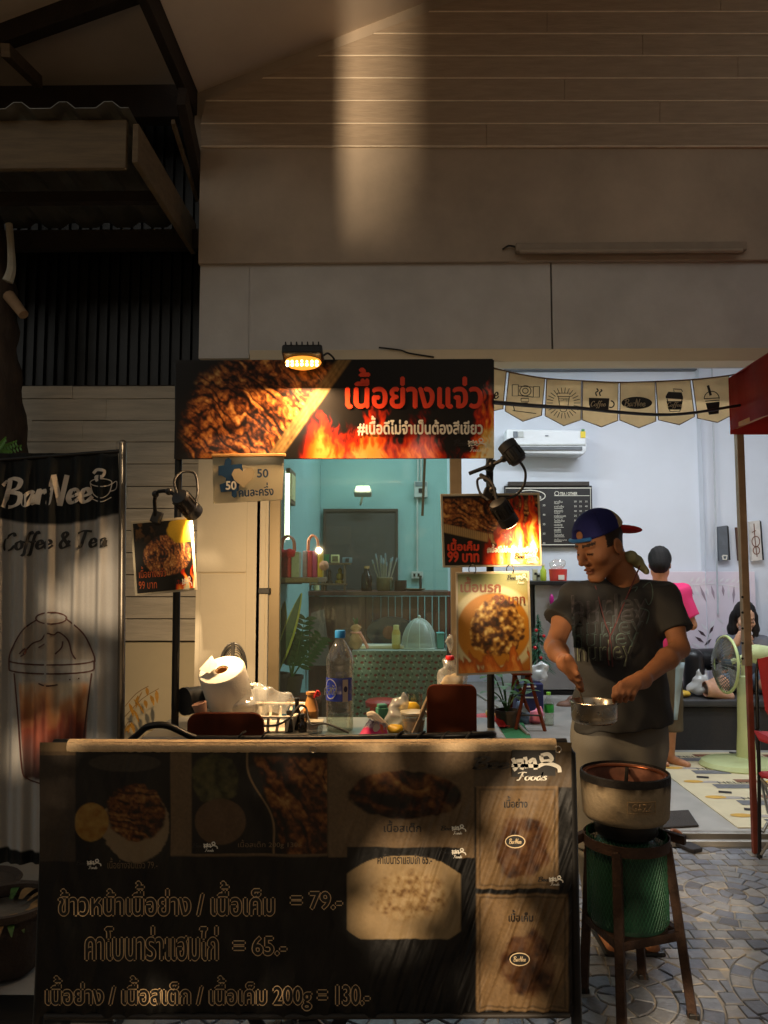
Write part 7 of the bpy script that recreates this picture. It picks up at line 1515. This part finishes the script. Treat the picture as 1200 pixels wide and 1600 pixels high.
def mcol(V):
    c = skin_col(V, bs_, feats); q = local(V, OH, Mm)
    br = (np.abs(q[:, 2] - .017 - .1 * (np.abs(q[:, 1]) - .02)) < .0055) & (np.abs(np.abs(q[:, 1]) - .032) < .022) & (q[:, 0] > .06); c[br] = np.array(s(46, 30, 22))
    ls = (np.abs(q[:, 2] + .0175) < .0035) & (np.abs(np.abs(q[:, 1]) - .031) < .016) & (q[:, 0] > .07); c[ls] = np.array(s(50, 32, 24))
    hr = ((q[:, 0] < -.012) | ((q[:, 0] < .03) & (q[:, 2] > -.012))) & (q[:, 2] > -.055) & (np.abs(q[:, 1]) < .079) & (q[:, 2] < .12) & (np.linalg.norm(q, axis=1) < .15); c[hr] = np.array(s(34, 26, 22))
    sb = (q[:, 2] < -.08) & (q[:, 2] > -.14) & (q[:, 0] > .0) & (np.linalg.norm(q, axis=1) < .16) & ~((np.abs(q[:, 2] + .084) < .011) & (q[:, 0] > .08)); c[sb] *= .86
    return c
S.build('body', skin, man, col=mcol, smoothit=1)
def cloth_warp(S, amp, f, dirz=1.0, seed=0): S.warp(lambda x, y, z: amp * (np.sin(x * f + 2.2 * np.sin(z * f * .35 * dirz + seed)) * .6 + .5 * np.sin((x * .6 + z) * f * .8 + seed * 1.7 + 1.5 * np.sin(x * f * .5))))
cloth = mat_col('cotton', rough=.85, spec=.2, bump=.15, bscale=350)
T = SDF((lo.x, 2.8, P(970, 1165, 3.05).z), (hi.x, 3.3, 1.52), .0055)
T.ell(P(966, 992, 3.07), (.176, .115, .2), k=.05); T.ell(P(969, 1060, 3.07), (.172, .125, .2), k=.05); T.ell(P(972, 1120, 3.07), (.192, .138, .22), k=.05); T.cap(nk + Vector((-.01, 0, -.045)), sR + Vector((0, 0, -.005)), .054, .056, .05); T.cap(nk + Vector((.01, 0, -.045)), sL, .054, .057, .05)
T.fru(sR.lerp(nk, .15), P(873, 972, 2.945), .055, .062, .025); T.fru(sL.lerp(nk, .15), P(1057, 986, 2.985), .057, .064, .025)
T.plane(P(972, 1136, 3.05), (.1, 0, -1)); T.ell(Vector(Lm(-.02, 0, -.15)) + Vector((.02, -.015, .012)), (.06, .075, .05), k=.012, cut=True); cloth_warp(T, .0045, 30, 1.0, .4); cloth_warp(T, .0022, 75, .6, 1.4)
T.warp(lambda x, y, z: .006 * np.sin((z * 52 + x * 22)) * (z < 1.15) * np.exp(-((x - P(915, 1100, 3).x) / .12) ** 2))
shirt_c = arr(s(60, 59, 58))
tsh = T.build('t_shirt', cloth, man, col=lambda V: np.tile(shirt_c, (len(V), 1)) * (1 + .15 * np.sin(V[:, 0] * 40 + V[:, 2] * 31) * np.sin(V[:, 2] * 23))[:, None], smoothit=1)
Q = SDF((P(880, 1200, 3.05).x, 2.88, .04), (P(1045, 1200, 3.05).x, 3.45, .95), .008)
for hp, kn_ in ((P(935, 1140, 3.09), P(927, 1290, 3.07)), (P(1002, 1140, 3.09), P(1003, 1290, 3.07))): Q.fru(Vector((hp.x, hp.y, .93)), Vector((kn_.x, kn_.y, .45)), .1, .08, .02)
Q.ell((P(968, 1140, 3.08).x, 3.09, .84), (.17, .105, .14), k=.05); [Q.fru(Vector((a_.x, a_.y, .47)), Vector((b_.x, b_.y, .06)), .08, .07, .02) for a_, b_ in ((P(927, 1290, 3.07), P(942, 1420, 3.32)), (P(1003, 1290, 3.07), P(1000, 1420, 3.32)))]; cloth_warp(Q, .006, 38, 1.0, 2); Q.build('trousers', cloth, man, col=arr(s(116, 112, 104)), smoothit=1)
# cap
K = SDF(arr(OH) - .26, arr(OH) + .26, .0042); K.ell(Lm(-.004, 0, .036), (.109, .09, .1), Mm, .01); K.plane(Lm(.1, 0, .036), -(Mm[:, 2] * 1.0 + Mm[:, 0] * .06), .006)
Kb = SDF(arr(OH) - .26, arr(OH) + .26, .0042); Kb.ell(Lm(-.12, 0, .016), (.088, .07, .017), np.stack([nv(Mm[:, 0] + Mm[:, 2] * .42), Mm[:, 1], nv(Mm[:, 2] - Mm[:, 0] * .42)], 1), .01); Kb.ell(Lm(-.1, 0, -.012), (.06, .05, .014), Mm, .006, True)
K.ell(Lm(.108, 0, .062), (.03, .03, .022), Mm, .004, True)
def capcol(V):
    q = local(V, OH, Mm); c = np.tile(arr(s(36, 38, 92)), (len(V), 1)); c[(q[:, 0] + .35 * (q[:, 2] - .03)) < -.03] = arr(s(160, 138, 100)); c[q[:, 2] < .046] *= .8
    for a in np.linspace(-3.14, 3.14, 7)[:-1]:
        ang = np.arctan2(q[:, 1], q[:, 0] + .004); sm_ = np.abs((ang - a + 3.14159) % 6.28318 - 3.14159) < .02; c[sm_] *= .7
    return c
cp = K.build('cap', cloth, man, col=capcol, smoothit=1); Kb.build('cap_brim', cloth, cp, col=arr(s(170, 32, 28)), smoothit=1)
MB().tube([Vector(Lm(.088, -.06, .042)), Vector(Lm(.107, -.02, .043)), Vector(Lm(.107, .02, .043)), Vector(Lm(.088, .06, .042))], .0075, n=8, sm=4).build('cap_strap', mat('strap_blue', s(40, 110, 180), .5), cp, smooth=True)
# towel on the neck, cord, shirt print
N_ = SDF(P(940, 930, 3.2) - Vector((.05, .3, .02)), P(1060, 840, 3.2) + Vector((.05, .1, .05)), .006); N_.chain([Lm(-.075, .06, -.085), P(995, 877, 3.03), P(1010, 893, 3.0)], [.02, .02, .013], .02); N_.chain([Lm(-.085, -.03, -.085), Lm(-.075, .06, -.085)], [.018, .02], .02); N_.build('neck_towel', cloth, man, col=arr(s(150, 148, 110)), smoothit=1)
tree = BVHTree.FromPolygons([v.co.to_tuple() for v in tsh.data.vertices], [tuple(p.vertices) for p in tsh.data.polygons])
tw = man.location * 0
def surfY(px, py, d=3.0):
    px, py = np.atleast_1d(px), np.atleast_1d(py); out = np.zeros(len(px))
    for i, (a, b) in enumerate(zip(px, py)):
        e = P(a, b, 3.0); o_ = Vector((0, 0, CAMZ)); h_ = tree.ray_cast(o_, (e - o_).normalized()); out[i] = h_[0].y if h_[0] else 2.93
    return out
V, F = text2d('hurley')
for i, (y0, y1, x0, x1, c_) in enumerate(((928, 966, 893, 1012, s(72, 66, 68)), (944, 984, 893, 1012, s(74, 72, 76)), (962, 1002, 894, 1006, s(70, 80, 80)), (980, 1020, 896, 998, s(78, 96, 90)), (1000, 1042, 902, 988, s(112, 120, 98)))):
    W_, Fo = V.copy(), F; put2d(V, F, (x0, x1, y0, y1), surfY, mat('shirt_ink_%d' % i, c_, .8, var=.3, scale=60), tsh, name='lettering', lift=.004 + .0006 * i, rot=-2, bold=.25)
    put2d(V, F, (x0 + 1.2, x1 + 1.2, y0 + 1.2, y1 + 1.2), surfY, mat('shirt_ground', s(58, 57, 56), .85), tsh, name='lettering_core', lift=.0046 + .0006 * i, rot=-2)
draw([[(1004, 918), (1016, 910), (1020, 930), (1014, 945), (1008, 935)], [(985, 920), (996, 917), (992, 924)], [(1000, 950), (1014, 956), (1010, 975)]], surfY, MATS['shirt_ink_3'], tsh, w=1.5, name='print', lift=.006)
cordp = lambda L_: [P(a, b, float(surfY(a, b)[0]) - .006) for a, b in L_]
MB().tube(cordp([(1000, 884), (985, 920), (972, 950), (958, 985), (953, 995), (955, 1010), (957, 1042)]), .0028, n=6, sm=4).build('neck_cord', mat('cord_maroon', s(84, 34, 34), .6), man, smooth=True); MB().tube(cordp([(930, 915), (938, 945), (946, 975), (953, 995), (949, 1020), (952, 1040)]), .0026, n=6, sm=4).build('neck_cord', MATS['cord_maroon'], man, smooth=True)
# slippers
for x_ in (942, 1000): a_ = P(x_, 1420, 3.32); MB().box((a_.x, 3.26, .012), (.085, .25, .02)).build('slipper', m_plas, man, bevel=.01, seg=3)
# pot and spoon in his hands
m_steel = mat('pot_steel', s(176, 164, 146), .28, metal=.9, var=.12, scale=14)
pcz = P(928, 1128, 2.66).z; pp = thing('saucepan', 'small steel saucepan held by the man in the cap', 'saucepan', (pc.x, 2.66, pcz))
pcc = Vector((pc.x, 2.66, pcz)); hp_ = P(928, 1096, 2.66).z - pcz
MB().lathe([(.0, .002), (.066, 0), (.074, .008), (.076, .02), (.077, hp_ - .002), (.0805, hp_), (.079, hp_ + .002), (.075, hp_ - .002), (.073, .012), (.0, .006)], pcc, 48, caps=False).build('bowl', m_steel, pp, smooth=True, sharp=60)
MB().lathe([(.0, hp_ * .45), (.0735, hp_ * .45)], pcc, 32, caps=False).build('broth', mat('broth', s(120, 84, 50), .25), pp)
hd = (Vector(hL) - pcc); hd.z = 0; hd.normalize(); h0 = pcc + hd * .076 + Vector((0, 0, hp_ - .012)); h1 = Vector(hL) + (Vector(hL) - h0).normalized() * .05
MB().tube([h0, h0.lerp(Vector(hL), .5), Vector(hL), h1], [.008, .009, .011, .011], n=12, sm=3).build('handle', m_plas, pp, smooth=True)
spn = thing('spoon', 'metal spoon in the right hand of the man stirring the saucepan', 'spoon', spt); s1 = pcc + Vector((-.03, -.01, .03)); s0 = Vector(hR) - Vector(spa) * .03
MB().tube([s0, s0.lerp(s1, .5), s1], .0034, n=8).build('stem', mat('spoon_steel', s(206, 190, 160), .25, metal=.9), spn, smooth=True); MB().sph(s1, (.016, .022, .006), 12, 8, (40, 0, 0)).build('bowl', MATS['spoon_steel'], spn, smooth=True)
# ---------------------------------------------------------------- woman in pink, seen from behind
wp = thing('person', 'person in bright pink shirt turned away behind the man', 'person', (P(1035, 1170, 6.15).x, 6.15, .02)); O2 = P(1031, 880, 6.1)
B2 = SDF(Vector((O2.x - .45, 5.75, .0)), Vector((O2.x + .5, 6.55, O2.z + .2)), .012); L2, M2 = head(B2, O2, (.35, .9, -.25), (.05, .1, 1), 1.0); n2 = O2 + Vector((-.01, -.02, -.17)); B2.cap(L2(-.03, 0, -.05), n2, .05, .055, .03)
shl, shr = n2 + Vector((-.15, 0, -.05)), n2 + Vector((.17, .0, -.05)); B2.cap(shl, shr, .055, .055, .05); B2.ell(n2 + Vector((0, 0, -.25)), (.15, .1, .25), k=.05); hip = n2 + Vector((-.02, .02, -.55)); B2.ell(hip, (.17, .12, .15), k=.05)
el2 = shr + Vector((.06, -.02, -.26)); B2.chain([shr, el2, el2 + Vector((-.02, .2, -.02))], [.045, .037, .027], .02); el3 = shl + Vector((-.05, .0, -.27)); B2.chain([shl, el3, el3 + Vector((.06, .2, -.02))], [.045, .037, .027], .02)
for wr_, dx in ((el2 + Vector((-.02, .2, -.02)), -1), (el3 + Vector((.06, .2, -.02)), 1)): grip(B2, wr_, wr_ + Vector((dx * .03, .07, 0)), (0, 0, -1), (0, 1, 0), (0, -1, 0), r=.01)
for dx in (-.09, .07): kn_ = Vector((hip.x + dx, hip.y, .5)); an = Vector((hip.x + dx, hip.y + .02, .09)); B2.chain([hip + Vector((dx, 0, 0)), kn_, kn_.lerp(an, .4), an], [.09, .06, .058, .038], .03); B2.cap(an + Vector((0, .03, -.035)), an + Vector((.1, -.1, -.05)), .035, .026, .02)
B2.build('body', skin, wp, col=lambda V: skin_col(V, s(186, 134, 100)))
H2 = SDF(arr(O2) - .2, arr(O2) + .2, .009); H2.ell(L2(-.012, 0, .035), (.103, .088, .102), M2); H2.ell(L2(-.05, 0, -.02), (.07, .075, .08), M2); H2.warp(lambda x, y, z: .002 * np.sin(x * 220)); H2.build('hair', mat_col('hair', rough=.7, spec=.25, bump=.5, bscale=260), wp, col=arr(s(26, 23, 22)))
T2 = SDF(Vector((O2.x - .4, 5.85, .75)), Vector((O2.x + .45, 6.5, O2.z - .05)), .01); T2.ell(n2 + Vector((0, 0, -.25)), (.19, .14, .26), k=.06); T2.cap(shl, shr, .07, .07, .05); T2.ell(hip + Vector((0, 0, .08)), (.19, .15, .16), k=.06); T2.fru(shr + Vector((-.03, 0, .01)), shr.lerp(el2, .8), .075, .085, .03); T2.fru(shl + Vector((.03, 0, .01)), shl.lerp(el3, .8), .075, .085, .03); T2.plane(hip + Vector((0, 0, -.05)), (0, 0, -1)); cloth_warp(T2, .008, 26); T2.build('shirt', cloth, wp, col=arr(s(224, 62, 116)))
T3 = SDF(Vector((hip.x - .3, 5.9, .2)), Vector((hip.x + .3, 6.5, hip.z + .1)), .011)
for dx in (-.09, .075): T3.fru(hip + Vector((dx, 0, .05)), Vector((hip.x + dx, hip.y, .28)), .115, .095, .03)
cloth_warp(T3, .008, 24); T3.build('trousers', cloth, wp, col=arr(s(92, 80, 62)))
ap = thing('apron_band', 'pale blue apron band hanging down behind the man in the cap', 'apron', P(1053, 1126, 5.6)); sbn = MB()
for k in range(9): t_ = k / 8; a_ = P(1056 - 3 * t_, 1035 + 90 * t_, 5.62 + .01 * math.sin(k)); b_ = P(1070 - 12 * t_, 1035 + 90 * t_, 5.6 + .012 * math.cos(k * 1.3)); sbn.v += [tuple(a_), tuple(b_)]
sbn.f = [(2 * k, 2 * k + 2, 2 * k + 3, 2 * k + 1) for k in range(8)]; sbn.build('band', mat('apron_blue', s(150, 170, 176), .8, var=.08), ap, smooth=True, solid=.004)
sbn = MB().bar(P(1056, 1035, 5.61), P(1075, 1010, 5.75), .05, .006); sbn.build('tie', MATS['apron_blue'], ap)
# ---------------------------------------------------------------- seated woman with phone
ws = thing('person', 'seated woman in grey t-shirt with long black hair looking at her phone', 'person', (P(1165, 1090, 6.95).x, 6.95, .44)); O3 = P(1164, 964, 6.93)
B3 = SDF(Vector((O3.x - .5, 6.35, .0)), Vector((O3.x + .42, 7.35, O3.z + .2)), .0085); L3, M3 = head(B3, O3, (-.12, -.95, -.3), (0, -.15, 1), 1.02, 1.0); n3 = O3 + Vector((.01, .05, -.17)); B3.cap(L3(-.03, 0, -.05), n3, .045, .052, .03)
s3l, s3r = n3 + Vector((.17, .02, -.06)), n3 + Vector((-.17, .02, -.06)); B3.cap(s3l, s3r, .05, .05, .05); hip3 = Vector((n3.x, n3.y + .1, .54)); B3.ell((n3.x, n3.y + .04, (n3.z + .54) / 2), (.14, .1, .26), k=.05); B3.ell(hip3, (.18, .13, .1), k=.05)
e3l, e3r = s3l + Vector((.05, -.1, -.22)), s3r + Vector((-.06, -.1, -.22)); ph = P(1162, 996, 6.68); w3l, w3r = ph + Vector((.055, .03, -.05)), ph + Vector((-.06, .03, -.05))
B3.chain([s3l, e3l], [.045, .036], .02); B3.chain([e3l, w3l], [.038, .025], .02); B3.chain([s3r, e3r], [.045, .036], .02); B3.chain([e3r, w3r], [.038, .025], .02)
grip(B3, w3l, ph + Vector((.03, .01, 0)), (0, 0, 1), (.6, -.6, 0), (.3, .3, -.8), r=.0095); grip(B3, w3r, ph + Vector((-.03, .01, 0)), (0, 0, 1), (-.6, -.6, 0), (-.3, .3, -.8), r=.0095)
k3 = P(1105, 1062, 6.62); B3.chain([hip3 + Vector((-.08, 0, 0)), Vector((k3.x, 6.62, .52)), P(1140, 1088, 6.66)], [.085, .06, .04], .03); k4 = Vector((hip3.x + .12, 6.62, .53)); B3.chain([hip3 + Vector((.08, 0, 0)), k4, Vector((k4.x, 6.53, .12))], [.085, .06, .04], .03); B3.cap((k4.x, 6.52, .07), (k4.x, 6.4, .05), .034, .026, .02)
def wcol(V):
    c = skin_col(V, s(206, 158, 128), [(L3(.094, 0, -.084), np.array((.022, .022, .01)), s(170, 92, 84), .8)]); q = local(V, O3, M3)
    c[(np.abs(q[:, 2] - .018) < .0055) & (np.abs(np.abs(q[:, 1]) - .032) < .02) & (q[:, 0] > .06)] = arr(s(60, 42, 34)); c[(np.abs(q[:, 2] + .016) < .005) & (np.abs(np.abs(q[:, 1]) - .031) < .016) & (q[:, 0] > .07)] = arr(s(40, 28, 24)); return c
B3.build('body', skin, ws, col=wcol)
H3 = SDF(arr(O3) - np.array((.22, .22, .36)), arr(O3) + np.array((.22, .25, .2)), .008); H3.ell(L3(-.018, 0, .04), (.104, .09, .104), M3); H3.chain([L3(-.03, .078, .0), L3(-.02, .088, -.12), L3(.02, .085, -.24)], [.04, .042, .03], .03); H3.chain([L3(-.03, -.078, .0), L3(-.02, -.088, -.12), L3(.02, -.085, -.24)], [.04, .042, .03], .03); H3.cap(L3(-.06, 0, 0), L3(-.06, 0, -.2), .08, .07, .03); H3.ell(L3(.1, .012, -.03), (.075, .052, .1), M3, .012, True); H3.warp(lambda x, y, z: .0022 * np.sin(x * 260 + 3 * np.sin(z * 12))); H3.build('hair', MATS['hair'], ws, col=arr(s(24, 20, 20)))
T4 = SDF(Vector((O3.x - .42, 6.6, .45)), Vector((O3.x + .42, 7.35, O3.z - .08)), .009); T4.ell((n3.x, n3.y + .04, (n3.z + .54) / 2), (.175, .13, .28), k=.06); T4.cap(s3l, s3r, .064, .064, .05); T4.ell(hip3 + Vector((0, 0, .04)), (.2, .15, .1), k=.06); T4.fru(s3l + Vector((-.03, 0, .01)), s3l.lerp(e3l, .75), .068, .074, .03); T4.fru(s3r + Vector((.03, 0, .01)), s3r.lerp(e3r, .75), .068, .074, .03); T4.ell(n3 + Vector((0, -.03, .0)), (.075, .08, .05), k=.01, cut=True); cloth_warp(T4, .007, 30); T4.build('t_shirt', cloth, ws, col=arr(s(96, 100, 110)))
T5 = SDF(Vector((hip3.x - .5, 6.45, .42)), Vector((hip3.x + .35, 7.3, .75)), .011); T5.cap(hip3 + Vector((-.08, 0, 0)), hip3 + Vector((-.2, -.16, .0)), .11, .1, .03); T5.cap(hip3 + Vector((.08, 0, 0)), hip3 + Vector((.11, -.2, 0)), .11, .1, .03); T5.build('shorts', cloth, ws, col=arr(s(110, 124, 140)))
MK = SDF(arr(O3) - .16, arr(O3) + .16, .007); MK.ell(L3(.058, 0, -.125), (.052, .056, .03), M3, .01); MK.ell(L3(.03, 0, -.075), (.075, .06, .05), M3, .01, True); MK.build('face_mask', cloth, ws, col=arr(s(214, 206, 200)))
pho = thing('phone', 'smartphone held up by the seated woman', 'phone', ph); MB().box(ph + Vector((0, -.005, .03)), (.07, .009, .14), (-18, 0, 0)).build('case', mat('phone_grey', s(110, 90, 84), .35), pho, bevel=.006); MB().box(ph + Vector((.018, -.012, .078)), (.02, .003, .022), (-18, 0, 0)).build('camera_bump', m_plas, pho, bevel=.002)
